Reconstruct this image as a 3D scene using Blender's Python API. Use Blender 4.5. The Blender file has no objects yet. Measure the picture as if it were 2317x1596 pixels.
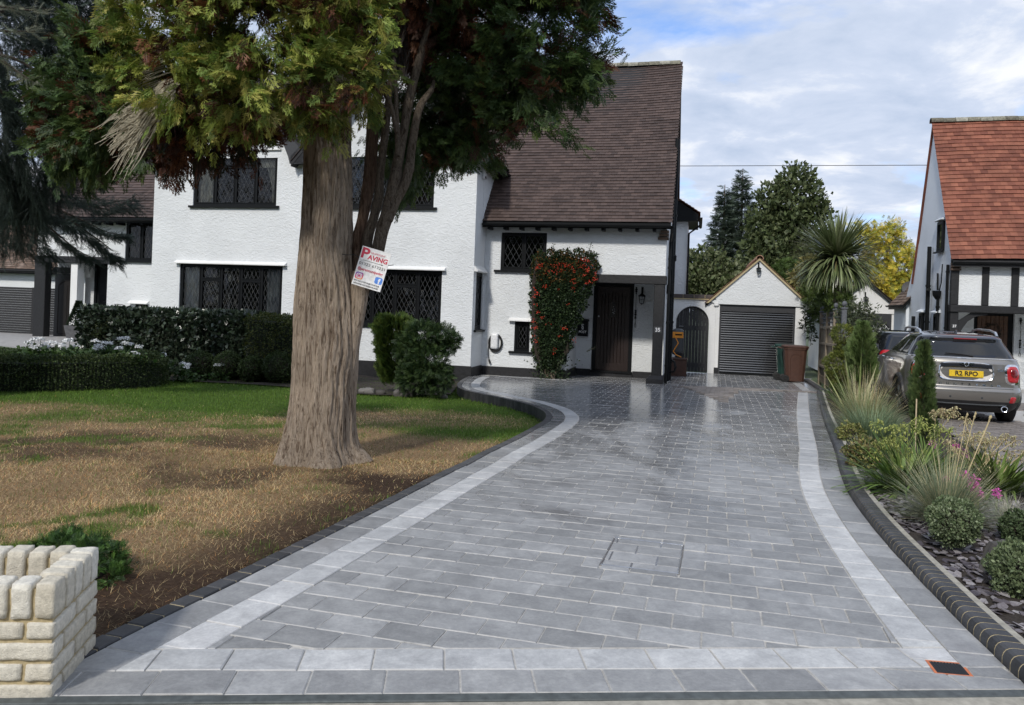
import bpy, math, random
import numpy as np
from mathutils import Vector, Matrix, Euler
random.seed(7); RNG = np.random.default_rng(11)
sc = bpy.context.scene
COLL = sc.collection
R = math.radians
# ------------------------------------------------------------------ camera, sky, sun, exposure
CAM_F, CAM_CX, CAM_H, CAM_RO, SLOPE, HC = 1740.0, 1158.5, 692.0, 0.036, 0.0184, 1.49
camd = bpy.data.cameras.new('camera'); cam = bpy.data.objects.new('camera', camd); COLL.objects.link(cam)
cam.location = (0, 0, HC)
cam.rotation_euler = (Euler((R(90), 0, 0)).to_matrix() @ Euler((0, 0, CAM_RO)).to_matrix()).to_euler()
camd.sensor_width = 36; camd.lens = CAM_F / 2317 * 36
camd.shift_y = -(798 - CAM_H) / 2317; camd.clip_start = .05; camd.clip_end = 1500
sc.camera = cam
SUN_EL, SUN_AZ = R(40), R(24)          # sun behind the camera, to the left of it
sun_to = Vector((-math.sin(SUN_AZ) * math.cos(SUN_EL), -math.cos(SUN_AZ) * math.cos(SUN_EL), math.sin(SUN_EL)))
sund = bpy.data.lights.new('sun', 'SUN'); sun = bpy.data.objects.new('sun', sund); COLL.objects.link(sun)
sund.energy = 2.5; sund.angle = R(5); sund.color = (1.0, .955, .88)
sun.location = (0, 0, 30); sun.rotation_euler = sun_to.to_track_quat('Z', 'Y').to_euler()
world = bpy.data.worlds.new('World'); sc.world = world; world.use_nodes = True
def build_world():
    nt = world.node_tree; N = nt.nodes; L = nt.links; N.clear()
    out = N.new('ShaderNodeOutputWorld'); bg = N.new('ShaderNodeBackground'); bg.inputs[1].default_value = .106
    sky = N.new('ShaderNodeTexSky'); sky.sky_type = 'NISHITA'; sky.sun_disc = False
    sky.sun_elevation = SUN_EL; sky.sun_rotation = math.atan2(sun_to.x, sun_to.y)
    sky.air_density = 1.0; sky.dust_density = .6; sky.ozone_density = 2.0
    geo = N.new('ShaderNodeTexCoord'); sep = N.new('ShaderNodeSeparateXYZ'); L.new(geo.outputs['Generated'], sep.inputs[0])
    ab = N.new('ShaderNodeMath'); ab.operation = 'ABSOLUTE'; L.new(sep.outputs[2], ab.inputs[0])
    zz = N.new('ShaderNodeMath'); zz.operation = 'ADD'; L.new(ab.outputs[0], zz.inputs[0]); zz.inputs[1].default_value = .16
    dx = N.new('ShaderNodeMath'); dx.operation = 'DIVIDE'; L.new(sep.outputs[0], dx.inputs[0]); L.new(zz.outputs[0], dx.inputs[1])
    dy = N.new('ShaderNodeMath'); dy.operation = 'DIVIDE'; L.new(sep.outputs[1], dy.inputs[0]); L.new(zz.outputs[0], dy.inputs[1])
    cmb = N.new('ShaderNodeCombineXYZ'); L.new(dx.outputs[0], cmb.inputs[0]); L.new(dy.outputs[0], cmb.inputs[1])
    def noise(scale, det, rough, off):
        m = N.new('ShaderNodeMapping'); m.inputs['Location'].default_value = off; L.new(cmb.outputs[0], m.inputs[0])
        n = N.new('ShaderNodeTexNoise'); n.inputs['Scale'].default_value = scale; n.inputs['Detail'].default_value = det
        n.inputs['Roughness'].default_value = rough; n.inputs['Distortion'].default_value = .25; L.new(m.outputs[0], n.inputs['Vector']); return n
    def ramp(sock, stops):
        r = N.new('ShaderNodeValToRGB'); L.new(sock, r.inputs[0]); els = r.color_ramp.elements
        while len(els) < len(stops): els.new(.5)
        for el, (p, c) in zip(els, stops): el.position = p; el.color = c
        return r
    n1 = noise(1.15, 8, .56, (3.86, 2.2, 0)); n2 = noise(2.6, 9, .6, (7.3, 2.2, .4))
    cov = ramp(n1.outputs[0], [(.33, (0, 0, 0, 1)), (.45, (1, 1, 1, 1))])
    shade = ramp(n2.outputs[0], [(.34, (4.5, 5.35, 6.9, 1)), (.52, (5.7, 6.4, 7.8, 1)), (.66, (8.4, 8.6, 9.0, 1))])
    boost = N.new('ShaderNodeMixRGB'); boost.blend_type = 'MULTIPLY'; boost.inputs[0].default_value = 1; L.new(sky.outputs[0], boost.inputs[1]); boost.inputs[2].default_value = (1.25, 1.45, 1.8, 1)
    mix = N.new('ShaderNodeMixRGB'); L.new(cov.outputs[0], mix.inputs[0]); L.new(boost.outputs[0], mix.inputs[1]); L.new(shade.outputs[0], mix.inputs[2])
    L.new(mix.outputs[0], bg.inputs[0]); L.new(bg.outputs[0], out.inputs[0])
build_world()
sc.view_settings.view_transform = 'Standard'; sc.view_settings.look = 'None'
sc.view_settings.gamma = 1; sc.view_settings.use_curve_mapping = False; sc.view_settings.exposure = 0.15
sc.cycles.max_bounces = 8; sc.cycles.transparent_max_bounces = 24; sc.cycles.caustics_reflective = False; sc.cycles.caustics_refractive = False
# ------------------------------------------------------------------ where things are: the lens maths turns a pixel of the photograph into a point
def ray(u, v):
    du, dv = u - CAM_CX, v - CAM_H; c, s = math.cos(CAM_RO), math.sin(CAM_RO)
    return (du * c + dv * s) / CAM_F, 1.0, -(-du * s + dv * c) / CAM_F
def sstep(a, b, x): t = np.clip((x - a) / (b - a), 0, 1); return t * t * (3 - 2 * t)
def gz(x, y):
    """terrain: falls gently from the street to the houses, rises towards the far left front door"""
    return -SLOPE * y + .43 * sstep(-9, -13.5, x) * sstep(16, 22.5, y)
def G(u, v, dz=0.0):
    r = ray(u, v); t = (HC - dz) / (-r[2] - SLOPE)
    return Vector((r[0] * t, t, HC + r[2] * t))
def P(u, v, Y): r = ray(u, v); return Vector((r[0] * Y, Y, HC + r[2] * Y))
PSI = R(13.5); EX = Vector((math.cos(PSI), -math.sin(PSI), 0)); DY = Vector((math.sin(PSI), math.cos(PSI), 0))
HO = Vector((3.6776, 19.5913, 0))
def hp(a, b, z): return HO + EX * a + DY * b + Vector((0, 0, z))
def FH(u, v, b):
    r = ray(u, v); t = (b + HO.dot(DY)) / (r[0] * DY.x + DY.y); x, y = r[0] * t - HO.x, t - HO.y
    return x * EX.x + y * EX.y, HC + r[2] * t
def W(p, q): return np.array([p.x, p.y]) if q else None
# ------------------------------------------------------------------ mesh helpers
def wloc(o):
    v = Vector((0, 0, 0))
    while o is not None: v = v + o.location; o = o.parent
    return v
def tag(o, label=None, cat=None, group=None, kind=None):
    if label: o['label'] = label
    if cat: o['category'] = cat
    if group: o['group'] = group
    if kind: o['kind'] = kind
    return o
def empty(name, loc, label, cat, group=None):
    o = bpy.data.objects.new(name, None); COLL.objects.link(o); o.location = loc; o.empty_display_size = .1
    return tag(o, label, cat, group)
def mk(name, V, F, mat, parent=None, col=None, rnd=None, smooth=False, loc=None, kind=None, edge=None):
    """one mesh object from world-space points; F a list of index tuples or an (m,k) array; mat one material or (list, index per face)"""
    V = np.asarray(V, dtype=np.float64).reshape(-1, 3)
    base = wloc(parent) if parent is not None else Vector(loc if loc is not None else (0, 0, 0))
    Vl = (V - np.array(base)).astype(np.float32)
    me = bpy.data.meshes.new(name)
    if isinstance(F, np.ndarray):
        m, k = F.shape
        me.vertices.add(len(Vl)); me.vertices.foreach_set('co', Vl.ravel())
        me.loops.add(m * k); me.loops.foreach_set('vertex_index', F.astype(np.int32).ravel())
        me.polygons.add(m); me.polygons.foreach_set('loop_start', np.arange(0, m * k, k, dtype=np.int32))
        me.polygons.foreach_set('loop_total', np.full(m, k, dtype=np.int32)); me.update(calc_edges=True)
    else:
        me.from_pydata(Vl.tolist(), [], F)
    if isinstance(mat, tuple):
        for x in mat[0]: me.materials.append(x)
        me.polygons.foreach_set('material_index', np.asarray(mat[1], dtype=np.int32))
    else: me.materials.append(mat)
    if col is not None:
        a = me.color_attributes.new('Col', 'FLOAT_COLOR', 'POINT'); c = np.ones((len(V), 4), np.float32); c[:, :3] = col; a.data.foreach_set('color', c.ravel())
    if edge is not None: a = me.attributes.new('edge', 'FLOAT', 'POINT'); a.data.foreach_set('value', np.asarray(edge, np.float32))
    if rnd is not None:
        a = me.attributes.new('rnd', 'FLOAT', 'POINT'); a.data.foreach_set('value', np.broadcast_to(np.asarray(rnd, np.float32), (len(V),)).copy())
    if smooth: me.polygons.foreach_set('use_smooth', np.ones(len(me.polygons), bool))
    me.update()
    o = bpy.data.objects.new(name, me); COLL.objects.link(o)
    if parent is not None: o.parent = parent
    else: o.location = base
    if kind: o['kind'] = kind
    return o
class MB:
    """collects simple solids in one mesh; every point goes through self.f (frame to world)"""
    def __init__(s, f=None): s.v = []; s.q = []; s.f = f or (lambda a, b, c: Vector((a, b, c)))
    def add(s, pts, faces):
        n = len(s.v); s.v += [tuple(s.f(*p)) for p in pts]; s.q += [tuple(i + n for i in f) for f in faces]; return s
    def box(s, a0, a1, b0, b1, c0, c1):
        return s.add([(a0, b0, c0), (a1, b0, c0), (a1, b1, c0), (a0, b1, c0), (a0, b0, c1), (a1, b0, c1), (a1, b1, c1), (a0, b1, c1)],
                     [(0, 3, 2, 1), (4, 5, 6, 7), (0, 1, 5, 4), (1, 2, 6, 5), (2, 3, 7, 6), (3, 0, 4, 7)])
    def bbox(s, a0, a1, b0, b1, c0, c1, r=.008):
        """box with chamfered edges"""
        xs = (a0, a0 + r, a1 - r, a1); ys = (b0, b0 + r, b1 - r, b1); zs = (c0, c0 + r, c1 - r, c1)
        pts = []; ix = {}
        for x in (0, 1):
            for y in (0, 1):
                for z in (0, 1):
                    X, Y, Z = (a0, a1)[x], (b0, b1)[y], (c0, c1)[z]; dx, dy, dz = (r, -r)[x], (r, -r)[y], (r, -r)[z]
                    ix[x, y, z] = len(pts); pts += [(X, Y + dy, Z + dz), (X + dx, Y, Z + dz), (X + dx, Y + dy, Z)]
        F = []
        for k in (0, 1):
            o = lambda *t: ix[t]
            F.append([ix[k, 0, 0], ix[k, 1, 0], ix[k, 1, 1], ix[k, 0, 1]])
            F.append([ix[0, k, 0] + 1, ix[1, k, 0] + 1, ix[1, k, 1] + 1, ix[0, k, 1] + 1])
            F.append([ix[0, 0, k] + 2, ix[1, 0, k] + 2, ix[1, 1, k] + 2, ix[0, 1, k] + 2])
        for p in (0, 1):
            for q in (0, 1):
                F.append([ix[0, p, q] + 1, ix[1, p, q] + 1, ix[1, p, q] + 2, ix[0, p, q] + 2])
                F.append([ix[p, 0, q] + 0, ix[p, 1, q] + 0, ix[p, 1, q] + 2, ix[p, 0, q] + 2])
                F.append([ix[p, q, 0] + 0, ix[p, q, 1] + 0, ix[p, q, 1] + 1, ix[p, q, 0] + 1])
        for t in ix.values(): F.append([t, t + 1, t + 2])
        return s.add(pts, [tuple(f) for f in F])
    def prism(s, poly, axis, c0, c1):
        """poly: 2-D outline; axis 'b' -> (a,z) outline pushed along b; 'a' -> (b,z) along a; 'c' -> (a,b) along z"""
        mp = {'b': lambda p, c: (p[0], c, p[1]), 'a': lambda p, c: (c, p[0], p[1]), 'c': lambda p, c: (p[0], p[1], c)}[axis]
        n = len(poly); pts = [mp(p, c0) for p in poly] + [mp(p, c1) for p in poly]
        return s.add(pts, [tuple(range(n))[::-1], tuple(range(n, 2 * n))] + [(i, (i + 1) % n, n + (i + 1) % n, n + i) for i in range(n)])
    def tube(s, path, r, n=8, caps=True):
        """r: number or list; path in frame coordinates"""
        path = [Vector(s.f(*p)) for p in path]; m = len(path); rr = r if isinstance(r, (list, tuple)) else [r] * m
        n0 = len(s.v); up = Vector((.123, .2, .97))
        prev = None
        for i, p in enumerate(path):
            t = (path[min(i + 1, m - 1)] - path[max(i - 1, 0)]).normalized()
            x = (prev - t * prev.dot(t)) if prev is not None else t.cross(up if abs(t.dot(up)) < .95 else Vector((1, 0, 0)))
            x.normalize(); prev = x; y = t.cross(x)
            s.v += [tuple(p + (x * math.cos(2 * math.pi * k / n) + y * math.sin(2 * math.pi * k / n)) * rr[i]) for k in range(n)]
        for i in range(m - 1):
            for k in range(n):
                a, b = n0 + i * n + k, n0 + i * n + (k + 1) % n; s.q.append((a, b, b + n, a + n))
        if caps: s.q.append(tuple(n0 + k for k in range(n))[::-1]); s.q.append(tuple(n0 + (m - 1) * n + k for k in range(n)))
        return s
    def lathe(s, c, prof, n=16):
        """prof [(r,z)] round the vertical through c (frame coordinates)"""
        n0 = len(s.v)
        for r, z in prof:
            for k in range(n): s.v.append(tuple(s.f(c[0] + r * math.cos(2 * math.pi * k / n), c[1] + r * math.sin(2 * math.pi * k / n), c[2] + z)))
        for i in range(len(prof) - 1):
            for k in range(n):
                a, b = n0 + i * n + k, n0 + i * n + (k + 1) % n; s.q.append((a, b, b + n, a + n))
        s.q.append(tuple(n0 + k for k in range(n))[::-1]); s.q.append(tuple(n0 + (len(prof) - 1) * n + k for k in range(n)))
        return s
    def build(s, name, mat, parent=None, **k): return mk(name, s.v, s.q, mat, parent, **k)
def base_of(V):
    V = np.asarray(V); return Vector((float(V[:, 0].mean()), float(V[:, 1].mean()), float(V[:, 2].min())))
# ------------------------------------------------------------------ materials
def NT(name):
    m = bpy.data.materials.new(name); m.use_nodes = True; nt = m.node_tree; b = nt.nodes['Principled BSDF']; return m, nt, b
def nd(nt, t, **k):
    n = nt.nodes.new(t)
    for a, v in k.items():
        if a in n.inputs: n.inputs[a].default_value = v
        else: setattr(n, a, v)
    return n
def rampn(nt, sock, stops):
    r = nt.nodes.new('ShaderNodeValToRGB'); nt.links.new(sock, r.inputs[0]); e = r.color_ramp.elements
    while len(e) < len(stops): e.new(.5)
    for x, (p, c) in zip(e, stops): x.position = p; x.color = (*c, 1) if len(c) == 3 else c
    return r
def pos(nt): g = nt.nodes.new('ShaderNodeNewGeometry'); return g.outputs['Position']
def noi(nt, vec, scale, det=4, rough=.55, dist=0):
    n = nd(nt, 'ShaderNodeTexNoise', Scale=scale, Detail=det, Roughness=rough, Distortion=dist); nt.links.new(vec, n.inputs['Vector']); return n
def bump(nt, b, sock, strength, dist, prev=None):
    bp = nd(nt, 'ShaderNodeBump', Strength=strength, Distance=dist); nt.links.new(sock, bp.inputs['Height'])
    if prev: nt.links.new(prev.outputs[0], bp.inputs['Normal'])
    nt.links.new(bp.outputs[0], b.inputs['Normal']); return bp
def simple(name, c, rough=.5, metal=0, scale=30, var=.18, bmp=.15, bdist=.004, spec=.5, coat=0):
    """plain surface with fine tonal variation and relief"""
    m, nt, b = NT(name); n = noi(nt, pos(nt), scale, 5)
    r = rampn(nt, n.outputs[0], [(.3, tuple(x * (1 - var) for x in c)), (.7, tuple(min(1, x * (1 + var)) for x in c))])
    nt.links.new(r.outputs[0], b.inputs['Base Color']); b.inputs['Roughness'].default_value = rough; b.inputs['Metallic'].default_value = metal
    b.inputs['Specular IOR Level'].default_value = spec; b.inputs['Coat Weight'].default_value = coat; b.inputs['Coat Roughness'].default_value = .03
    if bmp: bump(nt, b, n.outputs[0], bmp, bdist)
    return m
def stucco(name, c, big=1.0):
    m, nt, b = NT(name); p = pos(nt)
    mp = nd(nt, 'ShaderNodeMapping'); mp.inputs['Scale'].default_value = (1, 1, 1.7); mp.inputs['Rotation'].default_value = (.2, .35, .1); nt.links.new(p, mp.inputs[0])
    n1 = noi(nt, mp.outputs[0], 7.5, 5, .6, 1.6); n2 = noi(nt, p, 42, 4, .65); n3 = noi(nt, p, .6, 5, .6)
    ad = nd(nt, 'ShaderNodeMath', operation='MULTIPLY_ADD'); nt.links.new(n2.outputs[0], ad.inputs[0]); ad.inputs[1].default_value = .28; nt.links.new(n1.outputs[0], ad.inputs[2])
    bump(nt, b, ad.outputs[0], .62 * big, .035)
    r = rampn(nt, n3.outputs[0], [(.3, tuple(x * .87 for x in c)), (.6, c)]); nt.links.new(r.outputs[0], b.inputs['Base Color'])
    b.inputs['Roughness'].default_value = .75; b.inputs['Specular IOR Level'].default_value = .25
    return m
def attr_mat(name, c0, c1, c2, rough=.7, bscale=60, bmp=.3, bdist=.004, mottle=.25, mscale=9, spec=.4):
    """pieces coloured by their own random number 'rnd', mottled by noise"""
    m, nt, b = NT(name); a = nd(nt, 'ShaderNodeAttribute', attribute_name='rnd')
    r = rampn(nt, a.outputs['Fac'], [(0, c0), (.5, c1), (1, c2)]); p = pos(nt); n = noi(nt, p, mscale, 6, .65)
    mr = rampn(nt, n.outputs[0], [(.3, (1 - mottle,) * 3), (.7, (1 + mottle,) * 3)])
    mx = nd(nt, 'ShaderNodeMixRGB', blend_type='MULTIPLY'); mx.inputs[0].default_value = 1; nt.links.new(r.outputs[0], mx.inputs[1]); nt.links.new(mr.outputs[0], mx.inputs[2])
    nt.links.new(mx.outputs[0], b.inputs['Base Color']); b.inputs['Roughness'].default_value = rough; b.inputs['Specular IOR Level'].default_value = spec
    n2 = noi(nt, p, bscale, 4, .6); bump(nt, b, n2.outputs[0], bmp, bdist)
    return m
def leaf_mat(name, rough=.55, trans=.25, spec=.35):
    m, nt, b = NT(name); a = nd(nt, 'ShaderNodeAttribute', attribute_name='Col')
    n = noi(nt, pos(nt), 25, 3); r = rampn(nt, n.outputs[0], [(.3, (.8, .8, .8)), (.7, (1.18, 1.18, 1.12))])
    mx = nd(nt, 'ShaderNodeMixRGB', blend_type='MULTIPLY'); mx.inputs[0].default_value = 1; nt.links.new(a.outputs['Color'], mx.inputs[1]); nt.links.new(r.outputs[0], mx.inputs[2])
    nt.links.new(mx.outputs[0], b.inputs['Base Color']); b.inputs['Roughness'].default_value = rough; b.inputs['Specular IOR Level'].default_value = spec
    t = nd(nt, 'ShaderNodeBsdfTranslucent'); nt.links.new(mx.outputs[0], t.inputs['Color']); ms = nd(nt, 'ShaderNodeMixShader'); ms.inputs[0].default_value = trans
    out = nt.nodes['Material Output']; nt.links.new(b.outputs[0], ms.inputs[1]); nt.links.new(t.outputs[0], ms.inputs[2]); nt.links.new(ms.outputs[0], out.inputs['Surface'])
    return m
def glass_mat(name, tint=(.75, .8, .8), refl=1.0):
    m, nt, b = NT(name); nt.nodes.remove(b); out = nt.nodes['Material Output']
    tr = nd(nt, 'ShaderNodeBsdfTransparent'); tr.inputs[0].default_value = (*tint, 1)
    gl = nd(nt, 'ShaderNodeBsdfGlossy', Roughness=.015); fr = nd(nt, 'ShaderNodeFresnel', IOR=1.55)
    n = noi(nt, pos(nt), 3.2, 3); bp = nd(nt, 'ShaderNodeBump', Strength=.12, Distance=.02); nt.links.new(n.outputs[0], bp.inputs['Height']); nt.links.new(bp.outputs[0], gl.inputs['Normal'])
    mu = nd(nt, 'ShaderNodeMath', operation='MULTIPLY'); mu.inputs[1].default_value = refl; mu.use_clamp = True; nt.links.new(fr.outputs[0], mu.inputs[0])
    ms = nd(nt, 'ShaderNodeMixShader'); nt.links.new(mu.outputs[0], ms.inputs[0]); nt.links.new(tr.outputs[0], ms.inputs[1]); nt.links.new(gl.outputs[0], ms.inputs[2]); nt.links.new(ms.outputs[0], out.inputs[0])
    return m
M = {}
M['white'] = stucco('white_render', (.755, .775, .785), 1.25)
M['white_smooth'] = stucco('white_smooth_render', (.80, .80, .79), .55)
M['white_shaded'] = stucco('white_render_shaded', (.72, .76, .80), .35)  # bluish tint puts the shade on number 37's side wall into the colour
M['black'] = simple('black_paint', (.008, .009, .010), .45, bmp=.25, spec=.16)
M['blackwood'] = simple('black_stained_timber', (.010, .010, .011), .55, scale=18, var=.4, bmp=.5, bdist=.012)
M['plinth'] = simple('black_plinth_paint', (.010, .010, .012), .6, scale=14, var=.4, bmp=.4, bdist=.02)
M['charcoal'] = simple('charcoal_paint', (.035, .036, .040), .5, scale=20, var=.2)
M['lead'] = simple('lead_came', (.10, .104, .11), .5, .2)
M['glass'] = glass_mat('window_glass')
M['dark_room'] = simple('dark_room', (.02, .02, .022), .8, bmp=0)  # near-black colour stands in for the dimness of unlit rooms
M['curtain'] = simple('cream_curtain', (.55, .50, .42), .9, scale=60)
M['sheer'] = simple('pale_net_curtain', (.30, .31, .33), .9, scale=60)
M['brown_door'] = simple('dark_brown_door_paint', (.022, .013, .011), .38, scale=25, var=.25)
M['steel'] = simple('brushed_steel', (.55, .55, .56), .3, 1, bmp=0)
M['plastic_white'] = simple('white_plastic', (.75, .76, .77), .35, bmp=0)
M['rubber'] = simple('black_rubber', (.012, .012, .012), .65)
M['letter_white'] = simple('white_lettering', (.8, .8, .8), .5, bmp=0)
# ================================================================== GROUND, DRIVEWAY, LAWN
def paver_mat(name, c0, c1, c2, wet=1.0):
    m, nt, b = NT(name); p = pos(nt); a = nd(nt, 'ShaderNodeAttribute', attribute_name='rnd')
    tone = rampn(nt, a.outputs['Fac'], [(0, c0), (.5, c1), (1, c2)])
    n1 = noi(nt, p, 6.5, 7, .7, .4); n2 = noi(nt, p, 55, 5, .7); n3 = noi(nt, p, 300, 2)
    mr = rampn(nt, n1.outputs[0], [(.25, (.70, .70, .71)), (.5, (1, 1, 1)), (.75, (1.34, 1.33, 1.31))])
    mr2 = rampn(nt, n2.outputs[0], [(.3, (.86, .86, .87)), (.7, (1.13, 1.13, 1.12))])
    mx = nd(nt, 'ShaderNodeMixRGB', blend_type='MULTIPLY'); mx.inputs[0].default_value = 1; nt.links.new(tone.outputs[0], mx.inputs[1]); nt.links.new(mr.outputs[0], mx.inputs[2])
    mx2 = nd(nt, 'ShaderNodeMixRGB', blend_type='MULTIPLY'); mx2.inputs[0].default_value = 1; nt.links.new(mx.outputs[0], mx2.inputs[1]); nt.links.new(mr2.outputs[0], mx2.inputs[2])
    # rain still lies on the lower end of the drive near the house, and in patches
    sep = nd(nt, 'ShaderNodeSeparateXYZ'); nt.links.new(p, sep.inputs[0])
    far = nd(nt, 'ShaderNodeMapRange'); nt.links.new(sep.outputs[1], far.inputs[0]); far.inputs[1].default_value = 4; far.inputs[2].default_value = 15; far.inputs[3].default_value = -.08; far.inputs[4].default_value = .30
    mp = nd(nt, 'ShaderNodeMapping'); mp.inputs['Scale'].default_value = (.75, .38, 1); nt.links.new(p, mp.inputs[0]); wn = noi(nt, mp.outputs[0], 1.25, 6, .68, .6)
    ad = nd(nt, 'ShaderNodeMath', operation='ADD'); nt.links.new(far.outputs[0], ad.inputs[0]); nt.links.new(wn.outputs[0], ad.inputs[1])
    ad2 = nd(nt, 'ShaderNodeMath', operation='MULTIPLY_ADD'); nt.links.new(a.outputs['Fac'], ad2.inputs[0]); ad2.inputs[1].default_value = .11; nt.links.new(ad.outputs[0], ad2.inputs[2])
    wv = rampn(nt, ad2.outputs[0], [(.52, (0, 0, 0)), (.72, (1, 1, 1))])
    wm = nd(nt, 'ShaderNodeMath', operation='MULTIPLY'); nt.links.new(wv.outputs[0], wm.inputs[0]); wm.inputs[1].default_value = wet
    dk = nd(nt, 'ShaderNodeMixRGB', blend_type='MULTIPLY'); nt.links.new(wm.outputs[0], dk.inputs[0]); nt.links.new(mx2.outputs[0], dk.inputs[1]); dk.inputs[2].default_value = (.70, .70, .71, 1)
    ed = nd(nt, 'ShaderNodeAttribute', attribute_name='edge'); n4 = noi(nt, p, 14, 4, .7); er = rampn(nt, n4.outputs[0], [(.35, (.25,) * 3), (.58, (.95,) * 3)]); em = nd(nt, 'ShaderNodeMath', operation='MULTIPLY'); nt.links.new(ed.outputs['Fac'], em.inputs[0]); nt.links.new(er.outputs[0], em.inputs[1])
    e2 = nd(nt, 'ShaderNodeMixRGB'); nt.links.new(em.outputs[0], e2.inputs[0]); nt.links.new(dk.outputs[0], e2.inputs[1]); e2.inputs[2].default_value = (.52, .51, .49, 1)
    nt.links.new(e2.outputs[0], b.inputs['Base Color'])
    ro = rampn(nt, wm.outputs[0], [(0, (.56,) * 3), (.55, (.34,) * 3), (1, (.15,) * 3)]); nt.links.new(ro.outputs[0], b.inputs['Roughness'])
    b.inputs['Specular IOR Level'].default_value = .5
    hs = nd(nt, 'ShaderNodeMath', operation='ADD'); nt.links.new(n2.outputs[0], hs.inputs[0]); nt.links.new(n3.outputs[0], hs.inputs[1])
    bs = nd(nt, 'ShaderNodeMapRange'); nt.links.new(wm.outputs[0], bs.inputs[0]); bs.inputs[3].default_value = .22; bs.inputs[4].default_value = .07
    bp = nd(nt, 'ShaderNodeBump', Distance=.004); nt.links.new(bs.outputs[0], bp.inputs['Strength']); nt.links.new(hs.outputs[0], bp.inputs['Height']); nt.links.new(bp.outputs[0], b.inputs['Normal'])
    return m
M['paver'] = paver_mat('grey_concrete_paver', (.225, .228, .231), (.28, .283, .286), (.345, .348, .351))
M['paver_light'] = paver_mat('light_concrete_paver', (.42, .425, .43), (.48, .485, .485), (.54, .54, .54), .5)
M['edging'] = attr_mat('charcoal_edging_brick', (.028, .029, .032), (.042, .043, .047), (.062, .062, .066), .5, mottle=.3)
M['mortar'] = simple('buff_mortar', (.42, .34, .20), .9, scale=60, var=.2)
M['sand'] = simple('jointing_sand', (.44, .43, .41), .95, scale=40, var=.25)
M['concrete'] = simple('weathered_concrete', (.34, .32, .27), .85, scale=22, var=.25, bmp=.4)
M['kerb'] = simple('dark_kerb', (.075, .085, .085), .6, scale=26, var=.3, bmp=.3)

def clip(poly, n, c):
    """keep the side n.p >= c of a convex 2-D polygon"""
    out = []
    for i in range(len(poly)):
        p, q = poly[i], poly[(i + 1) % len(poly)]; dp, dq = n[0] * p[0] + n[1] * p[1] - c, n[0] * q[0] + n[1] * q[1] - c
        if dp >= 0: out.append(p)
        if dp * dq < 0: t = dp / (dp - dq); out.append((p[0] + (q[0] - p[0]) * t, p[1] + (q[1] - p[1]) * t))
    return out
def area(p): return .5 * sum(p[i][0] * p[(i + 1) % len(p)][1] - p[(i + 1) % len(p)][0] * p[i][1] for i in range(len(p)))
def spline(pts, step=.04):
    pts = [np.array(p, float) for p in pts]; Pn = [2 * pts[0] - pts[1]] + pts + [2 * pts[-1] - pts[-2]]; out = []
    for i in range(1, len(Pn) - 2):
        p0, p1, p2, p3 = Pn[i - 1:i + 3]; m = max(2, int(np.linalg.norm(p2 - p1) / step))
        for k in range(m):
            t = k / m; out.append(.5 * (2 * p1 + (p2 - p0) * t + (2 * p0 - 5 * p1 + 4 * p2 - p3) * t * t + (3 * p1 - p0 - 3 * p2 + p3) * t ** 3))
    out.append(pts[-1]); return np.array(out)
class Curve:
    def __init__(s, pts, side):
        s.p = spline(pts) if not isinstance(pts, np.ndarray) else pts
        t = np.gradient(s.p, axis=0); t /= np.linalg.norm(t, axis=1)[:, None]; s.n = np.stack([t[:, 1], -t[:, 0]], 1) * side; s.t = t
        s.l = np.r_[0, np.cumsum(np.linalg.norm(np.diff(s.p, axis=0), axis=1))]
    def at(s, d, off):
        i = min(int(np.searchsorted(s.l, d)), len(s.l) - 1)
        if i > 0: w = (d - s.l[i - 1]) / max(1e-9, s.l[i] - s.l[i - 1]); w = min(max(w, 0), 1); p = s.p[i - 1] * (1 - w) + s.p[i] * w; n = s.n[i - 1] * (1 - w) + s.n[i] * w
        else: p, n = s.p[0], s.n[0]
        return tuple(p + n * off)
    def off(s, o): return s.p + s.n * o
LEFT = Curve([(-1.80, 3.06), (-1.65, 3.61), (-1.47, 4.17), (-1.21, 5.05), (-.985, 5.8), (-.56, 7.28), (-.36, 7.92), (-.16, 8.66), (.05, 9.33), (.28, 10.13), (.50, 10.97), (.635, 11.55),
              (.70, 12.15), (.675, 12.8), (.53, 13.45), (.29, 14.05), (-.05, 14.65), (-.43, 15.26), (-.76, 15.82), (-.96, 16.4), (-1.06, 17.15), (-1.07, 18.0), (-1.02, 19.0), (-.90, 20.05)], 1)
RIGHT = Curve([(2.20, 3.0), (2.275, 3.34), (2.36, 3.83), (2.45, 4.27), (2.58, 4.86), (2.74, 5.55), (2.95, 6.35), (3.24, 7.31), (3.68, 8.53), (4.12, 9.68), (5.30, 12.94), (6.24, 15.45), (7.40, 18.5)], -1)
RIGHT2 = Curve(np.array([(7.55 + 1.16 * t, 18.55 + 4.2 * t) for t in np.linspace(0, 1, 60)]), -1)
FA, FB = np.array([-1.80, 2.915]), np.array([2.40, 3.285]); FT = (FB - FA) / np.linalg.norm(FB - FA); FN = np.array([-FT[1], FT[0]])
def front(o): return (FN, float(FN @ FA) + o)
def plane_z(x, y): return -SLOPE * y
def nearest(curve_pts, p): d = ((curve_pts - np.array(p)) ** 2).sum(1); i = int(d.argmin()); return i, math.sqrt(d[i])
GEOM = {}
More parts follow.
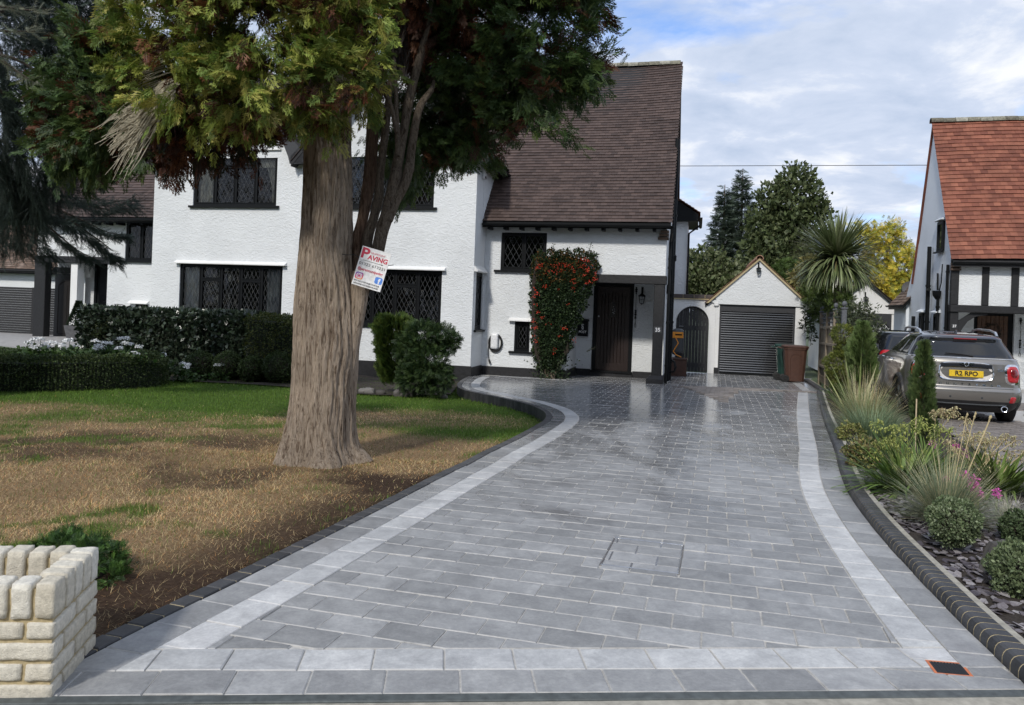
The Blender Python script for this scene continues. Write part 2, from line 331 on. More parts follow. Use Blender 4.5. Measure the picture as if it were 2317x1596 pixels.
def slab(poly, dz=0.0, h=.03, ch=.0042, jit=.0012):
    """verts, faces of one paver from its outline: chamfered top, sides; a touch of tilt like laid stone"""
    if area(poly) < 0: poly = poly[::-1]
    c = np.mean(poly, axis=0); tx, ty = random.gauss(0, .0016), random.gauss(0, .0016); j = random.gauss(0, jit)
    n = len(poly); V = []
    for lev in range(3):
        for p in poly:
            q = np.array(p)
            if lev == 2: dd = c - q; q = q + dd / np.linalg.norm(dd) * ch * 1.4
            zz = plane_z(q[0], q[1]) + dz + j + (q[0] - c[0]) * tx + (q[1] - c[1]) * ty
            V.append((q[0], q[1], zz - (h, ch, 0)[lev]))
    F = [tuple(range(2 * n, 3 * n))]
    for l in (0, 1):
        for i in range(n): k = (i + 1) % n; F.append((l * n + i, l * n + k, (l + 1) * n + k, (l + 1) * n + i))
    return V, F
def emit(name, pieces, mat, parent, keep=300, label=None):
    """pieces [(verts, faces)]: the nearest KEEP as objects of their own, the rest as one joined part"""
    pieces.sort(key=lambda q: np.mean(q[0], axis=0)[1])
    for V, F in pieces[:keep]:
        r = random.random(); k3 = len(V) // 3
        o = mk(name, np.array(V), F, mat, parent, rnd=r, edge=[1.0] * (len(V) - k3) + [0.0] * k3)
    rest = pieces[keep:]
    if rest:
        V, F, rr, ee = [], [], [], []
        for v, f in rest: n = len(V); k3 = len(v) // 3; ee += [1.0] * (len(v) - k3) + [0.0] * k3; V += v; F += [tuple(i + n for i in q) for q in f]; rr += [random.random()] * len(v)
        mk(name, V, F, mat, parent, rnd=np.array(rr), kind='stuff', edge=ee)
def planar(name, poly, dz, mat, parent=None, kind=None):
    V = [(x, y, float(plane_z(x, y)) + dz) for x, y in poly]
    return mk(name, V, [tuple(range(len(V)))], mat, parent, kind=kind)
# the bed the pavers lie on
outline = [tuple(p) for p in LEFT.p] + [tuple(hp(-4.5, .1, 0))[:2], tuple(hp(-.0, 2.2, 0))[:2], tuple(hp(.2, 5.7, 0))[:2], tuple(hp(4.6, 5.7, 0))[:2]] + [tuple(p) for p in RIGHT2.p[::-1]] + [tuple(p) for p in RIGHT.p[::-1]] + [tuple(FB), tuple(FA)]
driveway = planar('driveway', outline, -.0085, M['sand'], kind='structure')
def along(curve, o0, o1, pitch, gap, d0=0, d1=None, half=None, fo=None):
    """pieces of a course that follows CURVE between the offsets o0 and o1"""
    out = []; d = d0; d1 = d1 or curve.l[-1]; first = True
    while d < d1 - .02:
        pt = pitch(d) if callable(pitch) else pitch
        e = min(d + pt, d1); L = pt
        poly = [curve.at(d + gap / 2, o0 + gap / 2 * np.sign(o1 - o0)), curve.at(e - gap / 2, o0 + gap / 2 * np.sign(o1 - o0)), curve.at(e - gap / 2, o1 - gap / 2 * np.sign(o1 - o0)), curve.at(d + gap / 2, o1 - gap / 2 * np.sign(o1 - o0))]
        if area(poly) < 0: poly = poly[::-1]
        if fo is not None: poly = clip(poly, *front(fo))
        if len(poly) > 2 and abs(area(poly)) > .0008: out.append(poly)
        d = e
    return out
WB = .205
greys = along(LEFT, 0, WB, .306, .006, fo=WB + .004) + along(RIGHT, 0, WB, .306, .006, fo=WB + .004) + along(RIGHT2, 0, WB, .306, .006)
lights = along(LEFT, WB, 2 * WB, .306, .006, .1, fo=2 * WB + .006) + along(RIGHT, WB, 2 * WB, .306, .006, .1, fo=2 * WB + .006) + along(RIGHT2, WB, 2 * WB, .306, .006)
FL = float(np.linalg.norm(FB - FA))
def frow(o0, o1, shift, lc, rc):
    out = []; d = -.6 + shift
    while d < FL + .4:
        a, e = d + .003, d + .306 - .003
        poly = [tuple(FA + FT * a + FN * (o0 + .003)), tuple(FA + FT * e + FN * (o0 + .003)), tuple(FA + FT * e + FN * (o1 - .003)), tuple(FA + FT * a + FN * (o1 - .003))]
        cc = tuple((np.array(poly[0]) + np.array(poly[2])) / 2)
        for cv, off in ((LEFT, lc), (RIGHT, rc)):
            pts = cv.off(off); i, _ = nearest(pts, cc); n = cv.n[i]
            if len(poly) > 2: poly = clip(poly, n, float(n @ pts[i]))
        if len(poly) > 2 and area(poly) > .002: out.append(poly)
        d += .306
    return out
greys += frow(0, WB, .115, 0, 0); lights += frow(WB, 2 * WB, .05, WB, WB)
# a light course also runs along the foot of the wall under the window
WALLC = Curve(np.array([tuple(hp(a, -.06, 0))[:2] for a in np.linspace(-4.0, -2.35, 40)]), 1)
lights += along(WALLC, WB, 2 * WB, .306, .006); greys += along(WALLC, 0, WB, .306, .006)
DR = [np.array(p) for p in ((1.955, 3.535), (2.115, 3.515), (2.085, 3.375), (1.925, 3.395))]      # drain grate corners
def outside_drain(poly): c = np.mean(poly, axis=0); return np.linalg.norm(c - np.mean(DR, axis=0)) > .05
# field
TH = R(15.0); ux, uy = np.array([math.cos(TH), -math.sin(TH)]), np.array([math.sin(TH), math.cos(TH)])
FO = np.array([.93, 3.56]); rowh, colw = .1975, .294
LI, RI, RI2 = LEFT.off(2 * WB + .006), RIGHT.off(2 * WB + .006), RIGHT2.off(2 * WB + .006)
MH = [np.array(p) for p in ((.605, 4.755), (.775, 5.36), (1.225, 5.235), (1.06, 4.63))]
field = []
for r in range(-6, 122):
    for k in range(-24, 30):
        o = FO + uy * (r * rowh) + ux * (k * colw + (r % 2) * colw / 2); g = .0034
        poly = [tuple(o + ux * g + uy * g), tuple(o + ux * (colw - g) + uy * g), tuple(o + ux * (colw - g) + uy * (rowh - g)), tuple(o + ux * g + uy * (rowh - g))]
        c = np.mean(poly, axis=0); lc = (c - np.array(HO[:2])); a, b = lc @ np.array(EX[:2]), lc @ np.array(DY[:2])
        if b > 5.62: continue
        if b > -.06 and a < -2.4: continue
        if b > .05 and a < .25 and not (-2.4 <= a < .0 and b < 2.0): continue
        if a < -4.2 and b > -.45: continue
        if -4.05 < a < -2.3 and b > -.06 - 2 * WB - .11: 
            poly = clip(poly, (-DY.x, -DY.y), -float((np.array(hp(0, -.06 - 2 * WB - .004, 0)[:2]) @ np.array(DY[:2]))))
            if len(poly) < 3: continue
        poly = clip(poly, *front(2 * WB + .006))
        for cv, pts in ((LEFT, LI), (RIGHT, RI), (RIGHT2, RI2)):
            if len(poly) < 3: break
            if cv is RIGHT and c[1] > 18.6: continue
            if cv is RIGHT2 and c[1] < 18.0: continue
            if cv is LEFT and c[1] > 20.0: continue
            i, dd = nearest(pts, c); n = cv.n[i]
            if dd < .32 or float(n @ (c - pts[i])) < 0: poly = clip(poly, n, float(n @ pts[i]))
        if len(poly) < 3 or area(poly) < .0015: continue
        field.append(poly)
# the inspection cover is let into the paving: pavers are cut round it and its own tray holds cut pavers
def inset_clip(polys, quad, gap=.006):
    ctr = np.mean(quad, axis=0); out = []; inside = []
    q = quad if area([tuple(p) for p in quad]) > 0 else quad[::-1]
    for poly in polys:
        if np.linalg.norm(np.mean(poly, axis=0) - ctr) > .75: out.append(poly); continue
        cur = poly
        for i in range(4):
            p0, p1 = q[i], q[(i + 1) % 4]; e = (p1 - p0) / np.linalg.norm(p1 - p0); n = np.array([-e[1], e[0]]); cur = clip(cur, n, float(n @ p0)) if len(cur) > 2 else []
        if len(cur) < 3 or area(cur) < .0012: out.append(poly); continue
        cur = poly
        for i in range(4):
            p0, p1 = q[i], q[(i + 1) % 4]; e = (p1 - p0) / np.linalg.norm(p1 - p0); n = np.array([-e[1], e[0]]); c = float(n @ p0)
            o = clip(cur, -n, -(c - gap)) if len(cur) > 2 else []
            if len(o) > 2 and area(o) > .0015: out.append(o)
            cur = clip(cur, n, c + gap) if len(cur) > 2 else []
        if len(cur) > 2 and area(cur) > .0015: inside.append(cur)
    return out, inside
field, tray = inset_clip(field, MH)
lights, _ = inset_clip(lights, DR, .002); greys, _ = inset_clip(greys, DR, .002)
emit('paver', [slab(p) for p in field], M['paver'], driveway)
emit('border_paver', [slab(p) for p in greys], M['paver'], driveway)
emit('light_paver', [slab(p) for p in lights], M['paver_light'], driveway)
cover = mk('inspection_cover', [(p[0], p[1], plane_z(*p) - .004) for p in MH], [(0, 1, 2, 3)], M['steel'], driveway)
emit('cover_paver', [slab(p, -.001) for p in tray], M['paver'], cover, 40)
mb = MB()
for i in range(4):
    p, q = MH[i], MH[(i + 1) % 4]; mb.tube([(p[0], p[1], plane_z(*p) - .002), (q[0], q[1], plane_z(*q) - .002)], .0045, 4)
mb.build('cover_rim', M['steel'], cover)
# drain grate in its orange frame
M['terracotta'] = simple('orange_drain_frame', (.55, .16, .06), .55); M['castiron'] = simple('dark_grate', (.018, .02, .024), .45, .3)
gr = mk('drain_frame', [(p[0], p[1], plane_z(*p) - .003) for p in DR] + [tuple(np.mean(DR, axis=0) + (p - np.mean(DR, axis=0)) * .84) + (plane_z(*p) - .003,) for p in DR],
        [(0, 1, 5, 4), (1, 2, 6, 5), (2, 3, 7, 6), (3, 0, 4, 7)], M['terracotta'], driveway)
mb = MB(); dc = np.mean(DR, axis=0); di = [dc + (p - dc) * .84 for p in DR]
mb.add([(p[0], p[1], plane_z(*p) - .03) for p in di], [(0, 1, 2, 3)])
for k in range(1, 10):
    t = k / 10
    for (A_, B_, C_, D_) in ((di[0], di[1], di[3], di[2]), (di[0], di[3], di[1], di[2])):
        a_, b_ = A_ + (B_ - A_) * t, C_ + (D_ - C_) * t; mb.tube([(a_[0], a_[1], plane_z(*a_) - .006), (b_[0], b_[1], plane_z(*b_) - .006)], .0042, 4)
mb.build('drain_grate', M['castiron'], driveway)
# edging on the lawn side: bricks on end, flush with the paving, their outer faces showing above the lower grass
def solid(poly, z1, z0, ch=.006):
    if area(poly) < 0: poly = poly[::-1]
    c = np.mean(poly, axis=0); n = len(poly); V = []
    for lev, zz in enumerate((z0, z1 - ch, z1)):
        for p in poly:
            q = np.array(p); 
            if lev == 2: q = q + (c - q) / np.linalg.norm(c - q) * ch
            V.append((q[0], q[1], plane_z(q[0], q[1]) + zz))
    F = [tuple(range(2 * n, 3 * n))] + [(l * n + i, l * n + (i + 1) % n, (l + 1) * n + (i + 1) % n, (l + 1) * n + i) for l in (0, 1) for i in range(n)]
    return V, F
eb = along(LEFT, 0, -.105, lambda d: .135 - .06 * float(sstep(3, 8, d)), .009)
emit('edging_brick', [solid(p, .004 + random.gauss(0, .001), -.3) for p in eb], M['edging'], driveway)
def ribbon(curve, o0, o1, z1, z0):
    A, B = curve.off(o0), curve.off(o1); n = len(A); V = []
    for q, z in ((A, z0), (A, z1), (B, z1), (B, z0)): V += [(x, y, plane_z(x, y) + z) for x, y in q]
    F = [(k * n + i, k * n + i + 1, (k + 1) * n + i + 1, (k + 1) * n + i) for k in range(3) for i in range(n - 1)]
    return V, F
V, F = ribbon(LEFT, -.008, -.095, -.001, -.3); mk('edging_mortar', V, F, M['mortar'], driveway)
# kerb of bullnose bricks against the flower bed, standing above the paving, concrete haunch behind
def bull(curve, d, e, g=.009):
    prof = [(0.0, -.05), (0.0, .026), (.005, .043), (.015, .057), (.030, .065), (.046, .068), (.116, .066), (.116, -.05)]
    V = []
    for dd in (d + g / 2, e - g / 2):
        for o, z in prof: x, y = curve.at(dd, -o); V.append((x, y, plane_z(x, y) + z))
    n = len(prof); F = [(i, i + 1, n + i + 1, n + i) for i in range(n - 1)] + [tuple(range(n)), tuple(range(n, 2 * n))[::-1]]
    return V, F
for cv, tot in ((RIGHT, RIGHT.l[-1]), (RIGHT2, RIGHT2.l[-1])):
    br = []; d = 0
    while d < tot - .03: br.append(bull(cv, d, d + .078)); d += .078
    emit('kerb_brick', br, M['edging'], driveway, 230 if cv is RIGHT else 60)
    A = [cv.off(-o) for o in (.0012, .0012, .0060, .0158, .0305, .0465, .114)]; n = len(A[0]); V = []
    for q, z in zip(A, (-.05, .0258, .0422, .0558, .0637, .0666, .0646)): V += [(x, y, plane_z(x, y) + z) for x, y in q]
    mk('kerb_mortar', V, [(k * n + i, k * n + i + 1, (k + 1) * n + i + 1, (k + 1) * n + i) for k in range(6) for i in range(n - 1)], M['mortar'], driveway)
    V, F = ribbon(cv, -.118, -.162, .060, -.25); mk('kerb_haunch', V, F, M['concrete'], driveway)
# street side: a dark upstand, then the beige pavement
V = []
for t in (-40, 40):
    for o, z in ((-.001, -.003), (-.045, -.006), (-.05, -.010), (-.051, -.2)): p = (FA + FB) / 2 + FT * t + FN * o; V.append((p[0], p[1], plane_z(p[0], p[1]) + z))
kerb_strip = mk('kerb_strip', V, [(0, 1, 5, 4), (1, 2, 6, 5), (2, 3, 7, 6)], M['kerb'], kind='structure')
V = []
for t in (-40, 40):
    for o, z in ((-.0515, -.013), (-1.9, -.02), (-1.92, -.16), (-9, -.2)): p = (FA + FB) / 2 + FT * t + FN * o; V.append((p[0], p[1], plane_z(0, 3) + z))
mk('pavement', V[:2] + V[4:6], [(0, 1, 3, 2)], M['concrete'], kind='structure')
M['asphalt'] = simple('asphalt', (.05, .05, .052), .85, scale=80, var=.4, bmp=.5)
mk('road', V[1:4] + V[5:8], [(0, 1, 4, 3), (1, 2, 5, 4)], M['asphalt'], kind='structure')
# far ground sheet
M['field'] = simple('far_ground', (.05, .07, .025), .9, scale=2, var=.4)
mk('ground', [(-600, -40, -.9), (600, -40, -.9), (600, 900, -.9), (-600, 900, -.9)], [(0, 1, 2, 3)], M['field'], kind='structure')
# ------------------------------------------------------------------ lawn
def lawn_side(x, y):
    """signed distance to the outer face of the left edging, positive on the grass side"""
    pts = LEFT.off(-.105)[::3]; nn = LEFT.n[::3]; x, y = np.ravel(x), np.ravel(y); d = np.empty(len(x))
    for s in range(0, len(x), 4000):
        dx = x[s:s + 4000, None] - pts[None, :, 0]; dy = y[s:s + 4000, None] - pts[None, :, 1]; q = dx * dx + dy * dy; i = q.argmin(1); r = np.arange(len(i))
        sg = -(dx[r, i] * nn[i, 0] + dy[r, i] * nn[i, 1]); d[s:s + 4000] = np.where(sg > 0, 1, -1) * np.sqrt(q[r, i])
    return d
def lawn_z(x, y):
    return gz(x, y) - .028 - .14 * sstep(9.5, 12.8, y) * sstep(-6, -2.2, x) + .022 * np.sin(x * 1.3 + .5) * np.sin(y * .9) * sstep(.1, .8, np.abs(y - 3))
def lawn_mat():
    m, nt, b = NT('lawn_soil'); p = pos(nt); n1 = noi(nt, p, 1.1, 6, .65); n2 = noi(nt, p, 30, 5, .7)
    a = nd(nt, 'ShaderNodeAttribute', attribute_name='Col')
    r = rampn(nt, n2.outputs[0], [(.3, (.55, .5, .45)), (.7, (1.3, 1.25, 1.2))]); mx = nd(nt, 'ShaderNodeMixRGB', blend_type='MULTIPLY'); mx.inputs[0].default_value = 1
    nt.links.new(a.outputs['Color'], mx.inputs[1]); nt.links.new(r.outputs[0], mx.inputs[2]); nt.links.new(mx.outputs[0], b.inputs['Base Color']); b.inputs['Roughness'].default_value = .95; b.inputs['Specular IOR Level'].default_value = .1
    bump(nt, b, n2.outputs[0], .8, .02); return m
def vnoise(x, y, s, seed=0):
    """cheap smooth value noise in 0..1"""
    g = np.random.default_rng(seed).random((97, 97)); x = np.asarray(x) * s + 500; y = np.asarray(y) * s + 500
    i, j = np.floor(x).astype(int), np.floor(y).astype(int); u, v = x - i, y - j; u, v = u * u * (3 - 2 * u), v * v * (3 - 2 * v)
    f = lambda a, b: g[a % 97, b % 97]
    return (f(i, j) * (1 - u) + f(i + 1, j) * u) * (1 - v) + (f(i, j + 1) * (1 - u) + f(i + 1, j + 1) * u) * v
def fbm(x, y, s, seed=0): return (vnoise(x, y, s, seed) * .5 + vnoise(x, y, s * 2.1, seed + 1) * .3 + vnoise(x, y, s * 4.3, seed + 2) * .2)
def green_amount(x, y):
    """how alive the turf is: dead and brown in the front two thirds round the tree, green at the back and along the curve"""
    n = fbm(x, y, .55, 3) - .5; n2 = fbm(x, y, 1.6, 9) - .5
    g = sstep(9.6, 12.4, y + n * 4.5 + n2 * 1.5)
    g = np.maximum(g, sstep(2.4, 1.3, np.hypot(x + .1 - .1, y - 11.4)) * sstep(8.7, 9.6, y))          # fresh turf inside the bend
    g = np.maximum(g, .7 * sstep(.55, .68, fbm(x, y, 1.5, 21)) * sstep(3.2, 4.2, y))
    g = g * sstep(1.0, 2.3, np.hypot(x + 2.0, y - 7.9) + n * 1.2)
    brown2 = sstep(1.9, .9, np.hypot((x + 1.5) * .75, y - 12.2)) * .65                                      # dry patch within the back lawn
    return np.clip(g - brown2, 0, 1)
def soil_amount(x, y, d): return np.clip(sstep(.9, .2, d) * sstep(8.5, 6.0, y) * .9 + sstep(.50, .68, fbm(x, y, 1.0, 33)) * .75 * sstep(10.5, 8.5, y), 0, 1)
nx, ny = 190, 190; gx = np.linspace(-15.5, 1.1, nx); gy = np.linspace(2.92, 19.9, ny); XX, YY = np.meshgrid(gx, gy)
dd = lawn_side(XX, YY).reshape(XX.shape); ZZ = lawn_z(XX, YY); ZZ = np.where(dd < -.045, ZZ - .45, ZZ)
ga = green_amount(XX, YY); so = soil_amount(XX, YY, dd)
cg, cb, cs_ = np.array((.06, .11, .022)), np.array((.25, .178, .105)), np.array((.055, .037, .026))
LC = cb[None, None] * (1 - ga[..., None]) + cg[None, None] * ga[..., None]; LC = LC * (1 - so[..., None]) + cs_ * so[..., None]
idx = np.arange(nx * ny).reshape(ny, nx); F = np.stack([idx[:-1, :-1], idx[:-1, 1:], idx[1:, 1:], idx[1:, :-1]], -1).reshape(-1, 4)
lawn = mk('lawn', np.stack([XX, YY, ZZ], -1).reshape(-1, 3), F, lawn_mat(), col=LC.reshape(-1, 3), smooth=True, kind='structure')
M['leaf'] = leaf_mat('foliage'); M['grass'] = leaf_mat('grass_blades', .6, .3, .25)
def blades(base, length, width, az, lean, curl, col, nseg=2, tipcol=1.15):
    """curved grass or strap leaves: every argument an array over blades"""
    n = len(base); k = nseg + 1; t = np.linspace(0, 1, k); dirv = np.stack([np.cos(az), np.sin(az), 0 * az], -1); side = np.stack([-np.sin(az), np.cos(az), 0 * az], -1)
    V = np.zeros((n, k, 2, 3)); pos_ = base.copy(); ang = lean.copy()
    for i in range(k):
        w = width * (1 - t[i] ** 2.2) + width * .04
        V[:, i, 0] = pos_ - side * w[:, None] / 2; V[:, i, 1] = pos_ + side * w[:, None] / 2
        pos_ = pos_ + (dirv * np.sin(ang)[:, None] + np.array([0, 0, 1.0]) * np.cos(ang)[:, None]) * (length / nseg)[:, None]; ang = ang + curl / nseg
    idx = np.arange(n * k * 2).reshape(n, k, 2); F = np.stack([idx[:, :-1, 0], idx[:, :-1, 1], idx[:, 1:, 1], idx[:, 1:, 0]], -1).reshape(-1, 4)
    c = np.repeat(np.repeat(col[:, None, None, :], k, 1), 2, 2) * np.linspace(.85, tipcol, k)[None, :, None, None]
    return V.reshape(-1, 3), F, c.reshape(-1, 3)
def lawn_grass():
    for part, (n, ya, yb, ex, seg) in enumerate(((230000, 2.95, 8.2, 1.1, 1), (190000, 8.0, 19.6, 1.15, 1))):
        y = ya + (yb - ya) * RNG.random(n) ** ex; x = RNG.uniform(-1, 1, n); lo = -.70 * y - .4; x = lo + (1.15 - lo) * RNG.random(n)
        d = lawn_side(x, y); ok = d > .015; x, y, d = x[ok], y[ok], d[ok]
        g = green_amount(x, y); so = soil_amount(x, y, d); keep = RNG.random(len(x)) > so * .9; x, y, g = x[keep], y[keep], g[keep]
        n = len(x); isg = RNG.random(n) < g * .93 + .045; near = np.clip((y - 3) / 14, 0, 1)
        base = np.stack([x, y, lawn_z(x, y) - .004], -1)
        L = np.where(isg, RNG.uniform(.022, .050, n), RNG.uniform(.016, .062, n)); lean = np.where(isg, RNG.uniform(0, .7, n), RNG.uniform(.85, 1.6, n))
        L = L * (1 + .35 * (fbm(x, y, 3.0, 55) - .4)); wd = (.0022 + .0082 * near) * RNG.uniform(.7, 1.3, n)
        cgn = np.array((.11, .205, .034)) * RNG.uniform(.6, 1.35, (n, 1)) + np.array((.025, .008, 0)) * RNG.random((n, 1))
        cbr = np.array((.58, .445, .25)) * RNG.uniform(.35, 1.4, (n, 1)); red = RNG.random(n) < .25; cbr[red] *= np.array((1.0, .72, .55))
        cbr *= (.35 + 1.3 * fbm(x, y, 1.3, 71))[:, None]; L = L * (.6 + .9 * fbm(x, y, 4.5, 91))
        V, F, C = blades(base, L, wd, RNG.uniform(0, 2 * math.pi, n), lean, RNG.uniform(0, .9, n), np.where(isg[:, None], cgn, cbr), seg)
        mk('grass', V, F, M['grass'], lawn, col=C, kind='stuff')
lawn_grass()
# ================================================================== HOUSES
M['tile_brown'] = attr_mat('brown_roof_tile', (.048, .032, .027), (.070, .047, .040), (.088, .060, .051), .6, mottle=.22, mscale=1.3, bmp=.4)
M['tile_red'] = attr_mat('red_roof_tile', (.15, .048, .029), (.205, .070, .042), (.27, .10, .06), .7, mottle=.3, mscale=1.6, bmp=.4)
M['tile_old'] = attr_mat('weathered_roof_tile', (.10, .065, .045), (.15, .10, .07), (.19, .14, .11), .75, mottle=.5, mscale=5)
M['lichen'] = attr_mat('lichened_ridge_tile', (.14, .13, .10), (.22, .21, .16), (.30, .29, .24), .9, mottle=.55, mscale=16, bmp=.8, bdist=.01)
M['clay'] = attr_mat('clay_verge_tile', (.24, .11, .07), (.33, .17, .11), (.42, .26, .18), .85, mottle=.3)
def cells(mb, put, a0, a1, z0, z1, holes, depth):
    """front face of a wall in the plane PUT(a, d, z), d=0 outside, with rectangular openings and their reveals"""
    xs = sorted({a0, a1, *[h[0] for h in holes], *[h[1] for h in holes]}); zs = sorted({z0, z1, *[h[2] for h in holes], *[h[3] for h in holes]})
    for i in range(len(xs) - 1):
        for j in range(len(zs) - 1):
            x, z = (xs[i] + xs[i + 1]) / 2, (zs[j] + zs[j + 1]) / 2
            if x < a0 or x > a1 or z < z0 or z > z1 or any(h[0] < x < h[1] and h[2] < z < h[3] for h in holes): continue
            mb.add([put(xs[i], 0, zs[j]), put(xs[i + 1], 0, zs[j]), put(xs[i + 1], 0, zs[j + 1]), put(xs[i], 0, zs[j + 1])], [(0, 1, 2, 3)])
    for h in holes:
        c = [(h[0], h[2]), (h[1], h[2]), (h[1], h[3]), (h[0], h[3])]
        for i in range(4):
            (x0, y0), (x1, y1) = c[i], c[(i + 1) % 4]; mb.add([put(x0, 0, y0), put(x1, 0, y1), put(x1, depth, y1), put(x0, depth, y0)], [(0, 1, 2, 3)])
PANE_LEFT = {}
def leaded_window(house, put, a0, a1, z0, z1, lights, sill=.06, dw=.139, dh=.245, rec=.07, frame=.055, mat=None, key='house', sill_over=.10, plain=False, sash=.035):
    """black framed window in the plane PUT(a, d, z); lights [(a0,a1,z0,z1)] each a leaded casement of separate diamond panes"""
    mat = mat or M['black']; f = lambda a, d, z: Vector(put(a, d, z)); mb = MB(f)
    mb.box(a0 + .002, a0 + frame, rec - .03, rec + .05, z0 + .002, z1 - .002); mb.box(a1 - frame, a1 - .002, rec - .03, rec + .05, z0 + .002, z1 - .002)
    mb.box(a0 + frame, a1 - frame, rec - .03, rec + .05, z1 - frame, z1 - .002); mb.box(a0 + frame, a1 - frame, rec - .03, rec + .05, z0 + .002, z0 + frame)
    ls = sorted(lights); xs = sorted({(l[0], l[1]) for l in lights})
    for k in range(len(xs) - 1): mb.box(xs[k][1], xs[k + 1][0], rec - .026, rec + .048, z0 + frame, z1 - frame)
    for x in xs:
        col = sorted([l for l in lights if (l[0], l[1]) == x], key=lambda l: l[2])
        for p, q in zip(col, col[1:]): mb.box(x[0], x[1], rec - .024, rec + .046, p[3], q[2])
    w = mb.build('window', mat, house)
    sm = MB(f); lat = MB(f); rest = MB(f)
    for (x0, x1, y0, y1) in lights:
        e = .004; s = sash
        for bx in ((x0 + e, x0 + s, y0 + e, y1 - e), (x1 - s, x1 - e, y0 + e, y1 - e), (x0 + s, x1 - s, y0 + e, y0 + s), (x0 + s, x1 - s, y1 - s, y1 - e)): sm.box(bx[0], bx[1], rec - .040, rec + .03, bx[2], bx[3])
        gx0, gx1, gy0, gy1 = x0 + s, x1 - s, y0 + s, y1 - s
        nxw = max(1, round((gx1 - gx0) / dw)); W_ = (gx1 - gx0) / nxw; nyh = max(1, round((gy1 - gy0) / dh)); H_ = (gy1 - gy0) / nyh
        if plain: rest.add([(gx0, rec, gy0), (gx1, rec, gy0), (gx1, rec, gy1), (gx0, rec, gy1)], [(0, 1, 2, 3)]); continue
        for i in range(-1, 2 * nxw + 2):
            for j in range(-1, 2 * nyh + 2):
                if (i + j) % 2 == 0: continue
                cx, cy = gx0 + i * W_ / 2, gy0 + j * H_ / 2; poly = [(cx - W_ / 2, cy), (cx, cy - H_ / 2), (cx + W_ / 2, cy), (cx, cy + H_ / 2)]
                for n, c in (((1, 0), gx0), ((-1, 0), -gx1), ((0, 1), gy0), ((0, -1), -gy1)): poly = clip(poly, n, c) if len(poly) > 2 else poly
                if len(poly) < 3 or abs(area(poly)) < 1e-4: continue
                tx, ty = random.gauss(0, .012), random.gauss(0, .012); pts = [(p[0], rec + .004 + (p[0] - cx) * tx + (p[1] - cy) * ty, p[1]) for p in poly]
                left = PANE_LEFT.get(key, 300)
                if left > 0: PANE_LEFT[key] = left - 1; MB(f).add(pts, [tuple(range(len(pts)))]).build('pane', M['glass'], w)
                else: rest.add(pts, [tuple(range(len(pts)))])
        for sgn in (1, -1):
            for k in range(-nyh - nxw - 1, 2 * nyh + 2 * nxw + 2):
                if (k + 0) % 1: continue
                # line through (gx0, gy0 + (k+.5)*H_) with slope sgn*H_/W_
                yb = gy0 + (k + .5) * H_; m_ = sgn * H_ / W_; t0, t1 = 0, gx1 - gx0
                ya, yc = yb, yb + m_ * t1
                lo, hi = (gy0 - yb) / m_, (gy1 - yb) / m_; lo, hi = min(lo, hi), max(lo, hi); t0, t1 = max(t0, lo), min(t1, hi)
                if t1 - t0 > .012: lat.tube([(gx0 + t0, rec, yb + m_ * t0), (gx0 + t1, rec, yb + m_ * t1)], .0046, 4, False)
    sm.build('sash', mat, w)
    if lat.v: lat.build('lead_lattice', M['lead'], w)
    if rest.v: rest.build('pane', M['glass'], w, kind='stuff' if not plain else None)
    if sill: MB(f).prism([(-.075, z0 - sill + .006), (-.075, z0 - .008), (rec, z0 + .012), (rec, z0 - sill + .006)], 'a', a0 - sill_over, a1 + sill_over).v and None
    if sill:
        q = MB(f); q.add([(a, d, z) for a in (a0 - sill_over, a1 + sill_over) for d, z in ((-.075, z0 - sill), (-.075, z0 - .012), (-.003, z0 - .004), (-.003, z0 - sill))], [(0, 1, 2, 3), (7, 6, 5, 4), (0, 4, 5, 1), (1, 5, 6, 2), (2, 6, 7, 3), (3, 7, 4, 0)])
        q.box(a0 + .003, a1 - .003, -.003, rec - .03, z0 - .004, z0 + .004); q.build('sill', mat, w)
    return w
def drip_ledge(house, put, a0, a1, z, proj=.13, h=.10):
    q = MB(lambda a, d, z: Vector(put(a, d, z)))
    q.add([(a, d, zz) for a in (a0, a1) for d, zz in ((.002, z), (-proj, z), (-proj, z + .025), (.002, z + h))], [(0, 1, 2, 3), (7, 6, 5, 4), (0, 4, 5, 1), (1, 5, 6, 2), (2, 6, 7, 3), (3, 7, 4, 0)])
    return q.build('drip_ledge', M['white_smooth'], house)
def lights_row(a0, a1, z0, z1, n, tops=(), frame=.055, mull=.04, top=.26):
    """N casements side by side; those in TOPS have a fanlight above"""
    L = []; w = (a1 - a0 - 2 * frame - (n - 1) * mull) / n
    for k in range(n):
        x = a0 + frame + k * (w + mull)
        if k in tops: zt = z0 + frame + (z1 - z0 - 2 * frame) * (1 - top); L += [(x, x + w, z0 + frame, zt - .02), (x, x + w, zt + .02, z1 - frame)]
        else: L.append((x, x + w, z0 + frame, z1 - frame))
    return L
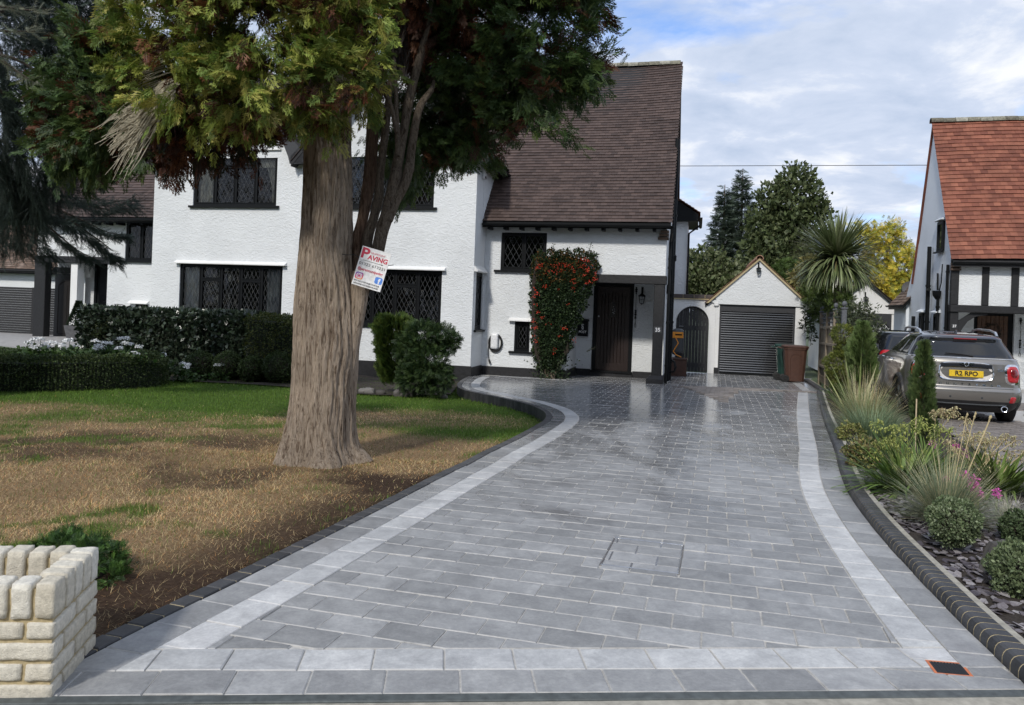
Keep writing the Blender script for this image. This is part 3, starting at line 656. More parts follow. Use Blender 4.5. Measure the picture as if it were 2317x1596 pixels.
def tile_roof(name, parent, S, s0, s1, t1, mat, gauge=.12, tw=.168, thick=.013, f=hp, keep=0, order=None, lift=.012, cut=None):
    """overlapping tiles on the surface S(s, t) -> frame point, t runs up the slope from the eave"""
    nrow = int(t1 / gauge); ncol = int((s1 - s0) / tw); V = []; rr = []
    eps = .01
    def wp(s, t): return np.array(f(*S(s, t)))
    mid = wp((s0 + s1) / 2, t1 / 2); nrm = np.cross(wp((s0 + s1) / 2 + eps, t1 / 2) - mid, wp((s0 + s1) / 2, t1 / 2 + eps) - mid); nrm /= np.linalg.norm(nrm)
    if nrm[2] < 0: nrm = -nrm
    tiles = []
    for r in range(nrow):
        sag = .004 * math.sin(r * 1.7)
        for c in range(-1, ncol + 1):
            a = s0 + (c + (r % 2) * .5) * tw + .0015; b = a + tw - .003; a, b = max(a, s0), min(b, s1)
            if b - a < .02: continue
            if cut and not cut((a + b) / 2, r * gauge): continue
            j = random.gauss(0, .0016) + sag * math.sin(c * .23); lo, hi = r * gauge + random.gauss(0, .0018), (r + 1) * gauge + .03
            h0, h1 = thick + lift + j, .002 + j * .5
            p = [wp(a, lo), wp(b, lo), wp(b, hi), wp(a, hi)]
            tiles.append(np.array([p[0] + nrm * h0, p[1] + nrm * h0, p[2] + nrm * h1, p[3] + nrm * h1, p[0] + nrm * (h0 - thick), p[1] + nrm * (h0 - thick)]))
    F = [(0, 1, 2, 3), (4, 5, 1, 0), (4, 0, 3), (1, 5, 2)]
    if keep:
        tiles.sort(key=order or (lambda T: T[0][1]))
        for T in tiles[:keep]: mk('roof_tile', T, F, mat, parent, rnd=random.random())
    rest = tiles[keep:] if keep else tiles
    if rest:
        V = np.concatenate(rest); n = len(rest); o = np.arange(n)[:, None] * 6
        F4 = np.concatenate([o + np.array([[0, 1, 2, 3]]), o + np.array([[4, 5, 1, 0]]), o + np.array([[4, 0, 3, 3]]), o + np.array([[1, 5, 2, 2]])])
        Fl = [tuple(q) for q in np.concatenate([o + np.array([[0, 1, 2, 3]]), o + np.array([[4, 5, 1, 0]])])] + [tuple(q) for q in np.concatenate([o + np.array([[4, 0, 3]]), o + np.array([[1, 5, 2]])])]
        mk(name, V, Fl, mat, parent, rnd=np.repeat(RNG.random(n), 6), kind='stuff')
def under(name, parent, S, s0, s1, t1, mat, drop=.05, f=hp, n=1):
    pts = [f(*S(s, t)) - Vector((0, 0, drop)) for s, t in ((s0, 0), (s1, 0), (s1, t1), (s0, t1))]
    return mk(name, pts + [p - Vector((0, 0, .1)) for p in pts], [(0, 1, 2, 3), (7, 6, 5, 4), (0, 4, 5, 1), (1, 5, 6, 2), (2, 6, 7, 3), (3, 7, 4, 0)], mat, parent)
def ridge_tiles(parent, path, mat, r=.12, L=.32, f=hp):
    p = [Vector(f(*q)) for q in path]; tot = (p[-1] - p[0]).length; n = int(tot / L); d = (p[-1] - p[0]).normalized(); side = Vector((d.y, -d.x, 0)).normalized(); up = side.cross(d) if side.cross(d).z > 0 else d.cross(side)
    for k in range(n):
        V = []; j = random.gauss(0, .005)
        for t in (k * L + .004, (k + 1) * L - .004):
            for rr in (r, r - .02):
                for q in range(9): an = math.pi * (q / 8) * 1.1 - .157; V.append(tuple(p[0] + d * t + side * math.cos(an) * rr + up * (math.sin(an) * rr - .07 + j)))
        F = [(i, i + 1, 18 + i + 1, 18 + i) for i in range(8)] + [(i, i + 1, 9 + i + 1, 9 + i) for i in range(8)] + [(18 + i, 18 + i + 1, 27 + i + 1, 27 + i) for i in range(8)]
        mk('ridge_tile', V, F, mat, parent, rnd=random.random())
def gutter(parent, f, pts, r=.055, name='gutter', mat=None):
    """half round gutter: open tube along pts"""
    mb = MB(f); p = [Vector(f(*q)) for q in pts]; d = (p[-1] - p[0]).normalized(); side = Vector((d.y, -d.x, 0)).normalized(); V = []
    for q in p:
        for rr in (r, r - .008):
            for k in range(9): an = math.pi * k / 8; V.append(tuple(q + side * math.cos(an) * rr - Vector((0, 0, math.sin(an) * rr))))
    F = []
    for i in range(len(p) - 1):
        o = i * 18; F += [(o + k, o + k + 1, o + 18 + k + 1, o + 18 + k) for k in range(8)] + [(o + 9 + k, o + 9 + k + 1, o + 27 + k + 1, o + 27 + k) for k in range(8)] + [(o, o + 9, o + 27, o + 18), (o + 8, o + 17, o + 35, o + 26)]
    F += [tuple(range(9)), tuple(range((len(p) - 1) * 18, (len(p) - 1) * 18 + 9))]
    return mk(name, V, F, mat or M['black'], parent)
# ---------------- number 35 and its attached neighbour: one semi-detached block
house = empty('semi_detached_house', hp(-9.4, 0, -.4), 'white rendered semi-detached house with brown tiled roof and black leaded windows', 'house')
GB, GL, GR, GM = -1.0, -14.14, -4.58, -9.36
pg = lambda a, d, z: hp(a, GB + d, z)
W_UL, W_UR, W_LL, W_LR = (-12.87, -10.27, 3.99, 5.50), (-8.32, -5.73, 3.97, 5.45), (-13.21, -10.0, .84, 2.34), (-8.66, -5.43, .88, 2.32)
mb = MB(lambda *p: Vector(p))
cells(mb, pg, GL, GR, -.8, 5.3, [W_UL, W_UR, W_LL, W_LR], .2)
for l, r in ((GL, GM), (GM, GR)): mb.add([pg(l, 0, 5.3), pg(r, 0, 5.3), pg((l + r) / 2, 0, 5.3 + (r - l) / 2 * 1.12)], [(0, 1, 2)])
pr = lambda b, d, z: hp(GR - d, b, z)          # return wall of the right gable, facing the drive
SW = (-.74, -.06, .83, 2.33)
cells(mb, pr, GB, 0.0, -.8, 5.6, [SW], .2)
mb.add([pr(0, 0, 3.5), pr(3.2, 0, 3.5), pr(3.2, 0, 5.6), pr(0, 0, 5.6)], [(0, 1, 2, 3)])
mb.add([hp(GL, GB, -.8), hp(GL, 3, -.8), hp(GL, 3, 5.3), hp(GL, GB, 5.3)], [(0, 1, 2, 3)])
pf = lambda a, d, z: hp(a, d, z)
W_EV, W_SM = (-4.14, -2.90, 2.44, 3.44), (-3.69, -3.27, .29, 1.08)
cells(mb, pf, GR, -2.3, -.8, 3.95, [W_EV, W_SM], .2)
cells(mb, pf, -2.3, .2, 2.38, 3.95, [], .2)
mb.add([hp(-2.3, .0, -.8), hp(-2.3, 1.8, -.8), hp(-2.3, 1.8, 2.4), hp(-2.3, 0, 2.4)], [(0, 1, 2, 3)])
pd = lambda a, d, z: hp(a, 1.8 + d, z)
DOOR = (-1.84, -.72, -.34, 2.23)
cells(mb, pd, -2.3, .199, -.8, 2.4, [DOOR], .12)
mb.add([hp(-2.3, 0.01, 2.39), hp(.2, 0.01, 2.39), hp(.2, 1.8, 2.39), hp(-2.3, 1.8, 2.39)], [(0, 1, 2, 3)])
mb.add([hp(.2, .3, -.8), hp(.2, 8, -.8), hp(.2, 8, 3.8), hp(.2, 4, 8.85), hp(.2, 0, 3.95), hp(.2, 0, 2.38), hp(.2, .3, 2.38)], [tuple(range(7))])
mb.add([hp(-19.1, 8, -.8), hp(.2, 8, -.8), hp(.2, 8, 3.8), hp(-19.1, 8, 3.8)], [(0, 1, 2, 3)])
# attached neighbour's front
W_N1, W_N2 = (-15.89, -14.30, 2.44, 3.60), (-15.47, -15.02, .35, 1.13)
cells(mb, pf, -16.49, GL, -.8, 3.95, [W_N1, W_N2], .2); cells(mb, pf, -19.1, -16.49, 2.51, 3.95, [], .2)
mb.add([hp(-16.49, 0, -.8), hp(-16.49, 1.0, -.8), hp(-16.49, 1.0, 2.52), hp(-16.49, 0, 2.52)], [(0, 1, 2, 3)])
ND = (-17.86, -16.92, -.05, 2.38); pn = lambda a, d, z: hp(a, 1.0 + d, z)
cells(mb, pn, -18.2, -16.49, -.8, 2.52, [ND], .12); mb.add([hp(-19.1, 0.01, 2.515), hp(-16.49, 0.01, 2.515), hp(-16.49, 1.6, 2.515), hp(-19.1, 1.6, 2.515)], [(0, 1, 2, 3)])
mb.add([hp(-19.1, 2.2, -.8), hp(-19.1, 8, -.8), hp(-19.1, 8, 3.8), hp(-19.1, 4, 8.85), hp(-19.1, 0, 3.95), hp(-19.1, 0, 2.51), hp(-19.1, 2.2, 2.51)], [tuple(range(7))])
mb.build('wall', M['white'], house)
MB(hp).box(-17.84, -17.60, .02, .30, -.5, 2.5).build('porch_column', M['white_smooth'], house)
q = MB(hp); q.box(-14.0, -4.75, .9, .95, -.5, 5.6); q.box(-14.0, -4.75, -.79, .9, 2.7, 2.78); q.box(-4.5, -2.35, 1.0, 1.05, -.5, 3.6); q.box(-16.4, -14.2, 1.02, 1.06, -.5, 3.6); q.box(-9.5, -9.3, -.79, .9, -.5, 5.6)  # inner walls and floors coloured near-black so rooms look dim behind glass
q.box(-14.0, -4.75, -.79, .9, 5.66, 5.72); q.build('dim_room_wall', M['dark_room'], house)
# windows, the ones in plain sight first so that their panes are separate
leaded_window(house, pg, *W_LL, lights_row(*W_LL, 5, (1, 3)), sill=.07)
leaded_window(house, pf, *W_EV, lights_row(*W_EV, 2), sill=.06, sill_over=.16)
leaded_window(house, pg, *W_UL, lights_row(*W_UL, 4, (1, 2)), sill=.07)
leaded_window(house, pf, *W_SM, lights_row(*W_SM, 1, frame=.07), sill=.06, sill_over=.13, dw=.11, dh=.2)
leaded_window(house, pg, *W_UR, lights_row(*W_UR, 4, (1, 2)), sill=.07)
leaded_window(house, pg, *W_LR, lights_row(*W_LR, 5, (1, 3)), sill=.07)
leaded_window(house, pf, *W_N1, lights_row(*W_N1, 3), sill=.06, sill_over=.16)
leaded_window(house, pr, *SW, lights_row(*SW, 1, frame=.07), sill=.06)
leaded_window(house, pf, *W_N2, lights_row(*W_N2, 1), sill=0)
drip_ledge(house, pg, W_LL[0] - .12, W_LL[1] + .12, 2.345); drip_ledge(house, pg, W_LR[0] - .12, W_LR[1] + .10, 2.325); drip_ledge(house, pf, -3.84, -3.16, 1.085, .11, .09)
drip_ledge(house, pr, -.98, -.02, 2.335, .10, .16); drip_ledge(house, pf, -15.65, -14.98, 1.14, .12, .1); drip_ledge(house, pg, W_UL[0] - .02, W_UL[1] + .10, 5.505, .06, .05)
# curtains behind glass
def curtain(put, a0, a1, z0, z1, mat, waist=0.0, d=.17, side=1):
    V = []; n = 26; m = 8
    for j in range(m + 1):
        v = j / m; z = z1 + (z0 - z1) * v; pinch = 1 - waist * math.sin(min(1, v * 1.25) * math.pi / 2) ** 2
        for i in range(n + 1): u = i / n; a = (a0 + (a1 - a0) * u * pinch) if side > 0 else (a1 - (a1 - a0) * u * pinch); V.append(put(a, d + .022 * math.sin(u * 34) + .01 * math.sin(u * 11), z))
    F = [(j * (n + 1) + i, j * (n + 1) + i + 1, (j + 1) * (n + 1) + i + 1, (j + 1) * (n + 1) + i) for j in range(m) for i in range(n)]
    return mk('curtain', V, F, mat, house, smooth=True)
curtain(pg, -12.84, -12.1, 4.03, 5.45, M['curtain'], .35); curtain(pg, -10.75, -10.3, 4.03, 5.45, M['curtain'], .55, side=-1)
q = MB(hp); q.box(-10.95, -10.3, GB + .135, GB + .145, 5.05, 5.46); q.build('roller_blind', M['curtain'], house)
curtain(pg, -13.15, -12.62, .9, 2.3, M['sheer']); curtain(pg, -10.55, -10.05, .9, 2.3, M['sheer'], side=-1)
curtain(pg, -8.6, -8.05, .95, 2.28, M['sheer'])
# roofs
MS = math.hypot(4.35, 5.30)
def S_main(s, t): k = t / MS; e = max(0, (s + 1.6) / 1.9); return (s, -.35 + 4.35 * k, 3.70 + 5.30 * k + .09 * e * e * k )
tile_roof('roof_tile', house, S_main, -19.25, .33, MS, M['tile_brown'])
under('roof', house, S_main, -19.2, .30, MS, M['dark_room'])
S_back = lambda s, t: (s, 8.4 - 4.4 * t / MS, 3.7 + 5.3 * t / MS); under('roof', house, S_back, -19.2, .30, MS, M['tile_brown'], 0)
ridge_tiles(house, [(-19.25, 4.0, 9.02), (.36, 4.0, 9.09)], M['lichen'])
for l, r in ((GL, GM), (GM, GR)):
    m_ = (l + r) / 2; hw = (r - l) / 2 + .34; za = 5.3 + (r - l) / 2 * 1.12 + .22; dz = hw * 1.12; SL = math.hypot(hw, dz)
    for sg in (1, -1):
        Sg = lambda s, t, sg=sg, m_=m_: (m_ + sg * (hw - hw * t / SL), s, za - dz + dz * t / SL)
        tile_roof('gable_roof_tile', house, Sg, -1.32, 3.6, SL, M['tile_brown'], cut=lambda s, t: s < .6 + (t / SL) * 2.9 if True else True)
        under('gable_roof', house, Sg, -1.30, 3.4, SL, M['dark_room'], .03)
        if (m_ > GM) == (sg > 0): gutter(house, hp, [(m_ + sg * (hw + .05), -1.36, za - dz - .02), (m_ + sg * (hw + .05), 1.75, za - dz - .03)])
        # bargeboard with its flared foot
        e = m_ + sg * hw; zb = za - dz
        up = [(e + sg * .02, zb - .04), (e - sg * .72, zb - .06), (e - sg * .77, zb + .12), (e - sg * .93, zb + .47), (m_, za - .36), (m_, za - .02), (e + sg * .02, zb + .13)]
        if sg < 0: up = up[::-1]
        MB(hp).prism(up[::-1], 'b', -1.29, -1.235).build('bargeboard', M['charcoal'], house)
        sf = [(e, zb - .03), (e - sg * .69, zb - .04), (e - sg * .76, zb + .12), (e - sg * .9, zb + .44), (e, zb + .1)]
        MB(hp).prism(sf if sg < 0 else sf[::-1], 'b', -1.234, -1.004).build('soffit_box', M['charcoal'], house)
    ridge_tiles(house, [(m_, -1.34, za + .02), (m_, 3.2, za + .02)], M['tile_old'])
q = MB(hp)
for k in range(9): b = -.95 + k * .32; q.box(GR + .02, GR + .32, b, b + .09, 5.16, 5.26)
q.build('rafter_end', M['black'], house)
q = MB(hp); q.box(GR, GR + .36, -1.0, 2.0, 5.262, 5.28); q.build('soffit', M['black'], house)
gutter(house, hp, [(-4.56, -.44, 3.63), (.38, -.44, 3.61)]); gutter(house, hp, [(-19.2, -.44, 3.63), (-14.16, -.44, 3.63)])
for e0, e1 in ((-4.57, .3), (-19.1, -14.15)): q = MB(hp); q.box(e0, e1, -.36, -.34, 3.54, 3.68); q.box(e0, e1, -.338, -.002, 3.60, 3.63); q.build('fascia', M['black'], house)
for k in range(11): MB(hp).box(-4.45 + k * .43, -4.37 + k * .43, -.32, -.003, 3.49, 3.598).build('rafter_end', M['black'], house)
for k in range(11): MB(hp).box(-19.0 + k * .43, -18.92 + k * .43, -.32, -.003, 3.49, 3.598).build('rafter_end', M['black'], house)
# verge edge, seen from below as a dark toothed line on the gable
q = MB(hp)
for k in range(56): t = (k + .3) * MS / 57; s_, b_, z_ = S_main(.33, t); q.box(.325, .345, b_ - .03, b_ + .04, z_ - .055, z_ - .012)
q.build('verge_tile', M['tile_brown'], house, rnd=.3)
for k in range(3): MB(hp).bbox(-.02 + k * .03, .25, -.10 - k * .0, .08, 3.30 + k * .085, 3.365 + k * .085, .006).build('corbel_tile', M['tile_old'], house, rnd=.2 + .3 * k)
# plinth
q = MB(hp); q.box(GL - .02, GR + .025, GB - .025, GB - .001, -.8, -.10); q.box(GR + .001, GR + .025, GB, -.026, -.8, -.13); q.box(GR + .026, -2.275, -.025, -.001, -.8, -.15); q.box(-2.299, -2.275, 0, 1.774, -.8, -.17); q.box(-2.274, DOOR[0] - .03, 1.775, 1.799, -.8, -.22); q.box(DOOR[1] + .03, .1, 1.775, 1.799, -.8, -.22)
q.box(.201, .225, .3, 8, -.8, -.2); q.box(DOOR[0] - .03, DOOR[1] + .03, 1.70, 1.82, -.8, -.29); q.build('plinth', M['plinth'], house)
q = MB(hp)
for r_ in range(3):
    for k in range(9): q.box(-1.42 + k * .03, -1.402 + k * .03, 1.692, 1.699, -.385 + r_ * .03, -.365 + r_ * .03)
q.build('air_vent', M['charcoal'], house)
q = MB(hp)
for r_ in range(4):
    for k in range(9): q.box(-16.21 + k * .036, -16.188 + k * .036, -.008, -.001, .93 + r_ * .05, .965 + r_ * .05)
q.build('air_vent', M['dark_room'], house)
MB(hp).box(-16.235, -15.875, -.006, -.0005, .905, 1.125).build('vent_surround', M['plastic_white'], house)
# porch of number 35
MB(hp).bbox(-2.33, .235, -.035, .19, 2.165, 2.385, .012).build('porch_beam', M['blackwood'], house)
q = MB(hp); q.bbox(-.07, .18, -.02, .23, -.18, 2.164, .012); q.build('porch_post', M['blackwood'], house)
q = MB(hp); q.add([(a, b, z) for z, o in ((-.5, .10), (-.24, .10), (-.155, .0)) for a, b in ((-.09 - o, -.04 - o), (.20 + o * .3, -.04 - o), (.20 + o * .3, .25 + o), (-.09 - o, .25 + o))],
    [(8, 9, 10, 11)] + [(l + i, l + (i + 1) % 4, l + 4 + (i + 1) % 4, l + 4 + i) for l in (0, 4) for i in range(4)]); q.build('post_base', M['plinth'], house)
q = MB(hp); a0, a1, z0, z1 = DOOR; q.box(a0, a0 + .1, 1.77, 1.86, z0 + .06, z1); q.box(a1 - .1, a1, 1.77, 1.86, z0 + .06, z1); q.box(a0 + .1, a1 - .1, 1.77, 1.86, z1 - .1, z1); q.box(a0 - .02, a1 + .02, 1.66, 1.86, z0 + .052, z0 + .1); fr = q.build('door_frame', M['black'], house)
l0, l1, y0, y1 = a0 + .105, a1 - .105, z0 + .105, z1 - .105
q = MB(hp); q.box(l0, l0 + .125, 1.80, 1.84, y0, y1); q.box(l1 - .125, l1, 1.80, 1.84, y0, y1); q.box(l0 + .125, l1 - .125, 1.80, 1.84, y0, y0 + .22)
n = 12; arc = [(l0 + .125 + (l1 - l0 - .25) * k / n, y1 - .25 + .085 * math.sin(math.pi * k / n)) for k in range(n + 1)]
q.prism(arc + [(l1 - .125, y1), (l0 + .125, y1)], 'b', 1.80, 1.84); door = q.build('front_door', M['brown_door'], house)
nb = 7; bw = (l1 - l0 - .25) / nb
for k in range(nb): MB(hp).bbox(l0 + .125 + k * bw + .002, l0 + .125 + (k + 1) * bw - .002, 1.814, 1.85, y0 + .21, y1 - .15, .007).build('board', M['brown_door'], door)
dc = (l0 + l1) / 2; M['art_glass'] = simple('dark_leaded_glass', (.03, .032, .034), .08, bmp=0)
q = MB(hp); q.box(dc - .085, dc + .085, 1.806, 1.811, 1.27, 1.69); q.build('door_light', M['art_glass'], door)
q = MB(hp)
for bx in ((dc - .098, dc - .085, 1.255, 1.705), (dc + .085, dc + .098, 1.255, 1.705), (dc - .085, dc + .085, 1.255, 1.27), (dc - .085, dc + .085, 1.69, 1.705)): q.box(bx[0], bx[1], 1.798, 1.813, bx[2], bx[3])
q.build('light_bead', M['brown_door'], door)
q = MB(hp)
for k, (x, z, an) in enumerate(((0, 1.56, .5), (.025, 1.50, -.7), (-.02, 1.47, .8), (.03, 1.44, .3), (-.005, 1.40, -.4), (.02, 1.37, .9))):
    c, s = math.cos(an), math.sin(an); q.add([(dc + x + c * .02, 1.804, z + s * .02), (dc + x - s * .009, 1.804, z + c * .009), (dc + x - c * .02, 1.804, z - s * .02), (dc + x + s * .009, 1.804, z - c * .009)], [(0, 1, 2, 3)])
q.build('leaf_motif', M['letter_white'], door)
MB(hp).lathe((0, 0, 0), [(.0, 0)], 3).v and None
q = MB(lambda x, y, z: hp(l0 + .055 + x, 1.80 - z, 1.28 + y)); q.lathe((0, 0, 0), [(.012, 0), (.012, .02), (.024, .025), (.026, .035), (.018, .045), (.0, .048)], 12); q.build('handle', M['steel'], door)
# neighbour's porch
MB(hp).bbox(-19.16, -16.24, -.05, .18, 2.32, 2.525, .012).build('porch_beam', M['blackwood'], house)
MB(hp).bbox(-19.16, -18.74, -.03, .22, -.4, 2.319, .012).build('porch_post', M['blackwood'], house)
q = MB(hp); q.box(ND[0], ND[0] + .09, 1.0, 1.1, ND[2], ND[3]); q.box(ND[1] - .09, ND[1], 1.0, 1.1, ND[2], ND[3]); q.box(ND[0] + .09, ND[1] - .09, 1.0, 1.1, ND[3] - .09, ND[3]); q.box(ND[0] + .095, ND[1] - .095, 1.04, 1.08, ND[2], ND[3] - .095)
for zz in (.15, .75, 1.35, 1.9): q.bbox(ND[0] + .2, ND[1] - .2, 1.02, 1.045, zz, zz + .42, .01)
q.build('front_door', M['black'], house)
g0, g1 = -18.98, -18.05                  # side gate standing back from the porch opening
q = MB(hp); q.box(g0, g1, .60, .64, -.05, 2.0); q.box(g0 - .05, g1 + .05, .58, .66, 2.005, 2.2)
n = 8; inn = [(g0 + .14 + (g1 - g0 - .28) * k / n, 1.62 + .16 * math.sin(math.pi * k / n)) for k in range(n + 1)]
for k in range(n): q.tube([(inn[k][0], .595, inn[k][1]), (inn[k + 1][0], .595, inn[k + 1][1])], .012, 4)
for x in (g0 + .14, (g0 + g1) / 2, g1 - .14): q.tube([(x, .595, .1), (x, .595, 1.62)], .012, 4)
q.tube([(g0 + .14, .595, .1), (g1 - .14, .595, .1)], .012, 4); q.build('side_gate', simple('dark_brown_gate', (.016, .014, .013), .4), house)
MB(hp).box(-19.1, -17.84, .8, .9, 1.9, 2.5).build('side_wall', M['white_smooth'], house)
# pipes on the drive side
def pipe(parent, pts, r, f=hp, name='downpipe', clips=()):
    q = MB(f); q.tube(pts, r, 10)
    for z in clips: a, b, _ = pts[0] if len(pts) == 2 else min(pts, key=lambda p: abs(p[2] - z)); q.lathe((a, b, z), [(r * 1.02, -.03), (r * 1.28, -.028), (r * 1.28, .028), (r * 1.02, .03)], 10)
    return q.build(name, M['black'], parent)
pipe(house, [(.33, -.42, 3.58), (.33, -.40, 3.45), (.29, .12, 3.28), (.29, .14, 3.1), (.29, .14, -.36)], .036, clips=(2.6, 1.2, .1))
pipe(house, [(.33, 1.5, 6.2), (.33, 1.5, -.38)], .058, clips=(5.2, 4.1, 2.95, 1.2, .1), name='soil_pipe')
pipe(house, [(.31, 1.15, 4.5), (.31, 1.15, -.38)], .034, clips=(3.4, 1.6, .6))
pipe(house, [(.24, 1.0, 2.9), (.27, .95, 2.6), (.29, .9, 2.1), (.29, .9, 1.95)], .028)
MB(hp).bbox(.21, .40, .85, 1.05, 1.95, 2.2, .01).build('hopper', M['black'], house)
MB(hp).lathe((.33, 1.5, 2.95), [(.06, -.1), (.085, -.08), (.09, .05), (.06, .09), (.0, .1)], 12).build('pipe_boss', M['black'], house)
q = MB(hp); q.tube([(.33, 1.5, .2), (.46, 1.45, .12), (.50, 1.42, -.02), (.46, 1.42, -.14), (.34, 1.46, -.16)], .03, 8); q.build('pipe_trap', M['black'], house)
# back wing with its own eaves
q = MB(hp); q.box(.21, .62, 6.4, 8.8, -.8, 4.55); q.build('rear_wing', M['white'], house)
q = MB(hp); q.add([(a, b, z) for b in (6.1, 9.0) for a, z in ((.2, 5.2), (.95, 4.72), (.95, 4.5), (.2, 4.5))], [(0, 1, 2, 3), (7, 6, 5, 4), (0, 4, 5, 1), (1, 5, 6, 2), (2, 6, 7, 3)]); q.build('wing_eaves', M['black'], house)
tile_roof('wing_tile', house, lambda s, t: (1.0 - .86 * t, s, 4.76 + .56 * t), 6.0, 9.0, .9, M['clay'], f=hp, tw=.17)
pipe(house, [(1.0, 6.2, 4.5), (1.0, 6.2, 4.35), (.66, 6.36, 4.1), (.66, 6.36, 1.0)], .036)
gutter(house, hp, [(1.03, 6.0, 4.6), (1.03, 9.0, 4.6)])
# number plate 35
def text(parent, s, f, size, mat, name='lettering', extrude=.001, align='CENTER', font_sx=1.0, bold=0.0, shear=0):
    """flat lettering in the plane f(x, y) -> point, as real thin geometry"""
    c = bpy.data.curves.new(name, 'FONT'); c.body = s; c.size = size; c.align_x = align; c.align_y = 'CENTER'; c.extrude = extrude; c.offset = bold; c.space_character = 1; c.shear = shear; c.resolution_u = 3
    tmp = bpy.data.objects.new(name, c); COLL.objects.link(tmp); me = bpy.data.meshes.new_from_object(tmp.evaluated_get(bpy.context.evaluated_depsgraph_get())); bpy.data.objects.remove(tmp)
    me.name = name; me.materials.clear(); me.materials.append(mat); o = bpy.data.objects.new(name, me); COLL.objects.link(o)
    p0 = Vector(f(0, 0)); X = (Vector(f(.03, 0)) - p0); Y = (Vector(f(0, .03)) - p0); X.normalize(); Y.normalize(); Z = X.cross(Y)
    mat4 = Matrix((X * font_sx, Y, Z)).transposed().to_4x4()
    base = wloc(parent) if parent is not None else Vector((0, 0, 0))
    o.parent = parent; o.matrix_local = Matrix.Translation(p0 - base) @ mat4
    return o
npl = MB(hp).bbox(-.05, .16, -.028, -.021, .92, 1.09, .003).build('number_plate', simple('slate_plate', (.035, .037, .04), .6), house)
text(npl, '35', lambda x, y: hp(.055 + x, -.0295, 1.005 + y), .135, M['letter_white'], 'house_number', bold=.002)
# ---------------- garage of number 35 and the garden wall with its arched gate
gar = empty('garage', hp(2.9, 5.65, -.45), 'white rendered garage with pointed gable and black ribbed roller door', 'garage')
GZ = -.55; gA0, gA1, gap_, gza = 1.60, 4.36, 2.88, 3.22
pgar = lambda a, d, z: hp(a, 5.65 + d, z)
mb = MB(lambda *p: Vector(p)); GD = (1.72, 4.02, GZ, 1.78)
cells(mb, pgar, gA0, gA1, GZ, 1.78, [GD], .16)
mb.add([hp(gA0, 5.65, GZ), hp(gA0, 10.5, GZ), hp(gA0, 10.5, 1.8), hp(gA0, 5.65, 1.8)], [(0, 1, 2, 3)]); mb.add([hp(gA1, 5.65, GZ), hp(gA1, 10.5, GZ), hp(gA1, 10.5, 1.8), hp(gA1, 5.65, 1.8)], [(0, 1, 2, 3)])
mb.build('wall', M['white_smooth'], gar)
MB(hp).prism([(gA0 - .02, 1.781), (gA1 + .02, 1.781), (4.42, 1.86), (gap_, gza), (1.42, 1.86)][::-1], 'b', 5.60, 5.70).build('gable', M['white'], gar)
for a in (gA0 - .07, gA1 - .09): MB(hp).bbox(a, a + .16, 5.585, 5.72, 1.70, 1.86, .03).build('kneeler', M['white_smooth'], gar)
q = MB(hp); q.box(gA0 - .001, GD[0] - .0, 5.625, 5.649, GZ, -.26); q.build('plinth', M['plinth'], gar)
q = MB(hp); q.bbox(GD[0] + .002, GD[1] - .002, 5.68, 5.80, 1.55, 1.775, .01); q.build('shutter_box', M['charcoal'], gar)
q = MB(hp); q.box(GD[0] + .002, GD[0] + .055, 5.69, 5.80, GZ, 1.548); q.build('guide_rail', M['charcoal'], gar)
q = MB(hp); q.box(GD[1] - .055, GD[1] - .002, 5.69, 5.80, GZ, 1.548); q.build('guide_rail', M['charcoal'], gar)
M['slat'] = simple('black_gloss_slat', (.016, .017, .019), .16, scale=8, bmp=.03, spec=.9, coat=1)
shut = empty('x', (0, 0, 0), None, None); bpy.data.objects.remove(shut)
ns = 26; sh = (1.55 + .40) / ns
sv = None
for k in range(ns):
    z0 = -.40 + k * sh; pts = []
    prof = [(.002, .003), (-.014, .006), (-.024, sh * .22), (-.025, sh * .42), (-.016, sh * .72), (-.002, sh - .004)]
    V = [hp(a, 5.735 + d, z0 + z) for a in (GD[0] + .05, GD[1] - .05) for d, z in prof]; n = len(prof)
    mk('slat', V, [(i, i + 1, n + i + 1, n + i) for i in range(n - 1)], M['slat'], gar)
q = MB(hp); q.box(GD[0] + .05, GD[1] - .05, 5.738, 5.745, -.48, 1.56); q.bbox(GD[0] + .05, GD[1] - .05, 5.70, 5.75, -.47, -.402, .008); q.build('bottom_rail', M['black'], gar)
SG = math.hypot(1.62, 1.50)
for sg in (1, -1):
    Sg = lambda s, t, sg=sg: (gap_ + sg * (1.62 - 1.62 * t / SG), s, 1.80 + (gza + .06 - 1.80) * t / SG)
    tile_roof('roof_tile', gar, Sg, 5.52, 10.4, SG, M['clay'], gauge=.11); under('roof', gar, Sg, 5.62, 10.4, SG, M['dark_room'], .03)
    q = MB(hp)
    a_ = [gap_ + sg * 1.60, gap_ + sg * 1.52, gap_, gap_]; q.prism([(a_[0], 1.80), (a_[1], 1.80), (a_[2], gza - .02), (a_[3], gza + .05)] if sg < 0 else [(a_[0], 1.80), (a_[3], gza + .05), (a_[2], gza - .02), (a_[1], 1.80)], 'b', 5.535, 5.60); q.build('verge_mortar', M['mortar'], gar)
ridge_tiles(gar, [(gap_, 5.50, gza + .10), (gap_, 10.4, gza + .10)], M['clay'])
gw = empty('garden_wall', hp(.9, 5.7, -.46), 'short white garden wall with black arched gate and dark brick coping beside the garage', 'wall')
ga0, ga1, gzt = .36, 1.40, 1.15; r_ = (ga1 - ga0) / 2; gc = (ga0 + ga1) / 2
arc = [(gc + r_ * math.cos(math.pi * k / 16), gzt + r_ * 1.03 * math.sin(math.pi * k / 16)) for k in range(17)]
V = []; F = []; top = [(1.597 - (1.597 - .21) * k / 16, 1.90) for k in range(17)]
q = MB(hp)
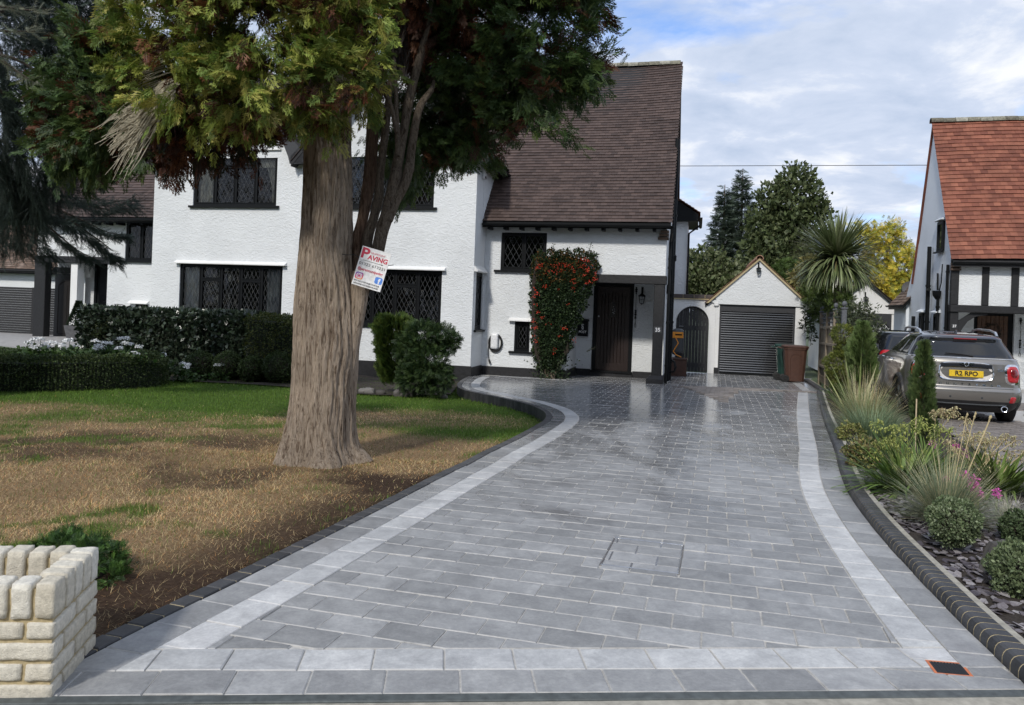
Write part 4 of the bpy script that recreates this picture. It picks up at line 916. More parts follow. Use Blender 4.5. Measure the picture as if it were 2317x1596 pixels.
for k in range(16): q.add([(arc[k][0], 5.66, arc[k][1]), (arc[k + 1][0], 5.66, arc[k + 1][1]), (top[k + 1][0], 5.66, 1.90), (top[k][0], 5.66, 1.90)], [(0, 1, 2, 3)])
for k in range(16): q.add([(arc[k][0], 5.66, arc[k][1]), (arc[k + 1][0], 5.66, arc[k + 1][1]), (arc[k + 1][0], 5.86, arc[k + 1][1]), (arc[k][0], 5.86, arc[k][1])], [(0, 1, 2, 3)])
q.add([(ga1, 5.66, -.8), (1.597, 5.66, -.8), (1.597, 5.66, 1.9), (ga1, 5.66, gzt)], [(0, 1, 2, 3)]); q.add([(.21, 5.66, -.8), (ga0, 5.66, -.8), (ga0, 5.66, gzt), (.21, 5.66, 1.9)], [(0, 1, 2, 3)])
q.add([(ga1, 5.66, -.8), (ga1, 5.66, gzt), (ga1, 5.86, gzt), (ga1, 5.86, -.8)], [(0, 1, 2, 3)]); q.add([(ga0, 5.66, -.8), (ga0, 5.66, gzt), (ga0, 5.86, gzt), (ga0, 5.86, -.8)], [(0, 1, 2, 3)])
q.box(.21, 1.597, 5.87, 5.9, 1.6, 1.9); q.build('wall', M['white_smooth'], gw)
MB(hp).box(.21, 1.60, 5.60, 5.92, 1.902, 1.935).build('coping_mortar', M['mortar'], gw)
M['engbrick'] = attr_mat('dark_brown_coping_brick', (.05, .04, .038), (.07, .055, .05), (.09, .07, .065), .5)
for k in range(4): MB(hp).bbox(.22 + k * .345, .22 + k * .345 + .33, 5.595, 5.925, 1.936, 2.065, .012).build('coping_brick', M['engbrick'], gw, rnd=random.random())
q = MB(hp)
for k in range(3): q.box(.22 + k * .345 + .331, .22 + (k + 1) * .345 - .001, 5.60, 5.92, 1.936, 2.06)
q.build('coping_joint', M['mortar'], gw)
gate = None; q = MB(hp); q.box(ga0 + .01, ga1 - .01, 5.80, 5.83, -.30, -.15); q.box(ga0 + .01, ga1 - .01, 5.80, 5.83, .9, 1.05); gate = q.build('gate', M['charcoal'], gw)
nb = 10; bw = (ga1 - ga0 - .02) / nb
M['gate_board'] = simple('black_stained_board', (.028, .028, .030), .55, scale=14, var=.35, bmp=.4)
for k in range(nb):
    x0, x1 = ga0 + .01 + k * bw + .003, ga0 + .01 + (k + 1) * bw - .003; h = lambda x: gzt + 1.03 * math.sqrt(max(0, r_ ** 2 - (x - gc) ** 2)) - .012
    MB(hp).prism([(x0, -.44), (x1, -.44), (x1, h(x1)), ((x0 + x1) / 2, h((x0 + x1) / 2)), (x0, h(x0))], 'b', 5.775, 5.798).build('board', M['gate_board'], gate)
q = MB(hp); q.tube([(ga0 + .10, 5.77, 1.02), (ga0 + .24, 5.76, 1.02)], .012, 6); q.build('latch', M['steel'], gate)
# ---------------- number 37
h37 = empty('neighbour_house', hp(9.5, 4.0, -.4), 'half timbered white neighbour house with steep red tiled roof', 'house')
A0, AE = 7.95, 15.5
mb = MB(lambda *p: Vector(p)); mb.add([hp(A0, 4.3, -.9), hp(A0, 9, -.9), hp(A0, 9, 2.0), hp(A0, 7.42, 4.1), hp(A0, 6.22, 7.55), hp(A0, 4.02, 3.3), hp(A0, 4.02, 1.8), hp(A0, 4.3, 1.8)], [tuple(range(8))]); mb.build('side_wall', M['white_shaded'], h37)
mb = MB(lambda *p: Vector(p)); p37 = lambda a, d, z: hp(a, 4.06 + d, z)
cells(mb, p37, A0, AE, 1.95, 3.35, [], .1); pl = lambda a, d, z: hp(a, 5.4 + d, z); D37 = (8.98, 10.05, -.6, 1.78)
cells(mb, pl, A0, AE, -.9, 1.95, [D37], .15); mb.add([hp(A0, 4.07, 1.8), hp(AE, 4.07, 1.8), hp(AE, 5.4, 1.8), hp(A0, 5.4, 1.8)], [(0, 1, 2, 3)])
mb.build('wall', M['white'], h37)
MB(hp).bbox(A0 - .03, AE, 3.98, 4.25, 1.76, 1.965, .015).build('jetty_beam', M['blackwood'], h37)
for x0, x1 in ((A0 - .02, 8.14), (8.72, 8.90), (9.45, 9.64), (10.2, 10.38), (10.95, 11.13), (11.7, 11.88)): MB(hp).bbox(x0, x1, 4.02, 4.12, 1.966, 3.16, .012).build('timber_stud', M['blackwood'], h37)
MB(hp).bbox(A0 - .02, AE, 4.0, 4.12, 3.165, 3.30, .012).build('wall_plate', M['blackwood'], h37)
MB(hp).bbox(A0 - .01, 8.16, 4.04, 4.28, -.9, 1.758, .012).build('porch_post', M['blackwood'], h37)
br = [(8.16, 1.0), (8.2, 1.25), (8.32, 1.5), (8.5, 1.66), (8.74, 1.757), (8.162, 1.757), (8.162, 1.2)]; MB(hp).prism([(8.161, .95), (8.25, 1.25), (8.4, 1.5), (8.62, 1.66), (8.9, 1.70), (8.9, 1.757), (8.5, 1.757), (8.161, 1.5)], 'b', 4.08, 4.18).build('curved_brace', M['blackwood'], h37)
q = MB(hp); q.box(D37[0], D37[1], 5.5, 5.56, D37[2], D37[3]); q.build('door_frame', M['black'], h37)
M['door_wood'] = simple('brown_oak_door', (.085, .04, .020), .45, scale=14, var=.35)
for k in range(7): MB(hp).bbox(9.10 + k * .115, 9.10 + (k + 1) * .115 - .004, 5.47, 5.499, D37[2], 1.70, .008).build('door_board', M['door_wood'], h37)
q = MB(hp); rr = random.Random(3)
for k in range(90):
    an = rr.random() * 6.28; R0 = .19 + rr.gauss(0, .03); an2 = an + rr.uniform(.2, .5); q.tube([(9.5 + R0 * math.cos(an), 5.45, 1.25 + R0 * math.sin(an)), (9.5 + (R0 + .03) * math.cos(an2), 5.43 + rr.random() * .03, 1.25 + (R0 + .03) * math.sin(an2))], .006, 4)
wreath = tag(q.build('wreath', simple('dry_twig', (.035, .026, .018), .9), None, loc=hp(9.5, 5.45, 1.0)), 'round twig wreath hanging on the brown front door of the half timbered house', 'wreath')
S3L = math.hypot(2.5, 4.45)
S37 = lambda s, t: (s, 3.80 + 2.42 * t / S3L, 3.22 + 4.46 * t / S3L + .05 * math.sin(s * .8))
tile_roof('roof_tiling', h37, S37, A0 - .10, AE, S3L, M['tile_red'], gauge=.148, tw=.185, thick=.016, keep=300, order=lambda T: T[0][0], lift=.014)
under('roof', h37, S37, A0 - .04, AE, S3L, M['dark_room'], .09)
S37b = lambda s, t: (s, 8.0 - 1.78 * t / S3L, 2.8 + 4.88 * t / S3L); under('roof', h37, S37b, A0 - .06, AE, S3L, M['tile_red'], .02)
ridge_tiles(h37, [(A0 - .12, 6.22, 7.70), (AE, 6.22, 7.74)], M['lichen'], .13, .34)
gutter(h37, hp, [(A0 - .05, 3.76, 3.16), (AE, 3.76, 3.18)], .06)
q = MB(hp); q.box(A0 - .05, AE, 3.84, 3.86, 3.08, 3.2); q.box(A0 - .05, AE, 3.862, 4.0, 3.14, 3.16); q.build('fascia', M['black'], h37)
for k in range(3): MB(hp).bbox(A0 - .03, 8.16, 3.93 + .02 * k, 4.1, 2.93 + k * .08, 2.99 + k * .08, .006).build('corbel_tile', M['tile_old'], h37, rnd=.2 + .3 * k)
pipe(h37, [(7.90, 4.25, 3.1), (7.90, 4.25, -.6)], .04, clips=(2.9, 1.3, .6)); pipe(h37, [(7.85, 5.91, 3.75), (7.85, 5.91, -.6)], .06, name='soil_pipe', clips=(2.55, 1.45, .95))
q = MB(hp); q.tube([(7.85, 5.91, 2.42), (7.82, 5.65, 2.44)], .05, 10); q.build('pipe_branch', M['black'], h37)
pipe(h37, [(7.88, 4.99, 2.2), (7.88, 4.99, -.6)], .045, clips=(1.9, 1.0)); MB(hp).lathe((7.86, 4.99, 2.12), [(.05, 0), (.13, .12), (.14, .25), (.12, .26)], 4).build('hopper', M['black'], h37)
pipe(h37, [(7.9, 5.17, 2.9), (7.9, 5.12, 2.4)], .028); pipe(h37, [(7.9, 4.75, 3.15), (7.9, 4.8, 2.6), (7.88, 4.93, 2.35)], .016)
ps = lambda b, d, z: hp(A0 + d, b, z)
for w in ((4.78, 5.35, 3.55, 4.42, 1), (5.05, 5.42, .3, 1.70, 1), (6.55, 6.95, .3, 1.72, 1), (7.6, 7.8, .3, 1.62, 1)):
    put = lambda b, d, z: hp(A0 - .055 + d, b, z)
    leaded_window(h37, put, w[0], w[1], w[2], w[3], [(w[0] + .05, w[1] - .05, w[2] + .05, w[3] - .05)], sill=.05, rec=.02, key='h37', plain=w[2] > 3)
for b0, b1, z in ((4.7, 5.45, 4.45), (4.95, 5.5, 1.73), (6.45, 7.05, 1.75)):
    q = MB(hp); q.add([(a, b, zz) for b in (b0, b1) for a, zz in ((A0 - .001, z), (A0 - .14, z), (A0 - .14, z + .02), (A0 - .001, z + .1))], [(0, 1, 2, 3), (7, 6, 5, 4), (0, 4, 5, 1), (1, 5, 6, 2), (2, 6, 7, 3)]); q.build('drip_ledge', M['white_shaded'], h37)
npl = MB(hp).bbox(7.985, 8.135, 4.030, 4.037, 1.30, 1.42, .003).build('number_plate', simple('slate_plate_b', (.03, .032, .035), .6), h37); text(npl, '37', lambda x, y: hp(8.06 + x, 4.028, 1.36 + y), .1, M['letter_white'], 'house_number', bold=.002)
# low rear wing of number 37 with its tiled roof
q = MB(hp); q.box(7.86, 7.949, 8.4, 10.0, -.8, 2.05); q.build('rear_wing', M['white_shaded'], h37)
S37r = lambda s, t: (7.71 + .80 * t / 1.3, s, 1.98 + .95 * t / 1.3); tile_roof('wing_tile', h37, S37r, 8.2, 10.2, 1.3, M['tile_old'], gauge=.14, tw=.2); under('wing_roof', h37, S37r, 8.22, 10.2, 1.3, M['black'], .04)
gutter(h37, hp, [(7.66, 8.2, 1.98), (7.66, 10.2, 1.98)], .06)
# ---------------- garage of number 37, set further back
g37 = empty('neighbour_garage', hp(7.6, 13, -.5), 'white gabled garage with dark leaded door behind the spiky palm', 'garage')
q = MB(hp); q.box(6.10, 8.85, 13.0, 18, -.8, 1.70); q.prism([(6.0, 1.701), (8.95, 1.701), (7.47, 2.98)][::-1], 'b', 12.97, 13.1); q.build('wall', M['white_smooth'], g37)
SK = math.hypot(1.6, 1.38)
for sg in (1, -1):
    Sg = lambda s, t, sg=sg: (7.47 + sg * (1.6 - 1.6 * t / SK), s, 1.68 + 1.36 * t / SK); tile_roof('roof_tile', g37, Sg, 12.8, 18.2, SK, M['tile_old'], gauge=.14, tw=.2); under('roof', g37, Sg, 12.85, 18.2, SK, M['dark_room'], .03)
q = MB(hp); q.box(6.5, 8.45, 12.93, 12.99, -.8, 1.68); gd = q.build('garage_door', M['charcoal'], g37)
for k in range(4):
    x0 = 6.62 + k * .46; q = MB(hp); n = 8; a_ = [(x0 + .19 + .19 * math.cos(math.pi * j / n), 1.12 + .19 * math.sin(math.pi * j / n)) for j in range(n + 1)]
    q.prism([(x0, .25), (x0 + .38, .25)] + a_, 'b', 12.915, 12.925); pn_ = q.build('door_pane', M['art_glass'], g37); q = MB(hp)
    for j in range(-3, 7):
        for sg in (1, -1):
            y0 = .25 + j * .2; xa, xb = x0 + .01, x0 + .37; ya, yb = (y0, y0 + .36 * 1.35) if sg > 0 else (y0 + .36 * 1.35, y0)
            pts = []
            for t in np.linspace(0, 1, 9):
                X_, Y_ = xa + (xb - xa) * t, ya + (yb - ya) * t; top = 1.12 + math.sqrt(max(0, .19 ** 2 - (X_ - x0 - .19) ** 2))
                if .26 < Y_ < top: pts.append((X_, 12.91, Y_))
            if len(pts) > 1: q.tube([pts[0], pts[-1]], .009, 4, False)
    q.build('lead_lattice', M['plastic_white'], g37)
# ---------------- fence between the drives: boards below, trellis above
fence = empty('boundary_fence', (8.3, 20.3, -.4), 'weathered board fence with grey trellis top between the two drives', 'fence')
M['fence_wood'] = attr_mat('weathered_fence_board', (.17, .14, .10), (.23, .19, .14), (.29, .25, .19), .85, bscale=40, mottle=.35, mscale=5, bmp=.5)
M['fence_grey'] = simple('grey_painted_timber', (.10, .105, .115), .65, scale=25, var=.25)
fp0, fp1 = np.array([7.95, 18.4]), np.array([9.15, 22.75]); fl = float(np.linalg.norm(fp1 - fp0)); fd = (fp1 - fp0) / fl; fn = np.array([fd[1], -fd[0]])
ff = lambda s, d, z: Vector((*(fp0 + fd * s + fn * d), z + plane_z(*(fp0 + fd * s))))
for k in range(4):
    s = k * 1.44; q = MB(ff); q.bbox(s - .055, s + .055, -.055, .055, -.1, 2.03, .01); po = q.build('fence_post', M['fence_grey'] if k in (0,) else M['fence_wood'], fence, rnd=.4)
    q = MB(ff); q.bbox(s - .075, s + .075, -.075, .075, 2.031, 2.07, .008); q.lathe((s, 0, 2.07), [(.02, 0), (.025, .03), (.05, .05), (.06, .09), (.05, .13), (.02, .155), (0, .16)], 10); q.build('post_cap', M['fence_grey'], po)
for k in range(3):
    s0, s1 = k * 1.44 + .056, (k + 1) * 1.44 - .056
    for j in range(11): w = (s1 - s0) / 11; MB(ff).bbox(s0 + j * w + .002, s0 + (j + 1) * w - .002, -.005, .018 + .006 * (j % 2), .22, 1.55, .004).build('fence_board', M['fence_wood'], fence, rnd=random.random())
    MB(ff).bbox(s0, s1, -.02, .03, .0, .215, .006).build('gravel_board', M['fence_wood'], fence, rnd=.3)
    for z in (.45, 1.1, 1.56): MB(ff).bbox(s0, s1, -.05, -.006, z, z + .07, .006).build('fence_rail', M['fence_wood'], fence, rnd=.7)
    for z in (1.70, 1.84, 1.97): MB(ff).box(s0, s1, -.012, .012, z, z + .035).build('trellis_rail', M['fence_grey'], fence)
    for j in range(1, 6): x = s0 + (s1 - s0) * j / 6; MB(ff).box(x - .012, x + .012, .013, .028, 1.64, 2.0).build('trellis_bar', M['fence_grey'], fence)
# ---------------- far left: slatted fence, house beyond
sf = empty('slatted_fence', hp(-20.8, 1.3, -.2), 'dark slatted fence beside the black porch post', 'fence')
M['dark_slat'] = simple('dark_stained_slat', (.018, .017, .017), .5, scale=20, var=.3)
for k in range(22): MB(hp).bbox(-24.5, -19.35, 1.30, 1.325, -.20 + k * .078, -.20 + k * .078 + .0735, .004).build('slat', M['dark_slat'], sf)
for a in (-24.0, -22.3, -20.6, -19.4): MB(hp).box(a, a + .08, 1.327, 1.40, -.4, 1.52).build('fence_post', M['dark_slat'], sf)
fh = empty('far_house', Vector((-22, 34, -.4)), 'low white house with brown tiled roof beyond the slatted fence', 'house')
f3 = lambda a, b, z: hp(a, 7 + b, z)
q = MB(f3); q.box(-34, -19.6, .4, 6, -1, 2.3); q.build('wall', M['white'], fh)
SF = math.hypot(3.2, 2.2); Sf = lambda s, t: (s, .05 + 3.2 * t / SF, 2.30 + 2.2 * t / SF); tile_roof('roof_tile', fh, Sf, -34, -19.0, SF, M['tile_old'], gauge=.15, tw=.22, f=f3); under('roof', fh, Sf, -34, -19.05, SF, M['dark_room'], .03, f=f3)
gutter(fh, f3, [(-34, -.0, 2.22), (-19.0, -.0, 2.22)], .07); q = MB(f3); q.box(-34, -19.1, .1, .12, 2.1, 2.24); q.build('fascia', M['black'], fh)
pipe(fh, [(-21.0, .05, 2.2), (-21.3, .3, 1.85), (-21.3, .34, -.5)], .05, f=f3)
q = MB(hp)
br_ = [(-20.0, 1.3, 1.55), (-20.0, 1.3, 1.78), (-19.5, 1.3, 1.78)]; q.tube(br_, .014, 6); q.tube([(-19.95 + .08 * math.cos(t), 1.3, 1.68 + .08 * math.sin(t)) for t in np.linspace(1.5, 6.5, 12)], .008, 5); q.tube([(-19.55 + .05 * math.cos(t), 1.3, 1.84 + .05 * math.sin(t)) for t in np.linspace(-2, 3, 10)], .008, 5); tag(q.build('iron_bracket', M['black'], None, loc=hp(-19.8, 1.3, 1.55)), 'scrolled black iron bracket above the slatted fence', 'bracket')
# concrete forecourt of the attached neighbour
V = [hp(a, b, 0) for a, b in ((-30, -3.6), (-15.9, -3.6), (-15.9, .0), (-30, 3))]; V = [Vector((v.x, v.y, float(gz(v.x, v.y)) + .01)) for v in V]
nn = 12; V = []
for i in range(nn + 1):
    for j in range(nn + 1): v = hp(-30 + 14.5 * i / nn, -3.4 + 6.0 * j / nn, 0); V.append((v.x, v.y, float(gz(v.x, v.y)) + .015))
mk('forecourt', V, [(i * (nn + 1) + j, (i + 1) * (nn + 1) + j, (i + 1) * (nn + 1) + j + 1, i * (nn + 1) + j + 1) for i in range(nn) for j in range(nn)], simple('pale_forecourt', (.30, .29, .28), .85, scale=6), kind='structure')
# ================================================================== SMALL THINGS BY THE HOUSES
def rbox(f, a0, a1, b0, b1, c0, c1, rad=.25, n=(7, 5, 5), noise=0.0, seed=0, taper=None):
    """rounded, optionally lumpy block: verts, faces"""
    rr = np.random.default_rng(seed); off = rr.random(3) * 50; V = []; F = []; idx = {}
    H = np.array([(a1 - a0) / 2, (b1 - b0) / 2, (c1 - c0) / 2]); C = np.array([(a0 + a1) / 2, (b0 + b1) / 2, (c0 + c1) / 2]); R0 = rad * H.min() * 2
    def vid(i, j, k):
        if (i, j, k) not in idx:
            g = np.array([2 * i / n[0] - 1, 2 * j / n[1] - 1, 2 * k / n[2] - 1]); p = g * H; core = np.clip(p, -(H - R0), H - R0); d = p - core; L = np.linalg.norm(d)
            if L > 1e-9: d = d / L; p = core + d * R0
            if noise:
                q = (p + C) * 38 + off; w = math.sin(q[0] * 1.3 + math.sin(q[1] * 2.1)) * math.sin(q[1] * 1.1 + math.sin(q[2] * 1.7)) * math.sin(q[2] * 1.4 + q[0] * .6); p = p + (p / (np.linalg.norm(p) + 1e-9)) * (w * noise + rr.normal(0, noise * .35))
            p = p + C; idx[i, j, k] = len(V); V.append(tuple(f(*p)))
        return idx[i, j, k]
    for k in (0, n[2]):
        for i in range(n[0]):
            for j in range(n[1]): q = [vid(i, j, k), vid(i + 1, j, k), vid(i + 1, j + 1, k), vid(i, j + 1, k)]; F.append(tuple(q if k else q[::-1]))
    for j in (0, n[1]):
        for i in range(n[0]):
            for k in range(n[2]): q = [vid(i, j, k), vid(i + 1, j, k), vid(i + 1, j, k + 1), vid(i, j, k + 1)]; F.append(tuple(q[::-1] if j else q))
    for i in (0, n[0]):
        for j in range(n[1]):
            for k in range(n[2]): q = [vid(i, j, k), vid(i, j + 1, k), vid(i, j + 1, k + 1), vid(i, j, k + 1)]; F.append(tuple(q if i else q[::-1]))
    return V, F
# ---------------- white brick planter at the street corner
M['white_brick'] = attr_mat('pale_split_stone_brick', (.54, .49, .39), (.63, .585, .49), (.71, .68, .60), .85, bscale=170, bmp=.9, bdist=.006, mottle=.22, mscale=45)
PX, PY = np.array([.996, .088]), np.array([-.17, .985]); PO = np.array([-1.69, 2.915])
fpl = lambda a, b, z: Vector((*(PO + PX * a + PY * b), z - .085))
planter = empty('front_planter', Vector((-2.0, 3.1, -.08)), 'low planter of pale split stone bricks with yellow mortar at the street edge', 'planter')
bk = 0
def brick(a0, a1, b0, b1, z0, z1):
    global bk; bk += 1; V, F = rbox(fpl, a0, a1, b0, b1, z0, z1, .13, (8, 5, 5) if abs(a1 - a0) > .12 else (5, 8, 5), .0032, bk); mk('brick', V, F, M['white_brick'], planter, rnd=random.random(), smooth=True)
DP, WP, cz = .462, -1.02, .079
for c in range(4):
    z0, z1 = c * cz + .008, c * cz + cz - .006
    if c % 2:
        brick(-.103, 0, 0, .222, z0, z1); brick(-.103, 0, .234, DP, z0, z1); a = -.115
    else: brick(-.222, 0, 0, .103, z0, z1); brick(-.103, 0, .115, .335, z0, z1); brick(-.103, 0, .347, DP, z0, z1); a = -.234
    while a > WP: brick(a - .215, a, 0, .103, z0, z1); a -= .227
    a = -.115
    while a > WP: brick(a - .215, a, DP - .103, DP, z0, z1); a -= .227
z0, z1 = 4 * cz + .008, 4 * cz + .142
for k in range(12): brick(-.075 - k * .087, -.001 - k * .087, -.004, .106, z0, z1 + random.gauss(0, .003))
for k in range(1, 5): b = .112 + (k - 1) * .0885; brick(-.107, .002, b, b + .077, z0, z1 + random.gauss(0, .003))
for k in range(1, 12): brick(-.080 - k * .087, -.006 - k * .087, DP - .105, DP + .004, z0, z1 + random.gauss(0, .003))
q = MB(fpl); q.box(WP, -.012, .012, .09, 0, z1 - .025); q.box(-.092, -.0125, .0905, DP - .012, 0, z1 - .026); q.box(WP, -.093, DP - .09, DP - .0125, 0, z1 - .027); q.build('mortar', M['mortar'], planter)
M['soil'] = simple('dark_soil', (.03, .022, .016), .95, scale=50, var=.5, bmp=.8, bdist=.02); q = MB(fpl); q.box(WP, -.095, .091, DP - .092, .1, .34); q.build('soil', M['soil'], planter)
M['pebble'] = attr_mat('dark_pebble', (.03, .025, .03), (.07, .055, .065), (.30, .28, .27), .6)
for k in range(26):
    a, b = -.12 - random.random() * .6, .13 + random.random() * .2; r0 = random.uniform(.012, .022); V, F = rbox(fpl, a - r0, a + r0, b - r0, b + r0, .335, .335 + r0 * 1.4, .45, (3, 3, 3), .002, 90 + k); mk('pebble', V, F, M['pebble'], planter, rnd=random.random(), smooth=True)
# ---------------- fittings on number 35
def lantern(name, f, label, k=1.0, arm=True):
    """black wall lantern: back plate, arm, roof, four tapered panes in a frame; f local (x right, y out, z up) from the lantern's foot"""
    t = empty(name, Vector(f(0, 0, 0)), label, 'lantern')
    q = MB(f); q.bbox(-.03 * k, .03 * k, .0, .02 * k, .30 * k, .48 * k, .004); q.tube([(0, .01 * k, .42 * k), (0, .09 * k, .43 * k), (0, .12 * k, .36 * k), (0, .12 * k, .31 * k)], .010 * k, 8); q.build('bracket', M['black'], t)
    q = MB(f); q.lathe((0, .12 * k, 0), [(.008 * k, .33 * k), (.02 * k, .31 * k), (.035 * k, .285 * k), (.105 * k, .235 * k), (.105 * k, .222 * k), (.0, .222 * k)], 4 if arm else 8); q.build('cap', M['black'], t)
    q = MB(f); s0, s1 = .048 * k, .082 * k
    for sx in (-1, 1):
        for sy in (-1, 1): q.tube([(sx * s0, .12 * k + sy * s0, .02 * k), (sx * s1, .12 * k + sy * s1, .222 * k)], .007 * k, 4)
    for z, s in ((.02, s0), (.13, (s0 + s1) / 2), (.215, s1)):
        c = [(-s, -s), (s, -s), (s, s), (-s, s)]
        for i in range(4): (x0, y0), (x1, y1) = c[i], c[(i + 1) % 4]; q.tube([(x0, .12 * k + y0, z * k), (x1, .12 * k + y1, z * k)], .005 * k, 4)
    q.tube([(0, .12 * k - s0, .02 * k), (0, .12 * k - s1, .22 * k)], .004 * k, 4); q.lathe((0, .12 * k, 0), [(.05 * k, .018 * k), (.02 * k, .0), (.006 * k, -.02 * k)], 8); q.build('cage', M['black'], t)
    c0 = [(-s0, -s0), (s0, -s0), (s0, s0), (-s0, s0)]; c1 = [(-s1, -s1), (s1, -s1), (s1, s1), (-s1, s1)]
    for i in range(4): j = (i + 1) % 4; MB(f).add([(c0[i][0], .12 * k + c0[i][1], .022 * k), (c0[j][0], .12 * k + c0[j][1], .022 * k), (c1[j][0], .12 * k + c1[j][1], .22 * k), (c1[i][0], .12 * k + c1[i][1], .22 * k)], [(0, 1, 2, 3)]).build('lamp_pane', M['lamp_glass'], t)
    return t
M['lamp_glass'] = glass_mat('lamp_glass', (.92, .93, .92), 1.5)
lantern('wall_lantern', lambda x, y, z: hp(-.49 + x, 1.80 - y, 1.66 + z), 'black four sided lantern on the porch wall beside the front door')
lantern('wall_lantern', lambda x, y, z: hp(2.86 + x, 5.60 - y, 2.76 + z), 'small black lantern high on the garage gable above the roller door', .78, False)
lantern('wall_lantern', lambda x, y, z: hp(7.47 + x, 12.97 - y, 2.10 + z), 'black lantern on the far garage gable, half behind the palm leaves', .9, False)
def chime(f, label):
    q = MB(f); q.tube([(0, -.03, 1.13), (0, -.03, .12)], .006, 6)
    for z, r0 in ((1.10, .022), (1.05, .038), (1.0, .03), (.95, .02), (.46, .03), (.41, .022), (.36, .034), (.31, .022), (.26, .03)): q.lathe((0, -.03, z), [(.004, -.03), (r0, -.01), (r0, .01), (.004, .03)], 6)
    q.tube([(0, -.03, .12), (-.022, -.03, .06), (-.02, -.03, .0), (.02, -.03, .0), (.022, -.03, .06), (0, -.03, .12)], .006, 5); q.box(-.02, .02, -.03, -.001, 1.08, 1.11)
    o = q.build('bell_pull', M['black'], None, loc=f(0, 0, 0)); return tag(o, label, 'bell pull')
chime(lambda x, y, z: hp(-.655 + x, 1.797 + y, 1.01 + z), 'black iron bell pull hanging between the front door and the porch lantern')
chime(lambda x, y, z: hp(10.2 + x, 5.395 + y, .55 + z), 'black iron bell pull by the brown door of the half timbered house')
# post box
pb = empty('letter_box', hp(-2.1, 1.79, .70), 'black wall post box with white emblem and the word POST', 'letter box')
q = MB(hp); q.bbox(-2.255, -1.965, 1.67, 1.797, .70, 1.12, .01); q.build('box', M['black'], pb)
q = MB(hp); q.prism([(1.64, 1.121), (1.64, 1.15), (1.70, 1.185), (1.797, 1.185), (1.797, 1.121)], 'a', -2.275, -1.945); q.build('lid', M['black'], pb)
text(pb, 'POST', lambda x, y: hp(-2.11 + x, 1.6685, .82 + y), .092, M['letter_white'], 'lettering', bold=.0015)
q = MB(hp); yy = 1.6685
for (x, z, r0, a0, a1) in ((0, 1.01, .030, .3, 5.2), (.004, .985, .018, 1.2, 5.8), (-.004, .95, .026, 2.5, 6.8), (.002, .915, .020, 3.2, 6.6)): q.tube([(-2.11 + x + r0 * math.cos(t), yy, z + r0 * math.sin(t)) for t in np.linspace(a0, a1, 10)], .0075, 5)
q.tube([(-2.11, yy, .95), (-2.105, yy, .89)], .005, 5); q.build('emblem', M['letter_white'], pb)
# car charger with its coiled cable
ev = empty('car_charger', hp(-4.2, 0, .05), 'white wall mounted car charger with black cable coiled round it', 'charger')
V, F = rbox(hp, -4.31, -4.11, -.14, -.002, .32, .74, .36, (8, 6, 10)); mk('housing', V, F, M['plastic_white'], ev, smooth=True)
q = MB(hp); rr = random.Random(5)
for L in range(5): r0 = .165 + L * .011; q.tube([(-4.19 + r0 * .92 * math.cos(t), -.035 - .012 * (L % 3), .50 + r0 * 1.18 * math.sin(t) - .02) for t in np.linspace(0, 2 * math.pi, 28)], .010, 6)
q.tube([(-4.365, -.04, .52), (-4.385, -.04, .3), (-4.375, -.04, .12), (-4.345, -.04, .03)], .010, 6); q.build('cable', M['rubber'], ev)
MB(hp).tube([(-4.355, -.04, .05), (-4.34, -.045, .0), (-4.315, -.05, -.07)], [.018, .026, .030], 8).build('plug', M['rubber'], ev)
# alarm box on the return wall
al = empty('alarm_box', hp(-4.58, -.45, 4.77), 'white alarm box on the gable return wall under the eaves', 'alarm box')
V, F = rbox(lambda b, d, z: hp(GR + d, b, z), -.60, -.32, .002, .075, 4.78, 5.08, .2, (5, 4, 5)); mk('cover', V, F, M['plastic_white'], al, smooth=True)
MB(lambda b, d, z: hp(GR + d, b, z)).box(-.52, -.40, .0762, .078, 4.80, 4.86).build('sounder_grille', M['black'], al)
q = MB(hp); q.tube([(GR + .02, -.42, 4.77), (GR + .02, -.38, 4.2), (GR + .02, -.30, 3.7)], .006, 5); q.build('wire', M['plastic_white'], al)
